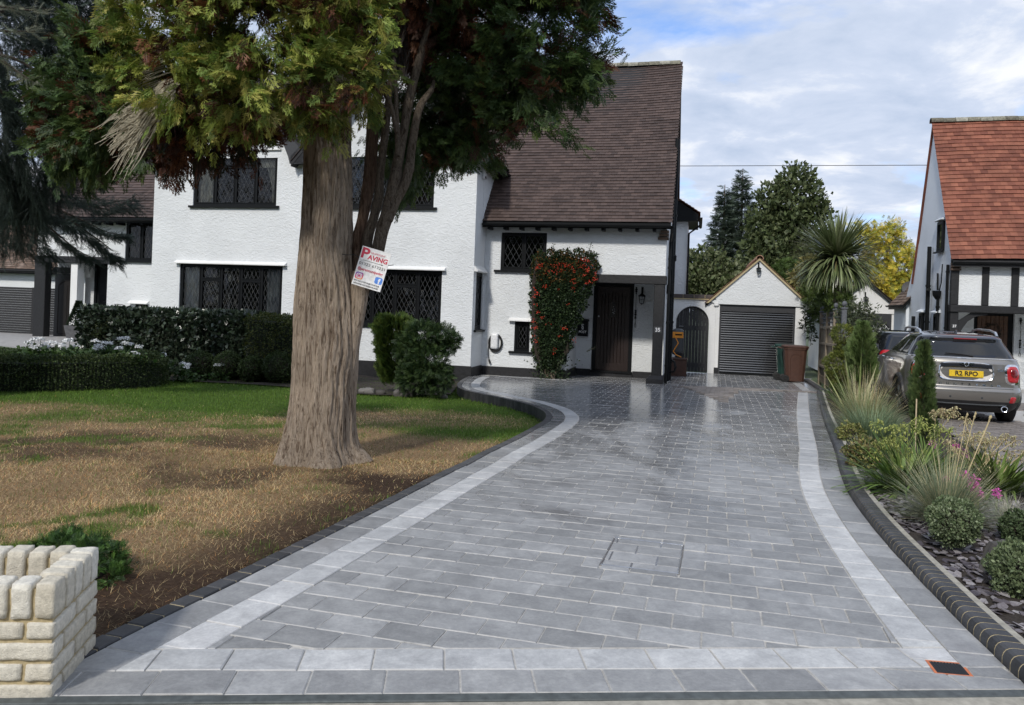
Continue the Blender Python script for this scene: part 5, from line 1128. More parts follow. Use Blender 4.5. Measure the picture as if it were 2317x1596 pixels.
# ---------------- bins, box and hose reel
def wheelie_bin(a, b, mat, label, ang=0.0, group='wheeled bins by the garage'):
    c, s = math.cos(ang), math.sin(ang); g = float(plane_z(*hp(a, b, 0)[:2])); f = lambda x, y, z: hp(a + x * c - y * s, b + x * s + y * c, z + g)
    t = empty('wheelie_bin', f(0, 0, 0), label, 'bin', group)
    def fr(z, x0, x1, h): return [(x0, -h, z), (x1, -h, z), (x1, h, z), (x0, h, z)]
    V = []; F = []
    lv = [(.03, -.20, .27, .225), (.05, -.22, .28, .235), (.55, -.26, .315, .255), (.93, -.29, .345, .27), (.935, -.31, .365, .285), (.985, -.31, .37, .287)]
    rad = .05; m = 20
    for z, x0, x1, h in lv:
        for k in range(m):
            an = 2 * math.pi * k / m; cx, cy = math.cos(an), math.sin(an); ex = 5; den = (abs(cx) ** ex + abs(cy) ** ex) ** (-1 / ex); V.append(f((x0 + x1) / 2 + (x1 - x0) / 2 * cx * den, h * cy * den, z))
    for l in range(len(lv) - 1): F += [(l * m + k, l * m + (k + 1) % m, (l + 1) * m + (k + 1) % m, (l + 1) * m + k) for k in range(m)]
    F += [tuple(range(m))[::-1], tuple(range((len(lv) - 1) * m, len(lv) * m))]
    mk('body', V, F, mat, t)
    # raised arched panel on the flank
    q = MB(f)
    for sy in (-1,):
        y = lambda z: sy * (.238 + (.27 - .238) * (z - .05) / .9 + .004)
        path = [(-.10, y(.12), .12), (-.125, y(.7), .66), (-.10, y(.78), .76), (-.04, y(.8), .80), (.10, y(.8), .80), (.16, y(.78), .76), (.185, y(.7), .66), (.16, y(.12), .12)]; q.tube(path, .008, 5)
    q.build('flank_rib', mat, t)
    V = []; lz = [(.988, 0), (1.02, .0), (1.045, -.03), (1.055, -.12)]
    for z, ins in lz:
        for k in range(m):
            an = 2 * math.pi * k / m; cx, cy = math.cos(an), math.sin(an); den = (abs(cx) ** 5 + abs(cy) ** 5) ** (-.2); V.append(f(.025 + (.365 + ins) * cx * den, (.30 + ins) * cy * den, z + .02 * (.3 - cx * den * .3)))
    F = [(l * m + k, l * m + (k + 1) % m, (l + 1) * m + (k + 1) % m, (l + 1) * m + k) for l in range(3) for k in range(m)] + [tuple(range(3 * m, 4 * m))]
    mk('lid', V, F, mat, t)
    q = MB(f); q.tube([(-.35, -.2, .97), (-.42, -.2, .98), (-.42, .2, .98), (-.35, .2, .97)], .018, 6); q.build('handle', mat, t)
    for sy in (-1, 1):
        q = MB(lambda x, y, z: f(-.24 + x, sy * (.20 + z), .105 + y)); q.lathe((0, 0, 0), [(.0, 0), (.07, .0), (.10, .008), (.105, .02), (.105, .05), (.10, .062), (.07, .065), (.065, .05), (.035, .05), (.03, .064), (.0, .066)], 20); q.build('wheel', M['rubber'], t)
    return t
M['bin_brown'] = simple('brown_bin_plastic', (.075, .036, .025), .42, scale=12, var=.15, bmp=.08); M['bin_green'] = simple('green_bin_plastic', (.012, .045, .035), .45, scale=12, bmp=.08)
wheelie_bin(3.75, 3.42, M['bin_brown'], 'brown wheelie bin standing in front of the green one', .03)
wheelie_bin(3.62, 4.12, M['bin_green'], 'dark green wheelie bin mostly hidden behind the brown one', .02)
bx = empty('storage_box', hp(.55, 3.7, -.43), 'plain brown storage box against the side wall under the hose reel', 'box')
q = MB(hp); q.bbox(.28, .76, 3.45, 4.05, -.45, .06, .012); q.build('body', M['bin_brown'], bx); q = MB(hp); q.bbox(.26, .79, 3.43, 4.07, .061, .10, .01); q.build('lid', M['bin_brown'], bx)
hr = empty('hose_reel', hp(.42, 3.9, .25), 'grey and orange hose reel hung above the brown box', 'hose reel')
M['orange'] = simple('orange_plastic', (.80, .30, .03), .4, bmp=0); M['greyplastic'] = simple('dark_grey_plastic', (.06, .065, .07), .4, bmp=.05)
V, F = rbox(hp, .30, .66, 3.72, 3.98, .18, .98, .42, (8, 6, 12)); mk('case', V, F, M['greyplastic'], hr, smooth=True)
q = MB(hp); q.bbox(.32, .64, 3.70, 3.719, .70, .88, .006); q.build('front_band', M['orange'], hr); q = MB(hp); q.bbox(.40, .60, 3.69, 3.6985, .78, .82, .003); q.build('grip_slot', M['black'], hr)
q = MB(hp); q.tube([(.42, 3.70, .70), (.50, 3.66, .55), (.36, 3.60, .30), (.45, 3.55, .20), (.60, 3.52, .14)], .016, 6); q.build('hose_end', M['orange'], hr)
q = MB(hp); 
for c in ((.15, .45, .95, 1.25), (.55, .95, .95, 1.25), (.55, .95, 1.4, 1.75)): q.box(c[0], c[1], c[2] - .4, c[3] - .4, -.372, -.3685) if False else None
# ---------------- advertising board strapped to the tree
sg = empty('advert_board', P(828, 662, 7.62), 'tilted white paving advert board strapped to the tree stems', 'sign')
TL_, TR_, BL_ = P(821, 556, 7.62), P(886, 575, 7.56), P(795, 642, 7.62)
SX, SY = TR_ - TL_, BL_ - TL_; SN = SX.cross(SY).normalized()
if SN.y > 0: SN = -SN
fs = lambda x, y, d=0: TL_ + SX * x + SY * y + SN * d
q = MB(lambda x, y, d: fs(x, y, d)); q.bbox(0, 1, 0, 1, -.006 , 0, .0008); q.build('board', simple('white_board', (.78, .78, .78), .4, bmp=0), sg)
M['ink_red'] = simple('red_ink', (.52, .035, .075), .5, bmp=0); M['ink_black'] = simple('black_ink', (.012, .012, .014), .5, bmp=0); M['ink_blue'] = simple('blue_ink', (.09, .25, .72), .5, bmp=0)
sw, shh = SX.length, SY.length
def stext(s, x0, x1, yc, cap, mat, bold=0):
    o = text(sg, s, lambda x, y: fs(0, 0, .0012) + SX.normalized() * x - SY.normalized() * y, cap * shh / .70, mat, 'lettering', .0002, 'LEFT', 1.0, bold)
    me = o.data; co = np.empty(len(me.vertices) * 3, np.float32); me.vertices.foreach_get('co', co); co = co.reshape(-1, 3); mn, mx = co.min(0), co.max(0)
    co[:, 0] = (co[:, 0] - mn[0]) / (mx[0] - mn[0]) * (x1 - x0) * sw + x0 * sw; co[:, 1] = co[:, 1] - (mn[1] + mx[1]) / 2 - yc * shh; me.vertices.foreach_set('co', co.ravel()); me.update()
stext('P', .035, .31, .158, .255, M['ink_red'], .004); stext('ARAMOUNT', .335, .83, .115, .045, M['ink_red']); stext('AVING', .27, .955, .232, .115, M['ink_red'], .0022)
q = MB(lambda x, y, d: fs(x, y, d)); q.box(.15, .80, .336, .346, .0008, .0016); q.add([(.79, .322, .0016), (.85, .341, .0016), (.79, .360, .0016)], [(0, 1, 2)]); q.build('arrow', M['ink_black'], sg)
stext('01322 613221', .045, .94, .43, .068, M['ink_black']); stext('@paramountpaving', .053, .92, .572, .068, M['ink_red'], .0008)
stext('VIEW OUR LATEST PROJECTS ON OUR', .03, .92, .885, .034, M['ink_black'], .0004); stext('INSTAGRAM AND FACEBOOK PAGES', .05, .90, .948, .034, M['ink_black'], .0004)
def rrect(x0, x1, y0, y1, r, n=5):
    asp = sw / shh; pts = []
    for cx, cy, a in ((x1 - r, y0 + r * asp, -90), (x1 - r, y1 - r * asp, 0), (x0 + r, y1 - r * asp, 90), (x0 + r, y0 + r * asp, 180)):
        for k in range(n + 1): an = R(a + 90 * k / n); pts.append((cx + r * math.cos(an), cy + r * math.sin(an) * asp))
    return pts
def flat(name, pts, d, mat): return mk(name, [fs(x, y, d) for x, y in pts], [tuple(range(len(pts)))], mat, sg)
def ring(name, outer, inner, d, mat): n = len(outer); return mk(name, [fs(x, y, d) for x, y in outer + inner], [(i, (i + 1) % n, n + (i + 1) % n, n + i) for i in range(n)], mat, sg)
m, nt, b = NT('sunset_gradient_ink'); g = nd(nt, 'ShaderNodeTexCoord'); sp = nd(nt, 'ShaderNodeSeparateXYZ'); nt.links.new(g.outputs['Generated'], sp.inputs[0]); rp = rampn(nt, sp.outputs[2], [(0, (.85, .42, .12)), (.35, (.70, .07, .14)), (.7, (.40, .07, .30)), (1, (.12, .10, .45))]); nt.links.new(rp.outputs[0], b.inputs['Base Color']); M['ink_sunset'] = m
flat('camera_icon', rrect(.04, .31, .66, .84, .07), .0008, M['ink_sunset']); ring('icon_outline', rrect(.08, .27, .686, .814, .055), rrect(.10, .25, .70, .80, .045), .0014, M['letter_white'])
cir = lambda cx, cy, r, n=20: [(cx + r * math.cos(2 * math.pi * k / n), cy + r * math.sin(2 * math.pi * k / n) * sw / shh) for k in range(n)]
ring('icon_lens', cir(.175, .75, .058), cir(.175, .75, .042), .0014, M['letter_white']); flat('icon_dot', cir(.232, .715, .010), .0014, M['letter_white'])
flat('letter_icon', rrect(.715, .975, .655, .828, .06), .0008, M['ink_blue']); fo = text(sg, 'f', lambda x, y: fs(.86, .755, .0014) + SX.normalized() * x - SY.normalized() * y, .17 * shh, M['letter_white'], 'lettering', .0002, 'CENTER', 1.0, .003)
q = MB(); q.tube([fs(-.02, .32, -.008), fs(-.2, .28, -.02), P(786, 577, 7.70), P(770, 575, 7.85)], .004, 5); q.tube([fs(1.0, .3, -.008), P(890, 600, 7.75)], .004, 5); q.build('cable_tie', M['rubber'], sg)
# overhead cable
tag(MB().tube([P(1400, 374, 27), P(1547, 376, 26.5), P(1850, 375, 26), P(2130, 374, 25.5), P(2420, 371, 25)], .011, 5).build('overhead_cable', M['black'], None, loc=P(1547, 376, 26.5)), 'thin overhead cable strung between the two houses', 'cable')
# satellite dish
dish = empty('satellite_dish', P(2045, 665, 27.5), 'grey satellite dish on the low rear roof of the half timbered house', 'satellite dish')
dc = P(2059, 655, 27.3); q = MB(); ex, ey = Vector((.97, .1, 0)).normalized(), Vector((-.05, .25, 1)).normalized(); en = ex.cross(ey); en = en if en.y < 0 else -en
V = [dc - en * .0]; F = []
for r_ in (1, 2, 3, 4):
    for k in range(24): an = 2 * math.pi * k / 24; V.append(dc + ex * (.36 * r_ / 4 * math.cos(an)) + ey * (.27 * r_ / 4 * math.sin(an)) + en * (.09 * (r_ / 4) ** 2))
F = [(0, 1 + k, 1 + (k + 1) % 24) for k in range(24)] + [(1 + (l * 24) + k, 1 + (l + 1) * 24 + k, 1 + (l + 1) * 24 + (k + 1) % 24, 1 + l * 24 + (k + 1) % 24) for l in range(3) for k in range(24)]
M['dish'] = simple('grey_dish_paint', (.16, .165, .175), .5, bmp=0); mk('reflector', V, F, M['dish'], dish, smooth=True)
q = MB(); q.tube([dc - ey * .25 + en * .06, dc - ey * .22 + en * .42], .012, 6); q.tube([dc - en * .02, dc - en * .15 - ey * .2, dc - en * .2 - ey * .55], .02, 6); q.build('mount', M['black'], dish); q = MB(); q.bbox(*(lambda p: (p.x - .03, p.x + .03, p.y - .05, p.y + .03, p.z - .02, p.z + .05))(dc - ey * .22 + en * .42), .008); q.build('receiver', M['greyplastic'], dish)
# ================================================================== CARS
def paint(name, c, rough=.28, metal=.7, coat=1.0):
    m, nt, b = NT(name); n = noi(nt, pos(nt), 900, 2); r = rampn(nt, n.outputs[0], [(.3, tuple(x * .85 for x in c)), (.7, tuple(x * 1.12 for x in c))]); nt.links.new(r.outputs[0], b.inputs['Base Color'])
    b.inputs['Metallic'].default_value = metal; b.inputs['Roughness'].default_value = rough; b.inputs['Coat Weight'].default_value = coat; b.inputs['Coat Roughness'].default_value = .04; return m
M['paint_grey'] = paint('warm_grey_metallic_paint', (.27, .255, .235)); M['paint_dark'] = paint('dark_blue_black_paint', (.012, .014, .020), .3, .3)
M['roof_paint'] = paint('dark_roof_paint', (.045, .05, .065), .3, .5); M['car_glass'] = simple('tinted_car_glass', (.010, .011, .013), .04, bmp=0, spec=.8); M['chrome'] = simple('chrome', (.75, .76, .78), .08, 1, bmp=0); M['car_plastic'] = simple('black_bumper_plastic', (.018, .018, .019), .5, bmp=.1)
M['plate_yellow'] = simple('yellow_number_plate', (.74, .50, .03), .4, bmp=0); M['rail_alu'] = simple('satin_aluminium', (.55, .57, .60), .3, .9, bmp=0)
m, nt, b = NT('red_lamp_lens'); b.inputs['Base Color'].default_value = (.42, .008, .014, 1); b.inputs['Roughness'].default_value = .12; b.inputs['Coat Weight'].default_value = 1; v = nd(nt, 'ShaderNodeTexVoronoi', Scale=70); nt.links.new(pos(nt), v.inputs['Vector']); bump(nt, b, v.outputs['Distance'], .4, .004); M['lamp_red'] = m
M['lamp_dark'] = simple('dark_red_lens', (.14, .004, .006), .12, bmp=0, coat=1); M['lamp_clear'] = simple('clear_lens', (.75, .72, .70), .15, bmp=0, coat=1)
def make_car(name, label, org, yaw, paintm, roofm, plate, H=1.0, suv=True, word=None):
    cy, sy = math.cos(yaw), math.sin(yaw); gzz = float(plane_z(org[0], org[1]))
    f = lambda x, y, z: Vector((org[0] + x * cy + y * sy, org[1] - x * sy + y * cy, z + gzz))
    t = empty(name, f(0, 2, 0), label, 'car')
    lerp = lambda tab, z: float(np.interp(z, [p[0] for p in tab], [p[1] for p in tab]))
    if suv:
        yr = [(.20, .20), (.27, .10), (.36, .04), (.45, .01), (.56, .0), (.60, .012), (.625, .05), (.70, .062), (.88, .062), (1.04, .085), (1.10, .115), (1.13, .145), (1.41, .30), (1.445, .27), (1.475, .30), (1.505, .50), (1.53, .9), (1.545, 1.5)]
        hw = [(.20, .78), (.30, .86), (.45, .895), (.65, .905), (.85, .905), (1.02, .885), (1.10, .855), (1.13, .83), (1.41, .675), (1.445, .655), (1.475, .63), (1.505, .58), (1.53, .48), (1.545, .30)]
        yf = [(.20, 4.05), (.5, 4.28), (.8, 4.22), (.95, 4.0), (1.02, 3.5), (1.06, 3.05), (1.13, 2.95), (1.41, 2.38), (1.475, 2.2), (1.505, 2.05), (1.53, 1.9), (1.545, 1.75)]
    else:
        yr = [(.20, .16), (.3, .06), (.45, .0), (.6, .01), (.64, .05), (.9, .07), (1.05, .10), (1.10, .14), (1.42, .32), (1.48, .34), (1.52, .6), (1.55, 1.3)]
        hw = [(.20, .76), (.30, .83), (.5, .86), (.8, .87), (1.0, .86), (1.1, .83), (1.42, .70), (1.48, .66), (1.52, .58), (1.55, .35)]
        yf = [(.20, 3.8), (.5, 4.0), (.8, 3.95), (.95, 3.75), (1.05, 3.0), (1.13, 2.9), (1.42, 2.35), (1.48, 2.2), (1.52, 2.0), (1.55, 1.7)]
    rcx, rcy = .26, .34
    def pt(u, z):
        """u 0..1 from the middle of the tail round the right side to the middle of the nose; negative u the left"""
        s_ = 1 if u >= 0 else -1; u = abs(u); w, y0, y1 = lerp(hw, z), lerp(yr, z), lerp(yf, z); cx = min(rcx, w * .6)
        bow = lambda x: .07 * (x / .9) ** 2
        xr = w - cx; yc = y0 + bow(xr) + rcy
        if u < .25: x = xr * u / .25; y = y0 + bow(x)
        elif u < .42: a = (u - .25) / .17 * math.pi / 2; x = xr + cx * math.sin(a); y = yc - rcy * math.cos(a)
        elif u < .72: k = (u - .42) / .30; ye = y1 - .75; x = w - .035 * (k ** 3); y = yc + (ye - yc) * k
        elif u < .9: a = (u - .72) / .18 * math.pi / 2; x = (w - .035) - (w * .62) * (1 - math.cos(a)); y = y1 - .75 + .62 * math.sin(a)
        else: k = (u - .9) / .1; x = (w - .035 - w * .62) * (1 - k); y = y1 - .13 + .13 * math.sin(k * math.pi / 2)
        return np.array([s_ * x, y, z])
    def nrm(u, z): a = pt(u + .004, z) - pt(u - .004, z); c = pt(u, z + .006) - pt(u, z - .006); n = np.cross(a, c); n /= np.linalg.norm(n) + 1e-9; d = pt(u, z) - np.array([0, 2.1, .7]); return n if n @ d > 0 else -n
    us = sorted(set([round(x, 4) for x in list(np.linspace(0, .25, 7)) + list(np.linspace(.25, .42, 9)) + list(np.linspace(.42, .72, 12)) + list(np.linspace(.72, 1, 10))])); ring_u = [-x for x in us[::-1] if x > 0] + us; ring_u = ring_u[:-1]
    zs = sorted(set([p[0] for p in yr] + [p[0] for p in hw] + [.23, .33, .40, .5, .65, .75, .8, .95, 1.2, 1.28, 1.35])); n = len(ring_u)
    V = [f(*pt(u, z)) for z in zs for u in ring_u]; F = []; mi = []
    for l in range(len(zs) - 1):
        zc = (zs[l] + zs[l + 1]) / 2
        for k in range(n):
            F.append((l * n + k, l * n + (k + 1) % n, (l + 1) * n + (k + 1) % n, (l + 1) * n + k)); mi.append(2 if zc < (.41 if suv else .3) else (1 if zc > 1.43 else (3 if zc > 1.115 and zc < 1.43 else 0)))
    F.append(tuple(range((len(zs) - 1) * n, len(zs) * n))); mi.append(1); F.append(tuple(range(n))[::-1]); mi.append(2)
    body = mk('body', V, F, ([paintm, roofm, M['car_plastic'], M['car_glass']], mi), t, smooth=True)
    def patch(nm, u0, z0, ru, rz, off, mat, ex=4.0, rings=5, m=28, parent=None, rot=0.0):
        V = [f(*(pt(u0, z0) + nrm(u0, z0) * off))]; F = []
        for r_ in range(1, rings + 1):
            for k in range(m):
                an = 2 * math.pi * k / m; c, s = math.cos(an), math.sin(an); den = (abs(c) ** ex + abs(s) ** ex) ** (-1 / ex) * r_ / rings; du, dz = c * den * ru, s * den * rz
                u, z = u0 + du + rot * dz, z0 + dz; bulge = off if r_ < rings else off * .3 - .002; V.append(f(*(pt(u, z) + nrm(u, z) * bulge)))
        F = [(0, 1 + k, 1 + (k + 1) % m) for k in range(m)] + [(1 + l * m + k, 1 + (l + 1) * m + k, 1 + (l + 1) * m + (k + 1) % m, 1 + l * m + (k + 1) % m) for l in range(rings - 1) for k in range(m)]
        return mk(nm, V, F, mat, parent or t, smooth=True)
    patch('rear_window', 0, 1.265, .245, .132, .006, M['car_glass'], 7)
    for s in (-1, 1):
        patch('side_window', s * .475, 1.27, .052, .125, .006, M['car_glass'], 8); patch('side_window', s * .575, 1.27, .043, .125, .006, M['car_glass'], 8)
        if suv:
            lamp = patch('tail_lamp', s * .285, .865, .056, .172, .012, M['chrome'], 3.4); patch('lens', s * .285, .865, .048, .152, .020, M['lamp_red'], 3.2, parent=lamp); patch('inner_lens', s * .285, .885, .027, .080, .026, M['lamp_dark'], 2.4, parent=lamp); patch('reverse_lens', s * .278, .765, .024, .026, .025, M['lamp_clear'] if s < 0 else M['lamp_red'], 3, parent=lamp)
            patch('reflector', s * .285, .44, .022, .055, .010, M['lamp_red'], 5)
        else:
            lamp = patch('tail_lamp', s * .285, .90, .055, .19, .012, M['lamp_red'], 3.4)
            q = MB(); path = [pt(s * u, z) + nrm(s * u, z) * .026 for u, z in ((.262, .76), (.30, .78), (.31, .86), (.305, .95), (.30, 1.0), (.27, 1.02))]; q.tube([f(*p) for p in path], .010, 6); q.build('light_bar', M['lamp_clear'], lamp)
        for yy in (.78, 3.35):
            c = f(s * .80, yy, .335); q = MB(lambda x, y, z, s=s, yy=yy: f(s * (.70 + z), yy + x, .335 + y))
            q.lathe((0, 0, 0), [(.20, -.02), (.30, .0), (.33, .02), (.335, .05), (.335, .16), (.33, .19), (.30, .205), (.235, .205), (.225, .195)], 28); wh = q.build('wheel', M['rubber'], t)
            q = MB(lambda x, y, z, s=s, yy=yy: f(s * (.70 + z), yy + x, .335 + y)); q.lathe((0, 0, 0), [(.224, .14), (.222, .19), (.20, .17), (.08, .15), (.05, .175), (.0, .18)], 28)
            for k in range(5): an = 2 * math.pi * k / 5; q.tube([(.05 * math.cos(an), .05 * math.sin(an), .178), (.215 * math.cos(an), .215 * math.sin(an), .186)], .022, 6)
            q.build('rim', M['rail_alu'], wh)
            arch = []
            q = MB(); path = []
            for k in range(15):
                an = math.pi * (-.06 + 1.12 * k / 14); z = .335 + .40 * math.sin(an); y = yy + .41 * math.cos(an); z = max(z, .22); w = lerp(hw, z); path.append(f(s * (w + .004), y, z))
            q.tube(path, .045, 6); q.build('arch_trim', M['car_plastic'], t)
            ws = [f(s * (lerp(hw, .6) + .0025), yy + .385 * math.cos(a), .335 + .385 * math.sin(a)) for a in np.linspace(0, 2 * math.pi, 24, endpoint=False)]; 
            mk('wheel_well', [f(s * (lerp(hw, max(.21, .335 + .385 * math.sin(a))) + .003), yy + .385 * math.cos(a), max(.21, .335 + .385 * math.sin(a))) for a in np.linspace(0, 2 * math.pi, 24, endpoint=False)], [tuple(range(24))], M['rubber'], t)
        q = MB(); q.tube([f(s * .90, 2.86, 1.06), f(s * .97, 2.88, 1.10)], .03, 6); Vm, Fm = rbox(f, min(s * .93, s * 1.10), max(s * .93, s * 1.10), 2.80, 2.95, 1.05, 1.22, .4, (5, 4, 5)); mir = mk('door_mirror', Vm, Fm, M['car_glass'], t, smooth=True); q.build('mirror_arm', M['car_plastic'], mir)
        for yy in (1.45, 2.35): q = MB(); w = lerp(hw, .98); q.tube([f(s * (w + .0), yy, .98), f(s * (w + .035), yy + .03, .985), f(s * (w + .035), yy + .19, .985), f(s * w, yy + .22, .98)], .013, 6); q.build('door_handle', M['chrome'], t)
        if suv:
            q = MB(); q.tube([f(s * .60, .62, 1.49), f(s * .60, .72, 1.555), f(s * .595, 1.0, 1.59), f(s * .59, 1.7, 1.60), f(s * .585, 2.0, 1.575), f(s * .58, 2.1, 1.52)], [.022, .024, .02, .02, .022, .02], 8); q.build('roof_rail', M['rail_alu'], t)
            q = MB(lambda x, y, z, s=s: f(s * .58 + x, .055 + z, .285 + y)); q.lathe((0, 0, 0), [(.030, .2), (.030, .02), (.036, -.03), (.046, -.035), (.052, -.03), (.052, .15)], 20); q.build('exhaust_tip', M['chrome'], t)
    fr = lambda x, z, off=.0: f(x, lerp(yr, z) + .07 * (x / .9) ** 2 - off, z)
    if suv:
        # plate recess: a chrome hoop, a gloss handle bar above the plate
        hoop = []
        for k in range(40): an = 2 * math.pi * k / 40; c, s = math.cos(an), math.sin(an); den = (abs(c) ** 5 + abs(s) ** 5) ** (-.2); hoop.append(fr(.405 * c * den * (1 - .04 * s), .885 + .148 * s * den, .008))
        q = MB(); q.tube(hoop + [hoop[0]], .014, 6, False); q.build('plate_surround', M['chrome'], t)
        rec = [hoop[k] for k in range(40)]; mk('plate_recess', [p + Vector((0, 0, 0)) for p in [fr(.405 * .98 * math.cos(2 * math.pi * k / 40) * (abs(math.cos(2 * math.pi * k / 40)) ** 5 + abs(math.sin(2 * math.pi * k / 40)) ** 5) ** (-.2), .885 + .145 * math.sin(2 * math.pi * k / 40) * (abs(math.cos(2 * math.pi * k / 40)) ** 5 + abs(math.sin(2 * math.pi * k / 40)) ** 5) ** (-.2), .004) for k in range(40)]], [tuple(range(40))], M['lamp_clear'], t)
        q = MB(lambda x, d, z: fr(x, z, -d)); q.bbox(-.395, .395, -.03, .0, .955, 1.022, .01); q.build('tailgate_handle', M['paint_dark'], t)
        q = MB(lambda x, d, z: fr(x, z, -d)); q.bbox(-.26, .26, -.022, -.010, .795, .906, .003); pl_ = q.build('number_plate', M['plate_yellow'], t)
        text(pl_, plate, lambda x, y: fr(x, .852 + y, .0235), .108, M['ink_black'], 'plate_lettering', .0006, 'CENTER', .98, .0022)
        q = MB(lambda x, d, z: fr(x, z, -d)); cz_ = 1.012; q.tube([(.034 * math.cos(a), -.038, cz_ + .034 * math.sin(a)) for a in np.linspace(0, 2 * math.pi, 20)], .008, 5, False)
        for s in (-1, 1):
            for k, L in enumerate((.115, .10, .08)): q.box(min(s * .036, s * L), max(s * .036, s * L), -.044, -.034, cz_ + .014 - k * .014, cz_ + .023 - k * .014)
        q.add([(.034 * math.cos(a), -.036, cz_ + .034 * math.sin(a)) for a in np.linspace(0, 2 * math.pi, 20, endpoint=False)], [tuple(range(20))]); emb = q.build('winged_emblem', M['chrome'], t)
        q = MB(lambda x, d, z: fr(x, z, -d)); q.tube([(.013 * math.cos(a), -.046, cz_ + .016 * math.sin(a)) for a in np.linspace(.8, 5.5, 10)], .005, 5); q.build('emblem_letter', M['ink_black'], emb)
        if word:
            for k, ch in enumerate(word): text(t, ch, lambda x, y, k=k: fr(-.50 + 1.0 * k / (len(word) - 1) + x, .668 + y, .004), .050, M['chrome'], 'tailgate_letter', .002, 'CENTER', 1.25, .001)
        text(t, 'COOPER', lambda x, y: fr(.565 + x, .925 + y, .006), .052, M['chrome'], 'badge', .002, 'CENTER', .85, .001); text(t, 'S', lambda x, y: fr(.70 + x, .922 + y, .006), .056, M['lamp_red'], 'badge', .002, 'CENTER', 1, .001)
        q = MB(lambda x, d, z: fr(x, z, -d)); q.bbox(-.16, .20, -.02, .0, 1.425, 1.447, .005); q.build('brake_light', M['lamp_red'], t)
        q = MB(); q.tube([fr(.12, 1.15, .012), fr(-.05, 1.175, .02), fr(-.30, 1.19, .02)], [.014, .01, .005], 6); q.tube([fr(-.32, 1.165, .016), fr(-.0, 1.155, .016)], .006, 5); q.build('wiper', M['car_plastic'], t)
        q = MB(f); q.prism([(.75, 1.50), (.95, 1.50), (.80, 1.585), (.775, 1.58)], 'a', -.012, .012); q.build('roof_fin', M['paint_dark'], t)
        q = MB(); q.tube([fr(-.62, .345, .006), fr(-.3, .335, .012), fr(.3, .335, .012), fr(.62, .345, .006)], .012, 6); q.build('bumper_trim', M['greyplastic'], t)
        for x in (-.66, -.24, .24, .66): q = MB(lambda a, b, c, x=x: fr(x + a, .455 + b, c)); q.lathe((0, 0, 0), [(.018, .0), (.018, .004), (.0, .0045)], 10); q.build('parking_sensor', M['greyplastic'], t)
        q = MB(); q.tube([fr(-.80, 1.112, .004)] + [fr(x, 1.112, .006) for x in np.linspace(-.6, .6, 9)] + [fr(.80, 1.112, .004)], .008, 5); q.build('waist_trim', M['chrome'], t)
        for s in (-1, 1): q = MB(); q.tube([f(*(pt(s * u, 1.108) + nrm(s * u, 1.108) * .003)) for u in np.linspace(.28, .66, 16)], .008, 5); q.build('waist_trim', M['chrome'], t)
        q = MB(); q.tube([fr(x, .618, -.004) for x in np.linspace(-.72, .72, 9)], .006, 4); q.build('tailgate_gap', M['ink_black'], t)
    else:
        q = MB(lambda x, d, z: fr(x, z, -d)); q.bbox(-.2, .2, -.03, .0, 1.43, 1.455, .005); q.build('brake_light', M['lamp_red'], t)
    return t
make_car('parked_car', 'grey compact SUV with yellow number plate parked on the neighbouring drive', (7.76, 13.05), R(16.5), M['paint_grey'], M['roof_paint'], 'R2 RPO', word='COUNTRYMAN')
make_car('parked_car', 'dark hatchback mostly hidden behind the grey SUV', (9.55, 18.0), R(14), M['paint_dark'], M['paint_dark'], '', suv=False)
# ================================================================== PLANTS
def unit(v): return v / (np.linalg.norm(v, axis=-1, keepdims=True) + 1e-9)
def inst(TV, TF, pos_, Y, size, twist=None, hint=None):
    """copies of a small template (growing along its +y, facing +z) at POS, along Y, joined in one mesh"""
    n = len(pos_); Y = unit(Y); h = hint if hint is not None else RNG.normal(size=(n, 3)); X = unit(np.cross(Y, h)); Z = np.cross(X, Y); size = np.broadcast_to(np.asarray(size, float), (n,))
    Rm = np.stack([X, Y, Z], 1)                                        # n x 3(axis) x 3
    V = np.einsum('ki,nij->nkj', TV, Rm) * size[:, None, None] + pos_[:, None, :]
    F = (np.arange(n)[:, None, None] * len(TV) + TF[None]).reshape(-1, TF.shape[1]); return V.reshape(-1, 3), F
def colour(cols, n, jit=.25): c = np.array(cols)[RNG.integers(0, len(cols), n)]; return np.clip(c * RNG.uniform(1 - jit, 1 + jit, (n, 1)), 0, 1)
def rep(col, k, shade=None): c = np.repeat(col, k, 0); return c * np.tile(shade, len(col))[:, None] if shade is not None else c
LEAF = (np.array([(0, 0, 0), (.30, .45, .10), (0, 1, 0), (-.30, .45, .10)], float), np.array([[0, 1, 2, 3]]))
LEAFN = (np.array([(0, 0, 0), (.17, .45, .05), (0, 1, 0), (-.17, .45, .05)], float), np.array([[0, 1, 2, 3]]))
def fan(nf=10, spread=.9, w=.022, curl=.12, sub=True, seed=1):
    """flat conifer spray: a stem with paired side fronds that fork again, each a slim pointed quad"""
    V = []; F = []; rr = random.Random(seed)
    def fr(p, a, L, ww):
        d = np.array([math.sin(a), math.cos(a)]); s = np.array([d[1], -d[0]]); q = [p, p + d * L * .5 + s * ww, p + d * L, p + d * L * .5 - s * ww]; b = len(V)
        for x, y in q: V.append((x, y, -curl * (x * x * 2.0 + y * y * .6) + rr.gauss(0, .012)))
        F.append((b, b + 1, b + 2, b + 3)); return p + d * L * .42
    fr(np.array([0, 0.]), 0, 1.0, w)
    for k in range(nf):
        t = .08 + .80 * (k // 2) / (nf / 2) + rr.uniform(-.03, .03); s = 1 if k % 2 else -1; L = (.60 - .40 * t) * rr.uniform(.8, 1.15); a = s * spread * (1 - .25 * t) * rr.uniform(.85, 1.15); m = fr(np.array([0, t]), a, L, w * 1.3)
        if sub: fr(m, a - s * .65, L * .55, w * 1.1)
    return np.array(V), np.array(F)
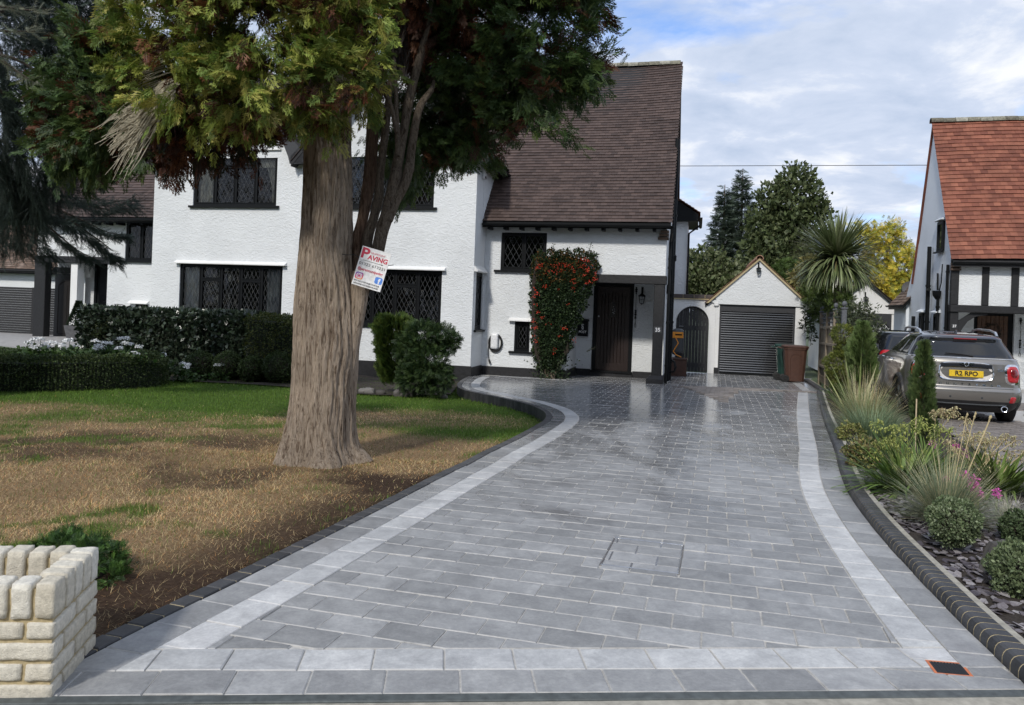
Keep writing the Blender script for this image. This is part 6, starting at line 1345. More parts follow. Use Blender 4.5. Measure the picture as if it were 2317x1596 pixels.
FAN = fan(10, .85, .030, .16); FAN_D = fan(8, .65, .026, .3, True, 2)
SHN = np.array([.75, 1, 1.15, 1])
def blobs_pts(blobs, n, shell=.55, lump=.22, seed=0):
    """points in lumpy ellipsoids [(centre, (rx,ry,rz))], mostly near their skins; also the outward direction"""
    vol = np.array([r[0] * r[1] + r[1] * r[2] + r[0] * r[2] for c, r in blobs]); k = RNG.choice(len(blobs), n, p=vol / vol.sum()); C = np.array([list(c) for c, r in blobs])[k]; Rr = np.array([r for c, r in blobs])[k]
    d = unit(RNG.normal(size=(n, 3))); u = 1 - (1 - shell) * RNG.random(n) ** 1.7 * .9; ph = k * 1.7
    l = 1 + lump * np.sin(d[:, 0] * 5 + ph) * np.sin(d[:, 1] * 5 + ph * 2) * np.sin(d[:, 2] * 6 + ph) + lump * .5 * np.sin(d[:, 0] * 11 + ph) * np.sin(d[:, 2] * 12)
    return C + d * Rr * (u * l)[:, None], d, u, k
def leafy(name, parent, pts, Y, size, cols, tmpl=LEAF, jit=.25, hint=None, kind=None, mat=None, loc=None, shade=SHN, colarr=None):
    V, F = inst(tmpl[0], tmpl[1], pts, Y, size, hint=hint); k = len(tmpl[0]); c = colarr if colarr is not None else colour(cols, len(pts), jit)
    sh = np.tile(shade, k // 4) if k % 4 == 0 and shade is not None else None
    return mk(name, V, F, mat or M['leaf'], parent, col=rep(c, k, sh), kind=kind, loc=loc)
def bark_mat(name, c0, c1, c2, sc=9, stretch=.10):
    m, nt, b = NT(name); p = pos(nt); mp = nd(nt, 'ShaderNodeMapping'); mp.inputs['Scale'].default_value = (1, 1, stretch); nt.links.new(p, mp.inputs[0])
    n1 = noi(nt, mp.outputs[0], sc * 6.0, 9, .72, 1.2); n2 = noi(nt, mp.outputs[0], sc * .8, 5, .6, .4); n3 = noi(nt, p, 2.2, 4)
    r = rampn(nt, n1.outputs[0], [(.34, c0), (.46, c1), (.66, c2)]); r3 = rampn(nt, n3.outputs[0], [(.3, (.78, .76, .74)), (.7, (1.15, 1.12, 1.08))]); mx = nd(nt, 'ShaderNodeMixRGB', blend_type='MULTIPLY'); mx.inputs[0].default_value = 1; nt.links.new(r.outputs[0], mx.inputs[1]); nt.links.new(r3.outputs[0], mx.inputs[2])
    n5 = noi(nt, mp.outputs[0], sc * 2.3, 6, .68, 1.0); r5 = rampn(nt, n5.outputs[0], [(.37, (.40, .35, .31)), (.46, (.95, .94, .93)), (.6, (1.08, 1.07, 1.05))]); m5 = nd(nt, 'ShaderNodeMixRGB', blend_type='MULTIPLY'); m5.inputs[0].default_value = 1; nt.links.new(mx.outputs[0], m5.inputs[1]); nt.links.new(r5.outputs[0], m5.inputs[2]); nt.links.new(m5.outputs[0], b.inputs['Base Color'])
    b.inputs['Roughness'].default_value = .9; b.inputs['Specular IOR Level'].default_value = .15; ad = nd(nt, 'ShaderNodeMath', operation='ADD'); nt.links.new(n1.outputs[0], ad.inputs[0]); nt.links.new(n2.outputs[0], ad.inputs[1]); bump(nt, b, ad.outputs[0], 1.0, .07); return m
M['bark'] = bark_mat('fissured_pale_bark', (.07, .05, .036), (.47, .385, .305), (.64, .55, .46)); M['bark_dark'] = bark_mat('dark_red_bark', (.06, .04, .03), (.19, .125, .092), (.30, .22, .165)); M['bark_grey'] = bark_mat('grey_brown_bark', (.06, .05, .04), (.20, .165, .13), (.33, .285, .235), 14, .25)
M['twig'] = simple('dry_grey_twig', (.50, .46, .36), .9, scale=60, var=.4); M['twig_dark'] = simple('dark_twig', (.045, .034, .026), .9, scale=60, var=.4)
def trunk_tube(name, path, rad, mat, parent, n=40, step=.05, rid=.012, flare=None):
    """tapered stem with vertical ridges and lumps"""
    pth = np.array([list(p) for p in path]); rad = np.array(rad); l = np.r_[0, np.cumsum(np.linalg.norm(np.diff(pth, axis=0), axis=1))]; m = max(4, int(l[-1] / step)); s = np.linspace(0, l[-1], m)
    C = spline([tuple(q) for q in np.c_[pth, rad]], .02); lc = np.r_[0, np.cumsum(np.linalg.norm(np.diff(C[:, :3], axis=0), axis=1))]; s = np.linspace(0, lc[-1], m); C = np.stack([np.interp(s, lc, C[:, k]) for k in range(4)], 1)
    t = unit(np.gradient(C[:, :3], axis=0)); ref = np.array([0, 1, 0.]) if abs(t[0, 1]) < .9 else np.array([1, 0, 0.]); x = unit(np.cross(np.broadcast_to(ref, t.shape), t)); y = np.cross(t, x)
    a = np.linspace(0, 2 * math.pi, n, endpoint=False); A, S = np.meshgrid(a, s); ph = RNG.random(8) * 6.28
    tw = A + .12 * S; rg = np.abs(np.sin(tw * 7 + ph[0] + .9 * np.sin(S * 3 + ph[1]))) ** .6 * .4 + np.abs(np.sin(tw * 15 + ph[2] + 1.2 * np.sin(S * 4.3 + ph[3]) + .7 * np.sin(S * 11 + A * 3))) ** .6 * .4 + np.abs(np.sin(tw * 24 + ph[7] + 1.5 * np.sin(S * 6.1))) * .2; lump = np.sin(tw * 3 + ph[4]) * np.sin(S * 2.1 + ph[5]) * .5 + np.sin(tw * 2 + S * 1.3 + ph[6]) * .5
    rr = C[:, 3:4] * (1 + .05 * lump) + rid * (rg - .5)
    if flare is not None: rr = rr + flare[0] * np.exp(-S / flare[1]) * (.55 + .45 * np.sin(A * 5 + 1.0) + .25 * np.sin(A * 3 + 2))
    V = C[:, None, :3] + (np.cos(A)[..., None] * x[:, None] + np.sin(A)[..., None] * y[:, None]) * rr[..., None]; idx = np.arange(m * n).reshape(m, n); F = np.stack([idx[:-1], np.roll(idx[:-1], -1, 1), np.roll(idx[1:], -1, 1), idx[1:]], -1).reshape(-1, 4)
    return mk(name, V.reshape(-1, 3), F, mat, parent, smooth=True)
# ---------------- the big cypress on the front lawn
TY = 8.0
def tp(u, v, Y=TY): return P(u, v, Y)
tree = empty('cypress_tree', Vector((-1.98, 8.15, -.16)), 'large cypress with thick pale fissured trunk and several stems on the front lawn', 'tree')
cw = [(1045, 722, 165), (1000, 722, 152), (900, 731, 138), (800, 738, 137), (700, 737, 128), (600, 738, 116), (500, 740, 108), (400, 741, 103), (300, 742, 98), (150, 752, 88), (0, 768, 84), (-200, 785, 74), (-500, 800, 56), (-900, 815, 26)]
trunk_tube('trunk', [tp(u, v) for v, u, w in cw], [w / 2 * TY / CAM_F for v, u, w in cw], M['bark'], tree, 180, .02, .042, (.15, .20))
def z4(x, y): return (680 + x / 3.8) * .9268, y / 3.8 * .9268
def z5(x, y): return (640 + x / 3.8) * .9268, (380 + y / 3.8) * .9268
def stem(name, pts, mat, Y0, Y1, rid=.008, n=28):
    m = len(pts); path = [tp(*p[:2], Y0 + (Y1 - Y0) * i / (m - 1)) for i, p in enumerate(pts)]; rad = [p[2] / 2 * (Y0 + (Y1 - Y0) * i / (m - 1)) / CAM_F for i, p in enumerate(pts)]
    return trunk_tube(name, path, rad, mat, tree, n, .04, rid)
S_ = lambda f, lst: [(*f(x, y), w / 3.8 * .9268) for x, y, w in lst]
stem('stem', S_(z5, [(735, 2300, 130), (790, 2000, 150), (838, 1700, 150), (880, 1450, 150), (905, 1250, 170), (925, 1080, 170)]), M['bark'], 7.95, 7.95, .012, 48)
stem('stem', S_(z5, [(880, 1200, 100), (885, 800, 98), (930, 600, 95), (970, 380, 105)]) + S_(z4, [(850, 1596, 112), (880, 1100, 100), (930, 850, 80), (975, 600, 70), (985, 300, 66), (1000, -300, 55)]), M['bark_dark'], 7.98, 8.3)
stem('stem', S_(z5, [(955, 1200, 100), (975, 800, 96), (1030, 600, 84), (1080, 380, 85)]) + S_(z4, [(945, 1596, 70), (1005, 1100, 64), (1035, 800, 52), (1075, 600, 42), (1090, 300, 30), (1100, -200, 20)]), M['bark_grey'], 7.95, 8.15)
stem('stem', S_(z5, [(1010, 1250, 120), (1090, 800, 112), (1130, 640, 118), (1180, 500, 122)]), M['bark_grey'], 7.92, 7.92)
stem('stem', S_(z5, [(1150, 580, 110), (1200, 380, 112), (1250, 150, 110)]) + S_(z4, [(1090, 1596, 105), (1165, 1200, 78), (1195, 1000, 88), (1240, 800, 80), (1295, 600, 72), (1340, 400, 55), (1395, 200, 36), (1450, -200, 28)]), M['bark_grey'], 7.92, 8.3)
stem('stem', S_(z5, [(1165, 600, 90), (1235, 430, 86), (1330, 250, 84), (1365, 80, 82)]) + S_(z4, [(1212, 1596, 80), (1245, 1300, 72), (1310, 1000, 66), (1415, 840, 44), (1440, 750, 20)]), M['bark_grey'], 7.9, 8.2)
stem('stem', S_(z4, [(1105, 1450, 50), (1100, 1200, 46), (1085, 750, 36), (1060, 450, 22), (1010, 250, 12)]), M['bark_grey'], 7.85, 8.0, .004, 14)
stem('stem', S_(z4, [(1095, 1230, 40), (1050, 1000, 34), (970, 800, 34), (915, 620, 30), (850, 400, 22), (800, 250, 14)]), M['bark_grey'], 7.85, 7.9, .004, 14)
stem('stem', S_(z4, [(640, 260, 90), (760, 120, 80), (880, 70, 60), (1000, -50, 50)]), M['bark_dark'], 8.0, 8.6)
stem('stem', S_(z4, [(1270, 650, 90), (1350, 450, 80), (1500, 330, 60), (1650, 200, 40)]), M['bark_dark'], 8.2, 8.9)
# brush of bare rising twigs between the stems
q = MB(); rr = random.Random(12)
for k in range(85):
    x0, y0 = rr.choice([(1060, 520), (1110, 500), (1110, 750), (1000, 450), (1150, 740)]); x = x0; pts = []; ddx = rr.uniform(-.28, .38)
    for j in range(6): pts.append(tp(*z4(x0 + ddx * j * 70 + 12 * math.sin(j + k), y0 - j * rr.uniform(50, 95)), 7.9 + rr.uniform(0, .08) + .06 * j))
    q.tube([tuple(p) for p in pts], [.007, .006, .005, .004, .003, .002], 4, False)
q.build('bare_twigs', M['twig_dark'], tree)
def pb_(u, v, rpx, Y, sy=1.0, ry=None, shrink=1.0): return (P(u, v, Y), (rpx * Y / CAM_F, (ry or rpx * Y / CAM_F), rpx * Y / CAM_F * sy))
YG = [(.21, .265, .048), (.27, .30, .06), (.16, .23, .046), (.34, .32, .08), (.11, .17, .035)]; DG = [(.052, .095, .028), (.072, .122, .034), (.038, .074, .023), (.095, .14, .038)]; BR = [(.13, .045, .022), (.09, .035, .02), (.17, .07, .03), (.06, .03, .02)]  # YG and DG paint the sunlit and shaded lobes of one crown
def crown(name, blobs, n, cols, size, down=.45, out=1.0, shell=.5, tmpl=FAN, brown=.0, jit=.3, lump=.25, up=0.0):
    m = max(8, n // 34); cp, cd, cu, ck = blobs_pts(blobs, m, shell, lump); j = RNG.integers(0, m, n); s_ = RNG.random(n); Lc = RNG.uniform(.18, .42, m)[j] * (size / .15) ** .5
    bd = unit(cd + np.array([0, 0, up - down * .6]) + RNG.normal(size=(m, 3)) * .45)[j]; p = cp[j] + bd * (Lc * (s_ - .25))[:, None] - np.array([0, 0, 1.0]) * (down * .35 * s_ ** 2 * Lc)[:, None] + RNG.normal(size=(n, 3)) * (.055 * (size / .15)); d = bd; u = cu[j]
    Y = bd * out + np.array([0, 0, up - down]) + RNG.normal(size=(n, 3)) * .42; tone = RNG.uniform(.72, 1.28, m)[j]
    c = colour(cols, n, jit) * tone[:, None]; inner = (u < .72) & (RNG.random(n) < .6) | (RNG.random(n) < brown); c[inner] = colour(BR, int(inner.sum()), .3)
    hint = unit(np.cross(Y, np.array([0, 0, 1.0]))) * RNG.normal(0, .8, (n, 1)) + np.array([0, 0, 1.0]) + RNG.normal(size=(n, 3)) * .45
    s = RNG.uniform(.65, 1.25, n) * size; kk = len(tmpl[0]); V, F = inst(tmpl[0], tmpl[1], p, Y, s, hint=hint)
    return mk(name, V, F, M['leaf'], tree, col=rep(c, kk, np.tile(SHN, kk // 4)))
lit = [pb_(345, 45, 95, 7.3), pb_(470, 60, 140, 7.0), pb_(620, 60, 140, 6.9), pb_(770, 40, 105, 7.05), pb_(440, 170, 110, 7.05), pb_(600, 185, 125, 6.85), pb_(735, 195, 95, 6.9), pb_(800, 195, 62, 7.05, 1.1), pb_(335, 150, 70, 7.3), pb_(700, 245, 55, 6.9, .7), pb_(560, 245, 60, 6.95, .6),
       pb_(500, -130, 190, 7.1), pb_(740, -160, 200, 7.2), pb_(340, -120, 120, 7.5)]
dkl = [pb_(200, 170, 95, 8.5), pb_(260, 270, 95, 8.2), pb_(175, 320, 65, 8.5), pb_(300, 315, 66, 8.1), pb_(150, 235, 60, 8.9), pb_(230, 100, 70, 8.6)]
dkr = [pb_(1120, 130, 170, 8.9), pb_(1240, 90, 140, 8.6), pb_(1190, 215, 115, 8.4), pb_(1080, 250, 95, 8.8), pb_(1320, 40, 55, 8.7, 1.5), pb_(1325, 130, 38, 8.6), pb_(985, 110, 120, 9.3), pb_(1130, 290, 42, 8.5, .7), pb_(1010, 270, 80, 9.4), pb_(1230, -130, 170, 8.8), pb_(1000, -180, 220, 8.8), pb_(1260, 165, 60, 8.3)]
low = [pb_(950, 345, 62, 9.0, .8), pb_(1000, 320, 55, 9.2), pb_(905, 300, 60, 9.4), pb_(930, 395, 38, 8.9, .7)]
cut = lambda bl, k, dz=0: [(c + Vector((0, 0, dz)), tuple(x * k for x in r)) for c, r in bl]
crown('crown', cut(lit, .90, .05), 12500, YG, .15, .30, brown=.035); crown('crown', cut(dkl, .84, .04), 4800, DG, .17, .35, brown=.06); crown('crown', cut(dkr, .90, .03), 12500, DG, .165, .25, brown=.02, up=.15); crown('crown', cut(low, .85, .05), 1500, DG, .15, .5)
brn = [pb_(470, 300, 85, 7.7, .6), pb_(555, 270, 85, 7.9, .45), pb_(420, 345, 40, 7.7, .7), pb_(480, 335, 34, 7.8, .7), pb_(650, 270, 50, 7.8, .4), pb_(370, 310, 56, 7.9, .8), pb_(400, 280, 80, 7.9), pb_(525, 340, 26, 7.8, .7)]
crown('dead_foliage', cut(brn, .85, .06), 1900, BR + [(.03, .035, .015)] * 2, .15, .75, .6)
crown('dead_foliage', [pb_(850, -60, 130, 8.4), pb_(960, 0, 95, 8.5), pb_(900, 80, 70, 9.0), pb_(1050, 30, 90, 8.9), pb_(850, 190, 60, 9.6), pb_(780, 120, 80, 9.0)], 3000, BR, .17, .8, .5)
top = [((-1.9 + .2 * k, 8.2, 4.9 + k * .85), (2.35 - .27 * k, 2.3 - .27 * k, .9)) for k in range(1, 8)]
crown('crown', top, 4500, DG + YG, .30, .3)
# the dead, bleached fan of twigs that hangs out of the crown at the left
q = MB(); rr = random.Random(4)
for k in range(170):
    t = rr.random(); u0, v0 = 385 + rr.uniform(-14, 16), 205 + rr.uniform(-20, 30); L = rr.uniform(.6, 1.0); e = rr.gauss(0, 1)
    u1, v1 = u0 - (165 - 55 * t + e * 12) * L, v0 + (85 + 105 * t + e * 10) * L; pts = []
    for j in range(6): s = j / 5; pts.append(tuple(P(u0 + (u1 - u0) * s + 6 * math.sin(s * 5 + k), v0 + (v1 - v0) * (s ** 1.25) + 4 * math.sin(s * 7 + k * 2), 7.15 + .1 * rr.random() * s + .05 * math.sin(k))))
    q.tube(pts, [.010, .0085, .007, .006, .005, .003], 4, False)
    if k % 2 == 0:
        for j in (3, 4):
            a = Vector(pts[j]); b = a + Vector((rr.uniform(-.10, -.02), rr.uniform(-.03, .03), rr.uniform(-.09, .03))); q.tube([tuple(a), tuple(b)], [.004, .002], 4, False)
for k in range(36):
    u0, v0 = rr.uniform(330, 380), rr.uniform(110, 200); q.tube([tuple(P(u0 + 30, v0 - 10, 7.2)), tuple(P(u0 - 10, v0 + 4, 7.15)), tuple(P(u0 - rr.uniform(20, 45), v0 + rr.uniform(5, 28), 7.12))], [.005, .004, .002], 4, False)
q.build('dead_twigs', M['twig'], tree)
# ---------------- cedar at the far left
cedar = empty('cedar_tree', Vector((-8.6, 11.5, -.2)), 'dark blue green cedar with drooping branches at the edge of the lawn', 'tree')
def needle_spray(n=34):
    V = []; F = []; rr = np.random.default_rng(3)
    for k in range(n):
        t = (k + .5) / n; a = k * 2.4; d = np.array([math.cos(a), .55, math.sin(a)]); d /= np.linalg.norm(d); p = np.array([0, t, -.10 * t * t]); s = np.cross(d, [0.3, 1, .2]); s /= np.linalg.norm(s); L = .15 * (1 - .45 * t) + .03; b = len(V)
        V += [p - s * .016, p + s * .016, p + d * L + s * .005, p + d * L - s * .005]; F.append((b, b + 1, b + 2, b + 3))
    b = len(V); V += [np.array([-.012, 0, 0]), np.array([.012, 0, 0]), np.array([.004, 1, -.10]), np.array([-.004, 1, -.10])]; F.append((b, b + 1, b + 2, b + 3)); return np.array(V), np.array(F)
NS = needle_spray()
trunk_tube('trunk', [(-8.9, 11.8, -.4), (-8.85, 11.8, 2), (-8.8, 11.8, 5), (-8.8, 11.8, 9)], [.38, .33, .28, .15], M['bark_dark'], cedar, 36, .08, .02)
CN = [(.036, .054, .046), (.048, .070, .060), (.026, .040, .034)]; CP = [(.20, .22, .17), (.26, .27, .20), (.15, .18, .14)]  # CP paints the lit near branches paler than the dark CN mass
def cedar_branch(pts, Ys, n, cols, L=.26, droop=.25, r=.035, spread=.5, hang=0.0):
    path = [P(u, v, Ys[0] + (Ys[1] - Ys[0]) * i / (len(pts) - 1)) for i, (u, v) in enumerate(pts)]; C = spline([tuple(p) for p in path], .03); MB().tube([tuple(p) for p in C[::5]], list(np.linspace(r, .006, len(C[::5]))), 6).build('branch', M['twig_dark'], cedar)
    n = int(n * (2.6 if pts[0][1] > 390 else 4.5)) if cols is CN else n; i = (RNG.random(n) ** .85 * (len(C) - 1)).astype(int); t = unit(np.gradient(C, axis=0))[i]; side = unit(np.cross(t, np.array([0, 0, 1.0]))); sg = RNG.choice([-1, 1], n)[:, None]; w = RNG.random(n)[:, None] * spread * (1 - .5 * (i / len(C)))[:, None]
    hz = RNG.random(n)[:, None] * hang; p = C[i] + side * sg * w + t * w * .7 - np.array([0, 0, 1.0]) * (w * droop + hz); Y = t * .9 + side * sg * .7 + np.array([0, 0, -droop]) - np.array([0, 0, 1.0]) * (hz > .1) * .5 + RNG.normal(size=(n, 3)) * .5
    return p, Y, colour(cols, n, .3)
bl = []
for a in (([(-60, 460), (40, 455), (120, 480), (190, 520), (265, 575)], (12.0, 13.2), 300, CN, .30, .35, .04, .42, .12), ([(-60, 400), (60, 425), (150, 445), (230, 452), (305, 462)], (12.2, 13.6), 190, CN, .28, .3, .03, .35, .1), ([(-40, 500), (30, 520), (90, 545), (130, 570)], (11.5, 12), 120, CN, .28, .4, .03, .3, .25),
          ([(120, 470), (190, 500), (240, 525), (285, 533)], (12.8, 13.3), 110, CN, .24, .25, .018, .22, .05), ([(150, 440), (220, 470), (260, 470), (310, 440)], (13, 14), 60, CN, .26, .3, .02, .2, .1), ([(60, 470), (130, 530), (180, 570), (215, 585)], (12.4, 12.9), 130, CN, .24, .3, .02, .25, .05),
          ([(-40, 300), (20, 330), (60, 400), (95, 470)], (11, 11.5), 120, CN, .3, .5, .03, .3, .5), ([(-30, 30), (80, 20), (170, 40), (240, 85)], (11, 12), 330, CN, .32, .5, .04, .5, .55), ([(-30, -60), (100, -40), (220, 0), (300, 60)], (11.5, 12.5), 360, CN, .32, .5, .04, .6, .5),
          ([(-30, 120), (50, 140), (110, 200), (135, 300)], (10.8, 11.3), 330, CN, .3, .6, .03, .4, .9), ([(-30, 190), (20, 220), (60, 300), (85, 420)], (10.6, 11.2), 230, CN, .3, .6, .03, .35, .8), ([(60, 60), (120, 120), (170, 240), (190, 330)], (11.4, 12), 260, CN, .3, .6, .03, .35, .9), ([(100, 180), (120, 260), (120, 350), (110, 430)], (11.4, 11.6), 150, CN, .3, .6, .02, .25, .5), ([(-20, 60), (10, 140), (30, 240), (40, 350)], (10.9, 11.2), 240, CN, .3, .6, .02, .35, .6), ([(-30, 260), (0, 320), (20, 400), (30, 500)], (11, 11.3), 200, CN, .3, .6, .02, .3, .5), ([(180, 60), (215, 110), (235, 180), (240, 240)], (11.8, 12), 150, CN, .3, .6, .02, .3, .6)): bl.append(cedar_branch(*a))
pp, yy, cc = (np.concatenate([b[k] for b in bl]) for k in range(3)); V, F = inst(NS[0], NS[1], pp, yy, RNG.uniform(.11, .24, len(pp))); mk('needles', V, F, M['leaf'], cedar, col=rep(cc, len(NS[0])))
p, d, u, k = blobs_pts([pb_(60, 40, 95, 11.6), pb_(180, 40, 85, 12), pb_(110, 125, 60, 11.6), pb_(15, 185, 55, 11.2), pb_(70, 250, 40, 11.3), pb_(25, -60, 120, 11.5), pb_(240, -30, 90, 12.2)], 3600, .35, .3); V, F = inst(NS[0], NS[1], p, d * .5 - np.array([0, 0, .7]) + RNG.normal(size=p.shape) * .5, RNG.uniform(.14, .28, len(p))); mk('needles', V, F, M['leaf'], cedar, col=rep(colour(CN, len(p), .3), len(NS[0])))
bl = [cedar_branch(*a) for a in (([(-60, 12), (0, 14), (50, 22), (95, 25)], (8.0, 8.0), 42, CP, .2, .1, .02, .12), ([(-60, 66), (0, 70), (50, 72), (86, 70)], (8.1, 8.1), 34, CP, .18, .1, .016, .08), ([(-60, 120), (0, 135), (50, 170), (90, 192)], (8.0, 8.0), 46, CP, .2, .15, .02, .10))]
pp, yy, cc = (np.concatenate([b[k] for b in bl]) for k in range(3)); V, F = inst(NS[0], NS[1], pp, yy, RNG.uniform(.12, .20, len(pp))); mk('sunlit_needles', V, F, M['leaf'], cedar, col=rep(cc, len(NS[0])))
# ---------------- hedges and shrubs in front of the houses
def box_hedge_pts(path, w, h, n, zf, top=.35, lump=.03):
    """points on the faces of a clipped hedge along PATH, with outward normals"""
    C = spline(path, .05); l = np.r_[0, np.cumsum(np.linalg.norm(np.diff(C, axis=0), axis=1))]; i = RNG.integers(0, len(C), n); t = unit(np.gradient(C, axis=0))[i]; nn = np.stack([t[:, 1], -t[:, 0]], 1); face = RNG.random(n); o = np.empty(n); z = np.empty(n); N = np.zeros((n, 3))
    tp_ = face < top; sd = np.where(RNG.random(n) < .6, 1, -1); o[tp_] = RNG.uniform(-w / 2, w / 2, tp_.sum()); z[tp_] = h; N[tp_, 2] = 1; s = ~tp_; o[s] = sd[s] * w / 2; z[s] = RNG.uniform(0, h, s.sum()); N[s, :2] = nn[s] * sd[s][:, None]
    rnd_ = np.maximum(0, np.abs(o) - (w / 2 - .07)) * np.maximum(0, z - (h - .07)) / .07; p = C[i] + nn * (o - np.sign(o) * rnd_)[:, None]; dep = RNG.random(n) ** 2 * .10
    zz = np.array([zf(x, y) for x, y in p]) + z - rnd_; P3 = np.c_[p, zz] - N * dep[:, None] + N * (lump * (np.sin(p[:, 0] * 9) * np.sin(z * 11 + p[:, 1] * 7)))[:, None]; return P3, N, dep
def gzf(x, y): return float(lawn_z(np.array(x), np.array(y)))
def hedge(name, label, path, w, h, n, size, cols, tmpl=LEAF, group=None, top=.35, core=(.012, .018, .008), jit=.3, flat_=.55, lump=.03, mat=None):
    c = np.mean(np.array(path), axis=0); t = empty(name, Vector((c[0], c[1], gzf(*c))), label, 'hedge' if 'hedge' in name else 'shrub', group)
    p, N, dep = box_hedge_pts(path, w, h, n, gzf, top, lump); Y = unit(RNG.normal(size=(n, 3)) + np.array([0, 0, .25])) * flat_ + N * .5; hint = N + RNG.normal(size=(n, 3)) * .5
    leafy('foliage', t, p, Y, RNG.uniform(.7, 1.3, n) * size, cols, tmpl, jit, hint, mat=mat)
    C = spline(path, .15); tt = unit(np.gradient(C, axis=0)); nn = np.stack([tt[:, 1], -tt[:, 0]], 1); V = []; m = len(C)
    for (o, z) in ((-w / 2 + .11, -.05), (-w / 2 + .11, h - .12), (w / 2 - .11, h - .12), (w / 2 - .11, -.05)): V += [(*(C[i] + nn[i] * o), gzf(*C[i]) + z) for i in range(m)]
    F = [(k * m + i, k * m + i + 1, (k + 1) * m + i + 1, (k + 1) * m + i) for k in range(3) for i in range(m - 1)] + [(0, m, 2 * m, 3 * m), (m - 1, 2 * m - 1, 3 * m - 1, 4 * m - 1)]; mk('dark_core', V, F, simple('dark_hedge_core', core, .95, bmp=.6, scale=25, bdist=.03), t); return t  # solid dark core added inside so the hedge is not see-through
M['gloss_leaf'] = leaf_mat('glossy_laurel_leaf', .32, .12, .6)
hedge('laurel_hedge', 'long dark glossy laurel hedge clipped below the lower windows', [(-9.95, 18.35), (-9, 18.1), (-7.2, 17.65), (-5.6, 17.25)], 1.0, 1.42, 9000, .115, [(.026, .042, .026), (.038, .058, .034), (.020, .032, .021), (.055, .075, .05)], LEAF, mat=M['gloss_leaf'])
hedge('privet_hedge', 'short olive green hedge end beside the thick trunk', [(-5.55, 17.0), (-5.1, 16.85), (-4.5, 16.7)], 1.0, 1.42, 6500, .045, [(.075, .10, .026), (.11, .12, .03), (.045, .065, .02)], LEAF, lump=.07)
el = [(-9.75 + 2.75 * math.cos(a), 14.75 + 1.75 * math.sin(a)) for a in np.linspace(-3.0, .75, 12)]
hedge('box_hedge', 'low clipped box hedge curving round the white flower bed', el, .60, .60, 46000, .036, [(.042, .068, .022), (.060, .090, .030), (.030, .050, .017), (.085, .115, .036)], LEAF, top=.45)
hedge('box_hedge', 'straight back run of low box hedge behind the white flowers', [(-11.5, 16.7), (-10, 16.85), (-8.2, 16.75)], .5, .5, 11000, .036, [(.040, .068, .022), (.060, .095, .030)], LEAF, top=.4)
def ball(name, label, c, r, n, size, cols, tmpl=LEAF, group=None, sq=(1, 1, 1), core=True, lump=.10, jit=.3, shell=.8, upw=.2, mat=None, cat='shrub'):
    t = empty(name, Vector((c[0], c[1], c[2] - r * sq[2])), label, cat, group); p, d, u, k = blobs_pts([(c, (r * sq[0], r * sq[1], r * sq[2]))], n, shell, lump); Y = d * .6 + RNG.normal(size=(n, 3)) * .55 + np.array([0, 0, upw])
    leafy('foliage', t, p, Y, RNG.uniform(.7, 1.3, n) * size, cols, tmpl, jit, d + RNG.normal(size=(n, 3)) * .5, mat=mat)
    if core: V, F = rbox(lambda x, y, z: Vector((x, y, z)), c[0] - r * sq[0] * .66, c[0] + r * sq[0] * .66, c[1] - r * sq[1] * .66, c[1] + r * sq[1] * .66, c[2] - r * sq[2] * .95, c[2] + r * sq[2] * .66, .48, (6, 6, 6), .0); mk('dark_core', V, F, M['soil'], t, smooth=True)  # dark filler added inside the ball to close gaps between leaves
    return t
for i, (u, v, r) in enumerate(((452, 828, 33), (515, 828, 32), (570, 835, 29), (630, 830, 34))):
    Y = 16.6 - .12 * i; c = P(u, v, Y); ball('box_ball', ('clipped box ball beside the curved end of the low hedge', 'round box ball under the laurel, second from the curved hedge', 'smallest round box ball under the laurel hedge', 'round box ball nearest the thick trunk under the hedge')[i], c, r * Y / CAM_F, 4200, .038, [(.045, .072, .024), (.065, .098, .032), (.032, .052, .018)], group='box balls under the laurel hedge')
c = P(245, 752, 18.0); ball('box_ball', 'olive box ball growing against the end of the laurel hedge', c, .36, 3600, .032, [(.045, .065, .018), (.06, .08, .022), (.03, .045, .014)])
# planter with a clipped cone
pc = hp(-16.75, -.8, 0); pz = float(gz(pc.x, pc.y)) + .02; tp_ = empty('patio_planter', Vector((pc.x, pc.y, pz)), 'square grey planter with a dark clipped cone by the white porch column', 'planter'); q = MB()
q.add([(pc.x + sx * w, pc.y + sy * w, pz + z) for z, w in ((0, .20), (.44, .27), (.44, .23), (.38, .22)) for sx, sy in ((-1, -1), (1, -1), (1, 1), (-1, 1))], [(l * 4 + i, l * 4 + (i + 1) % 4, l * 4 + 4 + (i + 1) % 4, l * 4 + 4 + i) for l in range(3) for i in range(4)] + [(12, 13, 14, 15)]); q.build('pot', simple('grey_slate_pot', (.10, .10, .105), .7, scale=8, var=.3), tp_)
n = 2600; t = RNG.random(n) ** .7; a = RNG.random(n) * 6.28; rr_ = .25 * (1 - t) + .02; leafy('foliage', tp_, np.c_[pc.x + rr_ * np.cos(a), pc.y + rr_ * np.sin(a), pz + .42 + t * .72], np.c_[np.cos(a), np.sin(a), .8 + 0 * a], RNG.uniform(.05, .09, n), [(.016, .032, .016), (.024, .042, .02)], LEAFN)
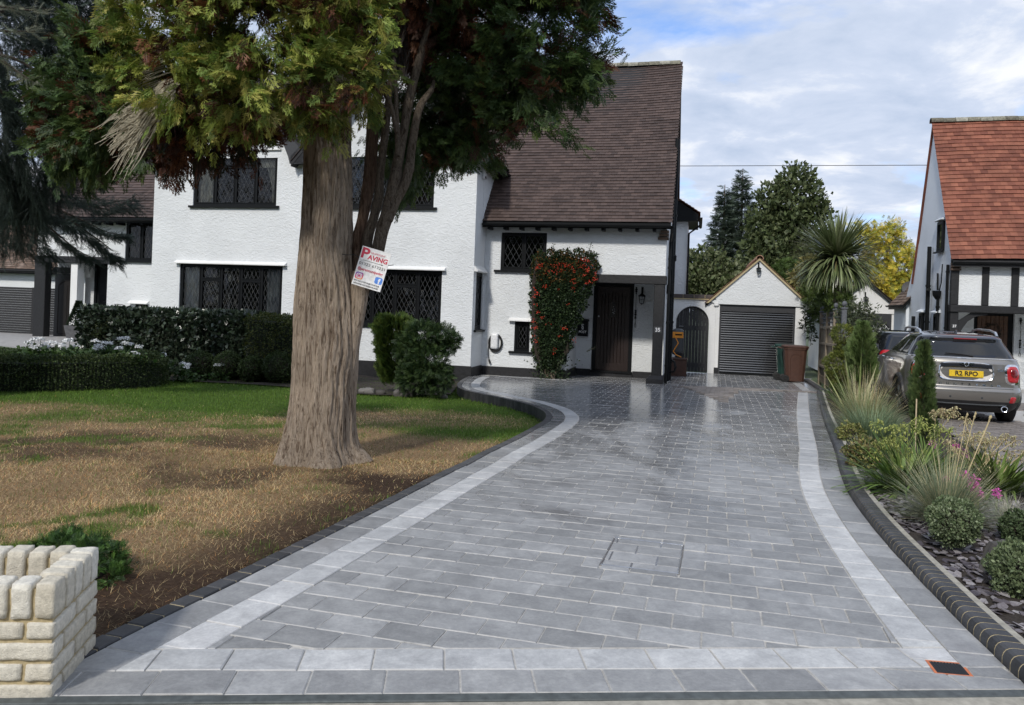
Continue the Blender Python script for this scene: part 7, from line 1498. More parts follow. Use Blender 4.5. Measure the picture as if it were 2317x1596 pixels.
# white geraniums inside the low hedge
M['petal_white'] = simple('white_petal', (.78, .79, .80), .7, bmp=0)
def geranium(heads, Y, label, r=.075):
    r = r * .66
    p0 = P(*heads[0], Y); t = empty('white_geranium', Vector((p0.x, p0.y, gzf(p0.x, p0.y))), label, 'flowers', 'white geraniums by the low hedge'); LP = []; 
    for (u, v) in heads:
        y = Y + RNG.uniform(-.3, .3); c = np.array(P(u, v, y)); n = 60; d = unit(RNG.normal(size=(n, 3))); d[:, 2] = np.abs(d[:, 2]) * .9 - .1; pts = c + d * np.array([r, r, r * .62]) * RNG.uniform(.8, 1.05, (n, 1)); V, F = inst(LEAF[0] * np.array([1.6, 1, 1]), LEAF[1], pts, RNG.normal(size=(n, 3)) + d * .2, .032, hint=d); mk('flower_head', V, F, M['petal_white'], t)
        LP.append(c)
        MB().tube([tuple(c - np.array([0, 0, .02])), tuple(c - np.array([.02, 0, .3]))], .006, 4).build('stem', M['gstem'], t)
    L = np.array(LP); n = 70 * len(L); k = RNG.integers(0, len(L), n); pts = L[k] + RNG.normal(size=(n, 3)) * np.array([.14, .12, .06]) - np.array([0, 0, .24]); leafy('foliage', t, pts, RNG.normal(size=(n, 3)) + np.array([0, 0, .5]), RNG.uniform(.05, .09, n), [(.04, .085, .02), (.06, .11, .028), (.03, .06, .018)], (LEAF[0] * np.array([1.7, 1, 1]), LEAF[1]), hint=np.array([0, 0, 1.0]) + RNG.normal(size=(n, 3)) * .5)
M['gstem'] = simple('green_flower_stem', (.05, .09, .025), .7, bmp=0)
geranium([(63, 777), (78, 770), (92, 768), (75, 787), (98, 781), (88, 795)], 14.6, 'white geraniums at the outer end of the low hedge bed', .10)
geranium([(112, 776), (125, 778), (105, 786), (140, 782), (150, 772), (158, 770), (143, 790), (174, 783)], 14.7, 'white geraniums in front of the black side gate', .10)
geranium([(216, 773), (222, 783), (238, 777), (218, 790), (248, 778), (235, 788), (272, 768), (285, 766)], 14.7, 'white geraniums in front of the grey planter', .10)
geranium([(283, 778), (293, 780), (270, 789), (315, 786), (302, 800), (308, 803)], 14.6, 'white geraniums at the curved end of the hedge bed', .10)
geranium([(366, 807), (370, 803)], 15.7, 'single pair of white geraniums between hedge end and box ball', .09)
geranium([(413, 823), (425, 826), (421, 832)], 16.0, 'white geraniums low between the first two box balls', .09); geranium([(490, 827), (500, 826)], 16.1, 'white geraniums low between the middle box balls', .08)
# soil of the beds under hedge and house wall
def patch_(name, pts, dz, mat, kind='structure', f=gzf): return mk(name, [(x, y, f(x, y) + dz) for x, y in pts], [tuple(range(len(pts)))], mat, kind=kind)
bedp = [(-8.2, 16.25), (-6.8, 16.0), (-5.2, 15.6), (-3.6, 15.6), (-2.2, 15.7), (-1.35, 16.9), (-1.25, 19.6), (-4, 20.2), (-8, 18.2)]
nn = 14; V = []
for i in range(nn + 1):
    for j in range(nn + 1):
        s, t_ = i / nn, j / nn; lo = np.array([-8.0 + 6.75 * s, 16.25 - .75 * math.sin(min(1, s * 1.3) * math.pi / 2) + max(0, s - .75) * 4.0]); hi = np.array([-8.3 + 7.1 * s, 21.0 - 1.7 * s]); q_ = lo + (hi - lo) * t_; V.append((q_[0], q_[1], gzf(*q_) + .03 + .02 * math.sin(i * 2.3) * math.sin(j * 1.9)))
mk('shrub_bed', V, [(i * (nn + 1) + j, (i + 1) * (nn + 1) + j, (i + 1) * (nn + 1) + j + 1, i * (nn + 1) + j + 1) for i in range(nn) for j in range(nn)], M['soil'], kind='structure')
M['stone'] = attr_mat('grey_bed_stone', (.06, .055, .05), (.11, .10, .095), (.18, .17, .16), .85)
for k, (u, v, r) in enumerate(((823, 862, .10), (836, 859, .12), (862, 864, .10), (905, 863, .13), (928, 862, .12), (1005, 858, .08))):
    c = P(u, v, 15.9); z = gzf(c.x, c.y); V, F = rbox(lambda x, y, z: Vector((x, y, z)), c.x - r, c.x + r, c.y - r * .8, c.y + r * .8, z - .02, z + r * 1.1, .45, (4, 4, 4), .018, 300 + k); o = mk('garden_stone', V, F, M['stone'], None, rnd=random.random(), smooth=True, loc=(c.x, c.y, z)); tag(o, ('rough grey stone nearest the thick trunk in the gable bed', 'larger grey stone second from the thick trunk', 'rough grey stone just before the bright thuja', 'big grey stone at the foot of the bright thuja', 'rounded grey stone between thuja and yew', 'small grey stone at the kerb end of the gable bed')[k], 'stone', 'stones in the bed under the gable')
# thuja and yew by the gable
def vase(name, label, u, v0, v1, w0, w1, Y, n, size, cols, tmpl=FAN, lean=0, brown=0, ragged=.12, blobs=None, cat='shrub'):
    base = P(u, v1, Y); t = empty(name, Vector((base.x, base.y, gzf(base.x, base.y))), label, cat); s = RNG.random(n) ** .8; a = RNG.random(n) * 6.28; v = v1 + (v0 - v1) * s; w = (w0 + (w1 - w0) * s ** .7) / 2 * (1 - np.maximum(0, s - .86) * 3.2); u_ = RNG.random(n) ** .35
    cx = np.array([list(P(u + lean * ss, vv, Y)) for ss, vv in zip(s, v)]); rr_ = w * Y / CAM_F * u_ * (1 + ragged * np.sin(a * 4 + s * 7)); p = cx + np.c_[rr_ * np.cos(a), rr_ * np.sin(a) * .85, 0 * a]; d = np.c_[np.cos(a), np.sin(a), 0 * a]
    Y_ = d * .75 + np.array([0, 0, 1.0]) * .8 + RNG.normal(size=(n, 3)) * .3; k = len(tmpl[0]); V, F = inst(tmpl[0], tmpl[1], p, Y_, RNG.uniform(.6, 1.3, n) * size, hint=np.cross(d, np.array([0, 0, 1.0])) + RNG.normal(size=(n, 3)) * .4); c = colour(cols, n, .3); b_ = RNG.random(n) < brown; c[b_] = colour(BR, int(b_.sum()))
    mk('foliage', V, F, M['leaf'], t, col=rep(c, k, np.tile(SHN, k // 4))); return t
vase('thuja_shrub', 'upright bright green thuja in front of the gable wall', 893, 722, 872, 45, 88, 16.4, 2600, .17, [(.075, .12, .022), (.055, .10, .02), (.10, .14, .03), (.03, .055, .015)])
t = empty('yew_shrub', Vector((-1.95, 16.0, -.4)), 'broad ragged dark yew with a side shoot next to the bright thuja', 'shrub')
bb = [pb_(955, 770, 40, 16.0), pb_(965, 820, 46, 15.8), pb_(940, 850, 38, 15.9), pb_(990, 855, 30, 15.7), pb_(1000, 762, 28, 15.9, .8), pb_(1022, 770, 17, 15.9, .8), pb_(925, 790, 30, 16.0), pb_(1015, 785, 14, 15.8)]
p, d, u, k = blobs_pts(bb, 4200, .5, .2); leafy('foliage', t, p, d * .8 + RNG.normal(size=p.shape) * .5 + np.array([0, 0, .1]), RNG.uniform(.09, .18, len(p)), [(.03, .06, .02), (.045, .08, .024), (.06, .10, .03), (.022, .045, .016)], FAN_D, shade=None); q = MB(); q.tube([tuple(P(960, 868, 15.95)), tuple(P(958, 800, 15.95)), tuple(P(990, 775, 15.9)), tuple(P(1020, 775, 15.9))], [.05, .04, .02, .01], 6); q.build('stem', M['twig_dark'], t)
# dead stub by the kerb
tag(MB().tube([tuple(P(1026, 866, 16.3)), tuple(P(1026, 850, 16.3))], [.03, .02], 6).build('timber_stub', simple('rusty_stub', (.10, .045, .025), .9), None, loc=P(1026, 866, 16.3)), 'short reddish stub at the edge of the soil bed', 'stake')
# pyracantha on the house wall
py = empty('pyracantha_shrub', Vector((1.0, 19.55, -.36)), 'clipped firethorn with red berries trained up beside the front door', 'shrub')
def pyr(n, shell):
    pts = []
    while len(pts) < n:
        m = n * 2; v = RNG.uniform(563, 835, m); u = RNG.uniform(1190, 1360, m); d_ = RNG.random(m)
        L = np.interp(v, [563, 585, 620, 700, 800, 835], [1222, 1205, 1201, 1199, 1206, 1216]); Rr = np.interp(v, [563, 575, 600, 640, 700, 760, 800, 835], [1330, 1348, 1357, 1345, 1325, 1300, 1290, 1265]); tp2 = 572 - 9 * np.sin((u - 1200) / 150 * 3.1) + 5 * np.sin(u * .2)
        ok = (u > L + 3 * np.sin(v * .3)) & (u < Rr + 4 * np.sin(v * .21)) & (v > tp2); hw_ = np.minimum(u - L, Rr - u); depth = .42 * np.sqrt(np.clip(hw_ / 40, 0, 1)); bo = -.06 - depth * (1 - shell * d_ ** 2)
        for uu, vv, b_ in zip(u[ok], v[ok], bo[ok]): pts.append((uu, vv, b_))
    pts = pts[:n]; out = []
    for uu, vv, b_ in pts: a, z = FH(uu, vv, b_); out.append(list(hp(a, b_, z)))
    return np.array(out), np.array(pts)
p, raw = pyr(16000, .35); Y = RNG.normal(size=p.shape) * .7 - np.array(DY) * .6 + np.array([0, 0, .2]); ro = (raw[:, 1] < 640) & (RNG.random(len(p)) < .25); cA = colour([(.026, .048, .020), (.038, .065, .024), (.018, .034, .015), (.05, .08, .03)], len(p), .3); cA[ro] = colour([(.16, .07, .02), (.11, .075, .02), (.20, .10, .03)], int(ro.sum()))
leafy('foliage', py, p, Y, RNG.uniform(.05, .085, len(p)), None, LEAF, colarr=cA)
core = [(1215, 588), (1205, 640), (1205, 720), (1212, 800), (1225, 830), (1258, 830), (1288, 795), (1285, 755), (1302, 700), (1318, 645), (1328, 605), (1318, 588), (1280, 578)]
MB(hp).prism([FH(u, v, -.2) for u, v in core], 'b', -.30, -.06).build('dark_core', M['soil'], py)  # dark core added behind the leaves to make the shrub look solid
M['berry'] = simple('red_berry', (.62, .045, .018), .35, bmp=0); ico = np.array([(0, 0, 1), (.9, 0, 0), (0, .9, 0), (-.9, 0, 0), (0, -.9, 0), (0, 0, -1)], float); icf = np.array([[0, 1, 2], [0, 2, 3], [0, 3, 4], [0, 4, 1], [5, 2, 1], [5, 3, 2], [5, 4, 3], [5, 1, 4]])
cl = [(1215, 605), (1225, 600), (1245, 612), (1252, 603), (1258, 618), (1265, 607), (1272, 612), (1282, 602), (1295, 607), (1310, 592), (1318, 588), (1325, 592), (1332, 590), (1320, 600), (1300, 615), (1338, 605), (1290, 600), (1345, 632), (1332, 640), (1322, 622), (1300, 640), (1296, 634), (1212, 690), (1218, 708), (1208, 728), (1210, 742), (1207, 760), (1212, 772), (1210, 655), (1216, 664), (1255, 790), (1252, 800), (1275, 745), (1300, 770), (1240, 735), (1285, 690), (1235, 650), (1262, 655), (1296, 655), (1225, 720), (1265, 760), (1208, 672), (1270, 598), (1262, 598), (1240, 620), (1330, 612), (1314, 605), (1347, 618)]
bp_ = []
for (u, v) in cl:
    k = RNG.integers(6, 20)
    for j in range(k): b_ = -.48 + RNG.normal() * .03; hw_ = 40; a, z = FH(u + RNG.normal() * 3.4, v + RNG.normal() * 2.6, b_); bp_.append(list(hp(a, b_, z)))
bp_ = np.array(bp_); V, F = inst(ico, icf, bp_, RNG.normal(size=bp_.shape), RNG.uniform(.010, .016, len(bp_))); mk('berries', V, F, M['berry'], py)
q = MB(); g0 = hp(*[(-2.75), -.25][:2], -.4)
for k in range(7): a1 = -2.95 + .09 * k; q.tube([tuple(hp(-2.72 + .03 * k, -.28, -.4)), tuple(hp(-2.8 + .05 * k, -.22, -.1)), tuple(hp(a1, -.18, .25)), tuple(hp(a1 - .1 + .05 * k, -.2, 1.4))], [.03, .026, .022, .012], 6)
q.build('stem', M['bark_grey'], py)
n = 700; p = np.array([list(hp(a, b, z)) for a, b, z in zip(RNG.normal(-2.6, .24, n), RNG.normal(-.28, .1, n), RNG.uniform(-.36, .22, n))]); leafy('foliage', py, p, RNG.normal(size=p.shape), RNG.uniform(.05, .08, n), [(.026, .048, .020), (.05, .07, .03)], LEAF)
q = MB()
for (u0, v0, u1, v1) in ((1250, 572, 1253, 552), (1332, 572, 1338, 550), (1222, 580, 1218, 562), (1328, 795, 1350, 785)):
    a0, z0 = FH(u0, v0, -.3); a1, z1 = FH(u1, v1, -.3); q.tube([tuple(hp(a0, -.3, z0)), tuple(hp(a1, -.3, z1))], [.008, .003], 4); pts = np.array([list(hp(a0 + (a1 - a0) * t + RNG.normal() * .03, -.3, z0 + (z1 - z0) * t)) for t in np.linspace(0, 1, 26)]); leafy('foliage', py, pts, RNG.normal(size=pts.shape), .04, [(.04, .06, .025)], LEAF)
q.build('stem', M['twig_dark'], py)
# low yew behind the brick planter
c = P(128, 1245, 4.15); ball('yew_shrub', 'rounded fresh green yew behind the pale brick planter', (c.x, c.y + .12, -.13), .30, 2600, .060, [(.045, .10, .02), (.065, .14, .028), (.09, .17, .038), (.025, .06, .015)], FAN_D, sq=(1, .95, .78), lump=.18, upw=.5)
# ================================================================== FLOWER BED BETWEEN THE DRIVES, NEIGHBOUR'S DRIVE
def bed_off(y): return 1.72 + 3.2 * float(sstep(7.6, 5.6, y))
def strip(name, c0, c1, n, dz, mat, kind='structure', m=10):
    V = []
    for i in range(n + 1):
        d = RIGHT.l[-1] * i / n
        for j in range(m + 1): o = c0(d) + (c1(d) - c0(d)) * j / m; x, y = RIGHT.at(d, -o); V.append((x, y, plane_z(x, y) + dz(x, y)))
    return mk(name, V, [(i * (m + 1) + j, i * (m + 1) + j + 1, (i + 1) * (m + 1) + j + 1, (i + 1) * (m + 1) + j) for i in range(n) for j in range(m)], mat, kind=kind)
yd = lambda d: RIGHT.at(d, 0)[1]
bedz = lambda x, y: .02 + .02 * math.sin(x * 3.1) * math.sin(y * 2.7)
flower_bed = strip('flower_bed', lambda d: .158, lambda d: bed_off(yd(d)), 60, bedz, M['soil'])
def bz(x, y): return plane_z(x, y) + bedz(x, y)
def slate():
    n = 9500; d = RNG.random(n) ** 1.25 * 6.5; V = []; F = []; rr = []
    for k in range(n):
        o = .18 + RNG.random() * (bed_off(yd(d[k])) - .3) * (.75 if d[k] > 3 else 1); x, y = RIGHT.at(d[k], -o); L, w = RNG.uniform(.018, .050), RNG.uniform(.012, .028); a = RNG.random() * 6.28; tl = RNG.normal(0, .22, 2); z = bz(x, y) + RNG.random() * .018; b = len(V); m = 5; th = RNG.uniform(.003, .007); ph = RNG.random(m) * .5
        for s in (0, 1):
            for q in range(m): an = 2 * math.pi * (q + ph[q]) / m; lx, ly = L * math.cos(an), w * math.sin(an); X, Y_ = lx * math.cos(a) - ly * math.sin(a), lx * math.sin(a) + ly * math.cos(a); V.append((x + X, y + Y_, z + s * th + X * tl[0] + Y_ * tl[1]))
        F.append(tuple(range(b + m, b + 2 * m))); F += [(b + q, b + (q + 1) % m, b + m + (q + 1) % m, b + m + q) for q in range(m)]; rr += [RNG.random()] * (2 * m)
    M['slate'] = attr_mat('plum_slate_chipping', (.05, .042, .05), (.115, .10, .112), (.32, .30, .305), .55, mottle=.3, mscale=60, bscale=200)
    mk('slate_chippings', V, F, M['slate'], flower_bed, rnd=np.array(rr), kind='stuff')
slate()
V, F = rbox(lambda x, y, z: Vector((3.05 + x + z * .35, 4.82 + y * .9 + x * .3, -.08 + z)), -.07, .07, -.05, .05, -.02, .20, .12, (4, 4, 5), .014, 77); tag(mk('slate_rock', V, F, M['stone'], None, rnd=.1, loc=(3.05, 4.82, -.06)), 'upright dark slate rock standing in the purple chippings', 'rock')
# block paved drive of number 37
M['block'] = attr_mat('buff_block_paver', (.13, .115, .105), (.18, .16, .145), (.23, .205, .19), .75, mottle=.3)
V = []; m = 12
ndr = [(4.3, 5.6), (5.35, 7.6), (5.7, 8.7), (6.95, 12.2), (8.0, 15.2), (9.2, 18.6), (11.5, 22.5), (17, 22), (17, 3), (6.5, 3.2)]
ndrive = planar('neighbour_drive', ndr, .012, M['sand'], kind='structure')
blocks = []
ua, ub = np.array([math.cos(R(-16)), math.sin(R(-16))]), np.array([math.sin(R(16)), math.cos(R(16))])
for r in range(-60, 110):
    for k in range(-30, 60):
        c = np.array([6.0, 7.0]) + ua * (k * .208 + (r % 2) * .104) + ub * (r * .106)
        x, y = c
        if not (4.3 < x < 16 and 3.4 < y < 19) or x < 5.2 + (7.4 - y) * .8 and y < 7.4 or (x > 9.0 and 11.6 < y < 15.6): continue
        i, dd_ = nearest(RIGHT.p[::4], c); 
        if y < 18.5 and dd_ < bed_off(y) + .06: continue
        h = .004; blocks.append([tuple(c + ua * s * (.104 - h) + ub * t * (.053 - h)) for s, t in ((-1, -1), (1, -1), (1, 1), (-1, 1))])
emit('block_paver', [slab(p, .022, .02, .006, .0015) for p in blocks], M['block'], ndrive)
# corner of the neighbour's lawn with its edging, beyond the car
lawn2 = planar('side_lawn', [(9.15, 12.9), (9.9, 14.6), (13, 15.5), (14, 13.0), (11, 11.5)], .035, M['field'], kind='structure')
n = 14000; x, y = RNG.uniform(9.1, 12.5, n), RNG.uniform(12.0, 15.3, n); ok = (y < 12.9 + (x - 9.15) * 2.2) & (y > 12.95 - (x - 9.15) * .75); x, y = x[ok], y[ok]; n = len(x)
V, F, C = blades(np.c_[x, y, plane_z(x, y) + .03], RNG.uniform(.03, .06, n), RNG.uniform(.008, .014, n), RNG.random(n) * 6.28, RNG.uniform(0, .7, n), RNG.random(n) * .8, np.array((.065, .14, .025)) * RNG.uniform(.6, 1.3, (n, 1)), 1); mk('grass', V, F, M['grass'], lawn2, col=C, kind='stuff')
MB().tube([(9.05, 12.75, plane_z(0, 12.75) + .02), (9.5, 13.8, plane_z(0, 13.8) + .02), (9.9, 14.7, plane_z(0, 14.7) + .02)], .05, 6).build('lawn_edging', M['concrete'], lawn2)
# ------------------------------------------------------------------ strap leaved and grassy plants
def tuft(name, label, c, n, L, w, cols, lean=(.1, 1.2), curl=(.2, 1.3), r=.08, nseg=4, cat='plant', group=None, part='leaves', t=None, tip=1.1, jit=.25):
    if t is None: t = empty(name, Vector((c[0], c[1], bz(c[0], c[1]))), label, cat, group)
    a = RNG.random(n) * 6.28; rr_ = r * np.sqrt(RNG.random(n)); base = np.c_[c[0] + rr_ * np.cos(a), c[1] + rr_ * np.sin(a), np.full(n, bz(c[0], c[1]) - .01)]; u = RNG.random(n)
    V, F, C = blades(base, RNG.uniform(.65, 1.1, n) * L, RNG.uniform(.7, 1.2, n) * w, a + RNG.normal(0, .5, n), lean[0] + (lean[1] - lean[0]) * u, RNG.uniform(*curl, n), colour(cols, n, jit), nseg, tip); mk(part, V, F, M['leaf'], t, col=C); return t
POD = (np.array([(0, 0, 0), (.16, .5, .06), (0, 1, 0), (-.16, .5, .06), (0, .5, .2), (0, .5, -.14)], float), np.array([[0, 1, 4], [0, 4, 3], [4, 1, 2], [4, 2, 3], [0, 3, 5], [0, 5, 1], [5, 3, 2], [5, 2, 1]]))
def kk(x, y): return (2100 + x / 3.8) * .9268, (1000 + y / 3.8) * .9268
def seed_heads(t, heads, Y, base, cols, stemcol, r=.056, n=40):
    for (x, y) in heads:
        u, v = kk(x, y); yy = Y + RNG.uniform(-.25, .25); c = np.array(P(u, v, yy)); d = unit(RNG.normal(size=(n, 3)) + np.array([0, 0, .35])); tips = c + d * r * RNG.uniform(.75, 1.1, (n, 1)); q = MB()
        b = np.array([base[0] + RNG.normal() * .08, base[1] + RNG.normal() * .08, bz(base[0], base[1])]); mid = (b + c) / 2 + np.array([0, 0, .05]); q.tube([tuple(b), tuple(mid), tuple(c)], [.005, .0045, .004], 5)
        for k in range(n): q.tube([tuple(c), tuple(tips[k])], .0011, 3, False)
        q.build('flower_stem', stemcol, t)
        Yd = d * .55 + np.array([0, 0, -.75]) + RNG.normal(size=(n, 3)) * .15; V, F = inst(POD[0], POD[1], tips, Yd, RNG.uniform(.026, .040, n)); mk('seed_head', V, F, M['leaf'], t, col=rep(colour(cols, n, .2), 6))
AG = [(.10, .17, .035), (.13, .21, .045), (.075, .13, .028), (.17, .24, .06)]; PG = [(.42, .46, .13), (.52, .54, .19), (.34, .40, .10)]; PC = [(.60, .55, .32), (.68, .62, .38), (.48, .46, .22), (.50, .38, .24)]
M['stem_green'] = simple('pale_green_stem', (.20, .25, .07), .7, bmp=0); M['stem_straw'] = simple('straw_stem', (.44, .36, .20), .8, bmp=0)
a1 = tuft('agapanthus', 'large agapanthus clump with yellow green seed heads by the kerb', (3.70, 7.1), 260, .66, .036, AG, (.15, 1.35), (.5, 1.4), .16, 6)
seed_heads(a1, [(155, 140), (290, 195), (370, 185), (440, 175), (560, 105), (565, 165), (200, 310), (370, 285), (320, 370), (460, 410), (140, 410), (370, 500), (340, 560), (620, 420), (715, 180), (830, 210), (690, 245), (260, 300)], 7.3, (3.8, 7.3), PG, M['stem_green'])
a2 = tuft('agapanthus', 'agapanthus with dry cream seed heads at the edge of the paved drive', (4.68, 7.3), 170, .56, .032, [(.11, .17, .03), (.14, .20, .045), (.08, .12, .025)], (.15, 1.3), (.4, 1.3), .14, 6)
seed_heads(a2, [(830, 320), (960, 235), (975, 115), (1150, 245), (1190, 310), (1260, 285), (1350, 275), (1440, 290), (1130, 310), (1230, 430), (1380, 420), (1210, 520), (1170, 590), (1270, 520), (1500, 420), (1050, 270), (1000, 300), (900, 400)], 7.45, (4.55, 7.4), PC, M['stem_straw'])
a3 = tuft('agapanthus', 'agapanthus tuft between the oat grass and the cream seed heads', (4.15, 7.6), 170, .55, .030, AG, (.15, 1.2), (.4, 1.2), .14, 5); seed_heads(a3, [(760, 25), (870, 15), (700, 40), (800, 50)], 8.0, (4.6, 8.3), PC, M['stem_straw'])
og = tuft('oat_grass', 'blue green oat grass fountain with tall straw coloured stalks', (3.42, 5.95), 1300, .56, .0056, [(.24, .29, .18), (.30, .34, .23), (.17, .22, .13), (.42, .40, .25)], (.05, 1.25), (.1, .8), .07, 4)
tuft('x', '', (3.42, 5.95), 120, .78, .0036, [(.62, .54, .34), (.52, .45, .27)], (.02, .95), (0, .35), .06, 3, part='stalks', t=og)
q = MB()
for (x, y) in ((995, 30), (1072, 20), (1062, 50), (1215, 50), (1205, 55)): u, v = kk(x, y); c = P(u, v, 6.2); q.tube([(3.45, 6.0, bz(3.45, 6.0)), tuple(c - Vector((.01, 0, .05))), tuple(c)], [.003, .003, .003], 4); q.tube([tuple(c - Vector((.004, 0, .035))), tuple(c - Vector((0, 0, .018))), tuple(c)], [.003, .009, .003], 6)
q.build('seed_spike', M['stem_straw'], og)
tuft('fescue_grass', 'pale silvery fescue tuft behind the small box ball', (3.98, 6.1), 420, .26, .0032, [(.42, .42, .34), (.32, .34, .25), (.5, .47, .38)], (.05, 1.3), (.2, .9), .06, 3)
tuft('fescue_grass', 'silver blue fescue tuft beside the concrete kerb haunch', (4.22, 9.1), 420, .30, .0036, [(.34, .38, .32), (.26, .31, .25), (.42, .43, .36)], (.05, 1.3), (.2, .9), .07, 3)
mg = tuft('meadow_grass', 'big tawny grass clump with bleached stems in the middle of the bed', (5.30, 11.4), 1300, .72, .0065, [(.22, .28, .13), (.17, .23, .10), (.30, .33, .17), (.42, .40, .23)], (.05, 1.25), (.1, .8), .18, 4)
tuft('x', '', (5.35, 11.5), 330, .98, .0055, [(.62, .53, .32), (.54, .44, .26), (.42, .31, .18), (.68, .62, .44)], (.02, 1.05), (0, .55), .16, 3, part='stalks', t=mg)
tuft('meadow_grass', 'dense blue green grass skirt in front of the tawny clump', (5.0, 10.5), 1300, .56, .0065, [(.20, .27, .16), (.26, .33, .20), (.15, .21, .11)], (.05, 1.25), (.2, .9), .22, 4)
ph = tuft('flax_plant', 'pale variegated flax with stiff upright blades above the grasses', (5.45, 12.0), 26, 1.12, .045, [(.30, .32, .14), (.20, .25, .09), (.38, .37, .2)], (.02, .6), (0, .35), .09, 4)
tuft('strap_clump', 'fresh green strap leaved clump against the kerb near the fence', (6.45, 14.6), 150, .75, .026, [(.07, .13, .025), (.10, .17, .035), (.05, .09, .018)], (.1, 1.1), (.3, 1.1), .2, 5)
tuft('strap_clump', 'low strap leaves at the foot of the fence end post', (7.3, 16.8), 90, .6, .024, [(.07, .13, .025), (.05, .09, .018)], (.1, 1.1), (.3, 1.1), .2, 5)
HB = [(.15, .20, .10), (.20, .25, .135), (.11, .155, .075), (.27, .32, .20)]
def pball(name, label, u, v, rpx, Y, n, size, cols, **k): c = P(u, v, Y); return ball(name, label, c, rpx * Y / CAM_F, n, size, cols, **k)
pball('hebe_ball', 'round grey green hebe in front of the fountain of oat grass', 2158, 1182, 52, 5.25, 6500, .020, HB, lump=.13, upw=.4)
pball('hebe_ball', 'dark box ball at the picture edge behind the slate rock', 2312, 1200, 42, 5.5, 4500, .020, [(.08, .12, .055), (.06, .09, .04), (.11, .15, .075)], lump=.12, upw=.4)
pball('hebe_ball', 'large loose grey green hebe next to the upright slate rock', 2315, 1300, 66, 4.45, 5200, .024, [(.16, .205, .105), (.21, .26, .14), (.12, .16, .08)], lump=.18, upw=.5)
eu = pball('euonymus_shrub', 'variegated yellow edged shrub beside the kerb', 1975, 1035, 48, 8.3, 3200, .042, [(.28, .26, .09), (.10, .13, .04), (.06, .09, .03), (.36, .32, .14), (.13, .10, .05)], lump=.25, sq=(1.15, 1, .75))
pball('euonymus_shrub', 'small yellow leaved shrub under the tawny grass near the kerb', 1925, 985, 26, 10.2, 1300, .036, [(.26, .27, .08), (.14, .17, .05), (.32, .30, .12)], lump=.25)
M['petal_pink'] = simple('magenta_petal', (.62, .07, .42), .6, bmp=0); M['petal_lilac'] = simple('faded_pink_petal', (.52, .20, .38), .7, bmp=0)
def pink(label, heads, Y, mat, r=.035):
    u, v = kk(*heads[0]); c0 = P(u, v, Y); t = empty('pink_flower', Vector((c0.x, c0.y, bz(c0.x, c0.y))), label, 'flowers', 'pink flowers in the bed')
    for (x, y) in heads:
        u, v = kk(x, y); c = np.array(P(u, v, Y)); n = 46; d = unit(RNG.normal(size=(n, 3))); V, F = inst(LEAF[0] * np.array([1.1, 1, 1]), LEAF[1], c + d * r * RNG.uniform(.3, 1, (n, 1)), d + RNG.normal(size=(n, 3)) * .6, .022, hint=RNG.normal(size=(n, 3))); mk('flower_head', V, F, mat, t); MB().tube([tuple(c), (c[0] + .01, c[1] + .02, c[2] - .28)], .003, 4).build('stem', M['stem_green'], t)
pink('single bright magenta flower head over the left shoulder of the oat grass', [(780, 662)], 6.15, M['petal_pink']); pink('bright magenta flower cluster rising through the oat grass', [(975, 608), (1045, 655), (1070, 665), (1040, 720), (1090, 755), (1100, 790)], 6.3, M['petal_pink'], .036)
pink('lone magenta flower on the far side of the oat grass', [(1265, 765), (1275, 795)], 6.4, M['petal_pink'], .028); pink('small faded pink flowers behind the green seed heads', [(675, 300), (665, 325), (690, 345)], 8.2, M['petal_lilac'], .03); pink('magenta flower among the dry cream seed heads', [(890, 340), (895, 355)], 8.0, M['petal_pink'], .032); pink('faded pink flowers under the cream seed heads', [(935, 380), (975, 395), (985, 420)], 8.0, M['petal_lilac'], .025)
# clipped and columnar conifers
def column_tree(name, label, u, v0, v1, wpx, Y, n, size, cols, tmpl=FAN):
    b = P(u, v1, Y); t = empty(name, Vector((b.x, b.y, bz(b.x, b.y))), label, 'conifer'); s = RNG.random(n); w = wpx / 2 * np.minimum(1, (1 - s) * 2.2 + .05) ** .85 * np.minimum(1, .72 + s * 2); a = RNG.random(n) * 6.28; u_ = RNG.random(n) ** .4
    cx = np.array([list(P(u + (3 * math.sin(ss * 9)), v1 + (v0 - v1) * ss, Y)) for ss in s]); r_ = w * Y / CAM_F * u_; p = cx + np.c_[r_ * np.cos(a), r_ * np.sin(a), 0 * a]; Yd = np.c_[np.cos(a) * .55, np.sin(a) * .55, 1 + 0 * a] + RNG.normal(size=(n, 3)) * .22
    V, F = inst(tmpl[0], tmpl[1], p, Yd, RNG.uniform(.6, 1.3, n) * size, hint=np.c_[-np.sin(a), np.cos(a), 0 * a] + RNG.normal(size=(n, 3)) * .4); c = colour(cols, n, .3); mk('foliage', V, F, M['leaf'], t, col=rep(c, len(tmpl[0]))); MB().tube([tuple(P(u, v1 + 6, Y)), tuple(P(u, v0 + 20, Y))], [.03, .006], 6).build('stem', M['twig_dark'], t); return t
column_tree('column_conifer', 'slim columnar conifer with a bamboo cane in front of the parked car', 2088, 783, 1012, 45, 9.4, 1800, .085, [(.085, .13, .045), (.065, .105, .035), (.11, .155, .055)])
column_tree('column_conifer', 'feathery light green columnar conifer next to the cloud pruned bush', 1950, 738, 870, 52, 14.0, 1300, .13, [(.11, .165, .05), (.085, .135, .04), (.14, .19, .07)])
tag(MB().tube([tuple(P(2074, 903, 9.25)), tuple(P(2069, 1060, 9.0))], .008, 6).build('bamboo_cane', simple('bamboo', (.42, .33, .20), .6, bmp=.1), None, loc=P(2069, 1060, 9.0)), 'straight bamboo cane stuck in the bed in front of the slim conifer', 'cane')
t = empty('cloud_topiary', P(1905, 900, 15.4), 'cloud pruned yellow green conifer in three tiers at the fence end', 'topiary')
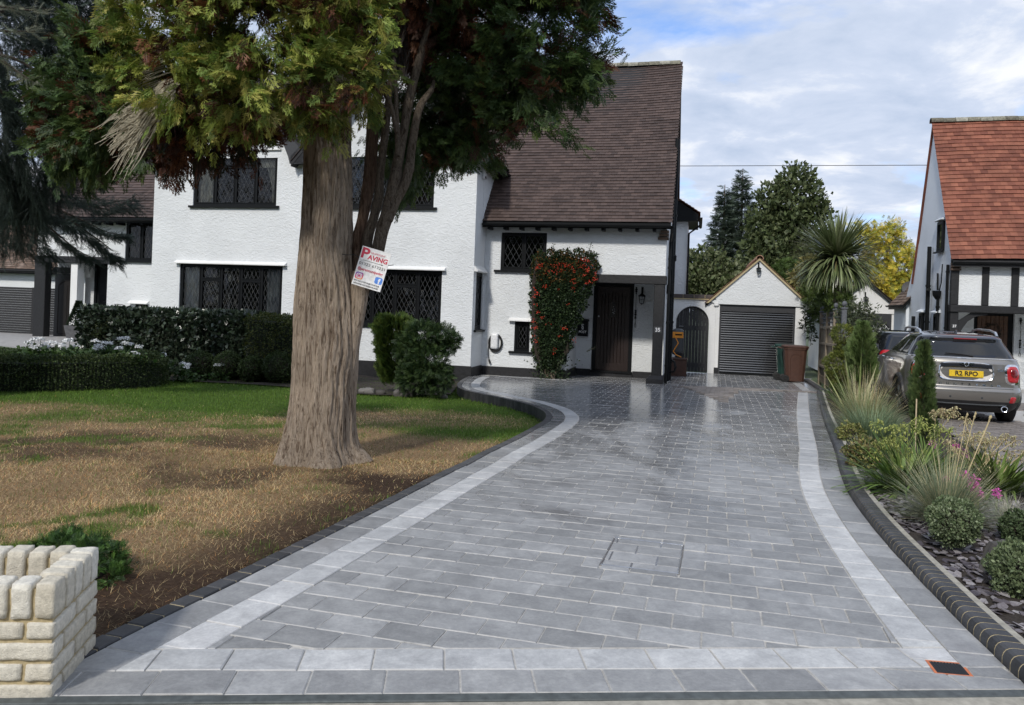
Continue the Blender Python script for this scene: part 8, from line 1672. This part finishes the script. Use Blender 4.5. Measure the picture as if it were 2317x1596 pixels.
for (u, v, r, sz) in ((1909, 757, 23, .85), (1921, 792, 26, .7), (1908, 828, 36, .95), (1938, 838, 26, .9), (1920, 862, 38, .8)):
    c = P(u, v, 15.4); rw = r * 15.4 / CAM_F; n = int(1500 * (r / 32) ** 2); p, d, uu, k = blobs_pts([(c, (rw, rw, rw * sz))], n, .75, .12); leafy('foliage_tier', t, p, d + RNG.normal(size=p.shape) * .4, RNG.uniform(.05, .09, n), [(.16, .19, .035), (.12, .15, .03), (.21, .23, .05), (.07, .09, .02)], FAN_D, hint=d + RNG.normal(size=p.shape) * .6, shade=None)
MB().tube([tuple(P(1908, 900, 15.4)), tuple(P(1916, 820, 15.4)), tuple(P(1908, 750, 15.4))], [.05, .035, .015], 6).build('stem', M['bark_grey'], t)
def shrub(name, label, blobs, n, size, cols, tmpl=LEAF, cat='shrub', shell=.45, lump=.3, group=None, jit=.3, trunk=None, up=.2, kind=None, hintup=0.0):
    c = np.mean([list(b[0]) for b in blobs], axis=0); z0 = float(plane_z(c[0], c[1])); t = empty(name, Vector((c[0], c[1], z0)), label, cat, group); p, d, u, k = blobs_pts(blobs, n, shell, lump); leafy('crown' if trunk is not None else 'foliage', t, p, d * .7 + RNG.normal(size=p.shape) * .6 + np.array([0, 0, up]), RNG.uniform(.65, 1.3, n) * size, cols, tmpl, jit, d + RNG.normal(size=p.shape) * .6 + np.array([0, 0, hintup]), shade=None if len(tmpl[0]) % 4 else SHN)
    if trunk is not None: MB().tube([(c[0], c[1], z0 - .2), (c[0] + .1, c[1], (z0 + c[2]) / 2), (c[0], c[1], c[2] + trunk)], [.22, .18, .06], 8).build('trunk', M['bark_grey'], t)
    return t
shrub('olive_shrub', 'loose grey green shrub leaning over the fence end post', [pb_(1925, 715, 30, 18.9), pb_(1950, 715, 32, 19.2), pb_(1975, 745, 26, 19.4), pb_(1945, 755, 30, 18.6)], 1900, .10, [(.075, .095, .05), (.10, .12, .065), (.05, .07, .035), (.13, .14, .08)], LEAFN)
shrub('garage_shrub', 'thin leafy climber at the garage corner beside the fence', [pb_(1832, 700, 14, 23.2, 1.4), pb_(1826, 735, 14, 23.0, 1.4), pb_(1838, 760, 10, 22.8, 1.6)], 420, .12, [(.05, .075, .03), (.035, .05, .02), (.08, .10, .05)], LEAFN)
shrub('fern_shrub', 'bright green feathery shrub under the palm head', [pb_(1860, 665, 38, 23.5), pb_(1895, 672, 34, 23.2), pb_(1840, 650, 26, 24), pb_(1905, 700, 28, 22.5), pb_(1860, 705, 26, 23), pb_(1875, 680, 22, 21), pb_(1900, 680, 22, 20.0)], 2400, .17, [(.10, .15, .03), (.13, .18, .045), (.07, .11, .022)], FAN_D)
shrub('spotted_laurel', 'tall yellow speckled shrub between garage roof and palm', [pb_(1815, 630, 26, 27), pb_(1830, 600, 20, 27.5), pb_(1845, 640, 24, 27), pb_(1800, 655, 16, 27)], 1500, .20, [(.22, .20, .07), (.15, .14, .05), (.28, .25, .10), (.10, .10, .035)], LEAFN)
shrub('ivy_bank', 'dark ivy growing at the corner of the far garage', [pb_(2052, 735, 14, 29, 1.5), pb_(2055, 775, 16, 28.5, 1.5), pb_(2045, 712, 10, 29.5)], 900, .16, [(.03, .055, .02), (.05, .08, .03)], LEAF)
shrub('golden_climber', 'golden leaved climber trailing along the far garage verge', [pb_(2000, 655, 10, 33.5), pb_(2012, 675, 9, 33.5), pb_(2027, 692, 8, 33.5), pb_(1985, 640, 10, 33.5)], 700, .14, [(.42, .33, .03), (.5, .40, .05), (.34, .30, .04)], LEAF)
# palm
palm = empty('cabbage_palm', P(1900, 800, 20.6), 'spiky cabbage palm with a round head of sword leaves behind the fence', 'palm'); hc = np.array(P(1893, 590, 20.6)); trunk_tube('trunk', [tuple(hc + np.array([.1, 0, -2.6])), tuple(hc + np.array([.06, 0, -1.2])), tuple(hc)], [.14, .11, .09], M['bark_grey'], palm, 20, .08, .012)
n = 1050; th = np.arccos(np.clip(RNG.uniform(-.8, 1, n), -1, 1)); az = RNG.random(n) * 6.28; base = hc + np.c_[np.sin(th) * np.cos(az), np.sin(th) * np.sin(az), np.cos(th)] * .10
V, F, C = blades(base, RNG.uniform(1.0, 1.42, n), RNG.uniform(.05, .085, n), az, np.minimum(th, 1.75), np.clip(RNG.uniform(.15, 1.1, n) * (th / 1.2) ** 1.2, 0, 1.35), colour([(.14, .175, .075), (.18, .215, .10), (.10, .13, .05), (.23, .25, .14)], n, .25), 6, 1.15); mk('sword_leaves', V, F, M['gloss_leaf'], palm, col=C)
n = 90; az = RNG.random(n) * 6.28; V, F, C = blades(hc + np.zeros((n, 3)), RNG.uniform(.8, 1.25, n), RNG.uniform(.04, .06, n), az, RNG.uniform(1.5, 2.3, n), RNG.uniform(.5, 1.0, n), colour([(.20, .16, .08), (.15, .13, .06), (.10, .10, .04)], n, .3), 5); mk('dry_leaves', V, F, M['leaf'], palm, col=C)
# trees beyond the gardens
HOLLY = [(.075, .10, .038), (.10, .13, .05), (.055, .075, .028), (.14, .165, .075)]
def spruce(u, vtop, vbot, wpx, Y, n, label, cols):
    b = P(u, vbot, Y); t = empty('spruce_tree', Vector((b.x, b.y, float(plane_z(b.x, b.y)))), label, 'tree', None); H = (vbot - vtop) * Y / CAM_F; Wd = wpx / 2 * Y / CAM_F; top = np.array(P(u, vtop, Y)); s = RNG.random(n) ** .6; lay = np.round(s * 17) / 17; a = RNG.random(n) * 6.28; br_ = np.floor(a / .7) * .7 + RNG.normal(0, .13, n); f_ = RNG.random(n) ** .6; r_ = Wd * (lay * (.85 + .3 * np.sin(br_ * 3 + lay * 40))) * f_
    p = np.c_[top[0] + r_ * np.cos(br_), top[1] + r_ * np.sin(br_), top[2] - H * lay - r_ * .28 + .10 * r_ ** 2 + RNG.normal(0, .07, n)]; Yd = np.c_[np.cos(br_), np.sin(br_), -.1 + .35 * f_] + RNG.normal(size=(n, 3)) * .35; V, F = inst(FAN[0], FAN[1], p, Yd, RNG.uniform(.28, .5, n), hint=np.array([0, 0, 1.0]) + RNG.normal(size=(n, 3)) * .4); mk('crown', V, F, M['leaf'], t, col=rep(colour(cols, n, .3), len(FAN[0])))
    MB().tube([(top[0], top[1], t.location.z - .2), tuple(top + np.array([0, 0, .15]))], [.25, .015], 7).build('trunk', M['bark_dark'], t)
SP = [(.11, .145, .11), (.14, .18, .14), (.08, .11, .08)]
spruce(1681, 388, 700, 190, 39, 3600, 'taller blue grey spruce behind the garage', SP); spruce(1640, 425, 700, 150, 38, 2600, 'shorter blue grey spruce nearest the main house', SP)
holly = [pb_(1800, 460, 62, 36), pb_(1800, 415, 42, 36), pb_(1760, 500, 60, 36), pb_(1825, 520, 58, 36), pb_(1770, 560, 72, 35.5), pb_(1815, 590, 66, 35.5), pb_(1745, 450, 34, 36), pb_(1850, 475, 26, 36), pb_(1845, 560, 40, 36), pb_(1720, 520, 36, 35.5), pb_(1725, 600, 60, 35), pb_(1800, 640, 70, 35)]
shrub('holly_tree', 'big dark evergreen with an uneven domed crown behind the garage', holly, 13000, .24, HOLLY, LEAF, 'tree', .5, .28, trunk=1.5)
shrub('evergreen_bush', 'dark bushy evergreen between the main house and garage roof', [pb_(1600, 610, 48, 33), pb_(1570, 640, 34, 32.5), pb_(1640, 640, 52, 33), pb_(1610, 670, 60, 32.5), pb_(1680, 640, 44, 33), pb_(1560, 590, 20, 33), pb_(1700, 670, 50, 33)], 8000, .20, [(.09, .12, .045), (.065, .085, .03), (.13, .155, .07), (.17, .19, .10)], LEAF, 'shrub', .5, .3)
shrub('garden_conifer', 'rounded bright green clipped conifer showing over the garage roof', [pb_(1783, 626, 34, 31, 1.0), pb_(1790, 660, 40, 31)], 2600, .22, [(.07, .115, .025), (.05, .085, .02), (.09, .14, .03)], FAN_D, 'conifer', .8, .06)
YL = [(.50, .44, .05), (.60, .52, .07), (.36, .37, .05), (.64, .48, .06), (.27, .30, .05)]
ro = [pb_(1960, 545, 30, 40), pb_(2000, 535, 34, 40), pb_(2040, 560, 22, 40, .7), pb_(1990, 585, 34, 40), pb_(2040, 610, 36, 39), pb_(2000, 640, 34, 39), pb_(2065, 585, 24, 39, .7), pb_(1965, 600, 26, 40), pb_(2025, 520, 18, 40), pb_(1945, 520, 18, 40), pb_(2065, 620, 20, 39)]
shrub('robinia_tree', 'golden yellow robinia with airy leaf sprays behind the palm', ro, 4200, .26, YL, FAN, 'tree', .3, .4, trunk=.8, up=-.1)
shrub('garden_tree', 'soft green tree between robinia and satellite dish', [pb_(2030, 650, 26, 45), pb_(2050, 670, 26, 45), pb_(2000, 680, 26, 44)], 1500, .28, [(.10, .13, .055), (.13, .16, .07), (.07, .095, .04)], LEAF, 'tree', .3, .35, trunk=.2)
shrub('garden_tree', 'distant mixed green tree behind the low white house', [pb_(20, 470, 60, 44), pb_(-50, 430, 70, 44), pb_(70, 500, 40, 44), pb_(30, 520, 50, 44)], 3200, .34, [(.07, .10, .035), (.10, .13, .045), (.05, .07, .025), (.14, .12, .05)], LEAF, 'tree', .35, .3, trunk=.5)
# by the brown door of number 37
c = hp(10.35, 4.6, 0); z = float(plane_z(c.x, c.y)); st = empty('standard_tree', Vector((c.x, c.y, z)), 'small standard tree on a thin stem beside the brown door', 'plant'); MB().tube([(c.x, c.y, z), (c.x + .02, c.y, z + .95)], [.02, .015], 6).build('trunk', M['twig_dark'], st); p, d, u, k = blobs_pts([((c.x, c.y, z + 1.25), (.28, .28, .34))], 420, .3, .3); leafy('crown', st, p, d + RNG.normal(size=p.shape) * .6, .06, [(.12, .15, .08), (.16, .18, .11)], LEAFN)
shrub('lavender_border', 'low dark leafy border with tiny white flowers by the brown door', [(hp(10.2, 3.6, -.25), (.35, .3, .28)), (hp(10.8, 3.5, -.25), (.4, .3, .28)), (hp(11.5, 3.5, -.25), (.4, .3, .3))], 1500, .07, [(.03, .045, .035), (.05, .065, .05), (.45, .46, .46)], LEAFN)
bw = empty('low_border_wall', hp(11, 3.1, -.45), 'low brown brick border wall in front of the half timbered house', 'wall')
for r in range(3):
    for k in range(12): MB(hp).bbox(9.9 + k * .23 + (r % 2) * .11, 10.115 + k * .23 + (r % 2) * .11, 3.0, 3.1, -.42 + r * .075, -.355 + r * .075, .006).build('brick', M['tile_old'], bw, rnd=random.random())

# the street's other side: an unseen belt of trees, added tall to darken reflections in windows and car glass
n = 34000; bl = [((x + RNG.uniform(-1.5, 1.5), -24 + RNG.uniform(-3, 3), RNG.uniform(1.5, 10.5)), (RNG.uniform(2.8, 4.2), 2.4, RNG.uniform(2.2, 3.4))) for x in np.linspace(-52, 52, 84)]
p, d, u, k = blobs_pts(bl, n, .6, .25); leafy('unseen_treeline', None, p, d + RNG.normal(size=p.shape) * .5, RNG.uniform(.6, 1.1, n), HOLLY, LEAF, kind='stuff')
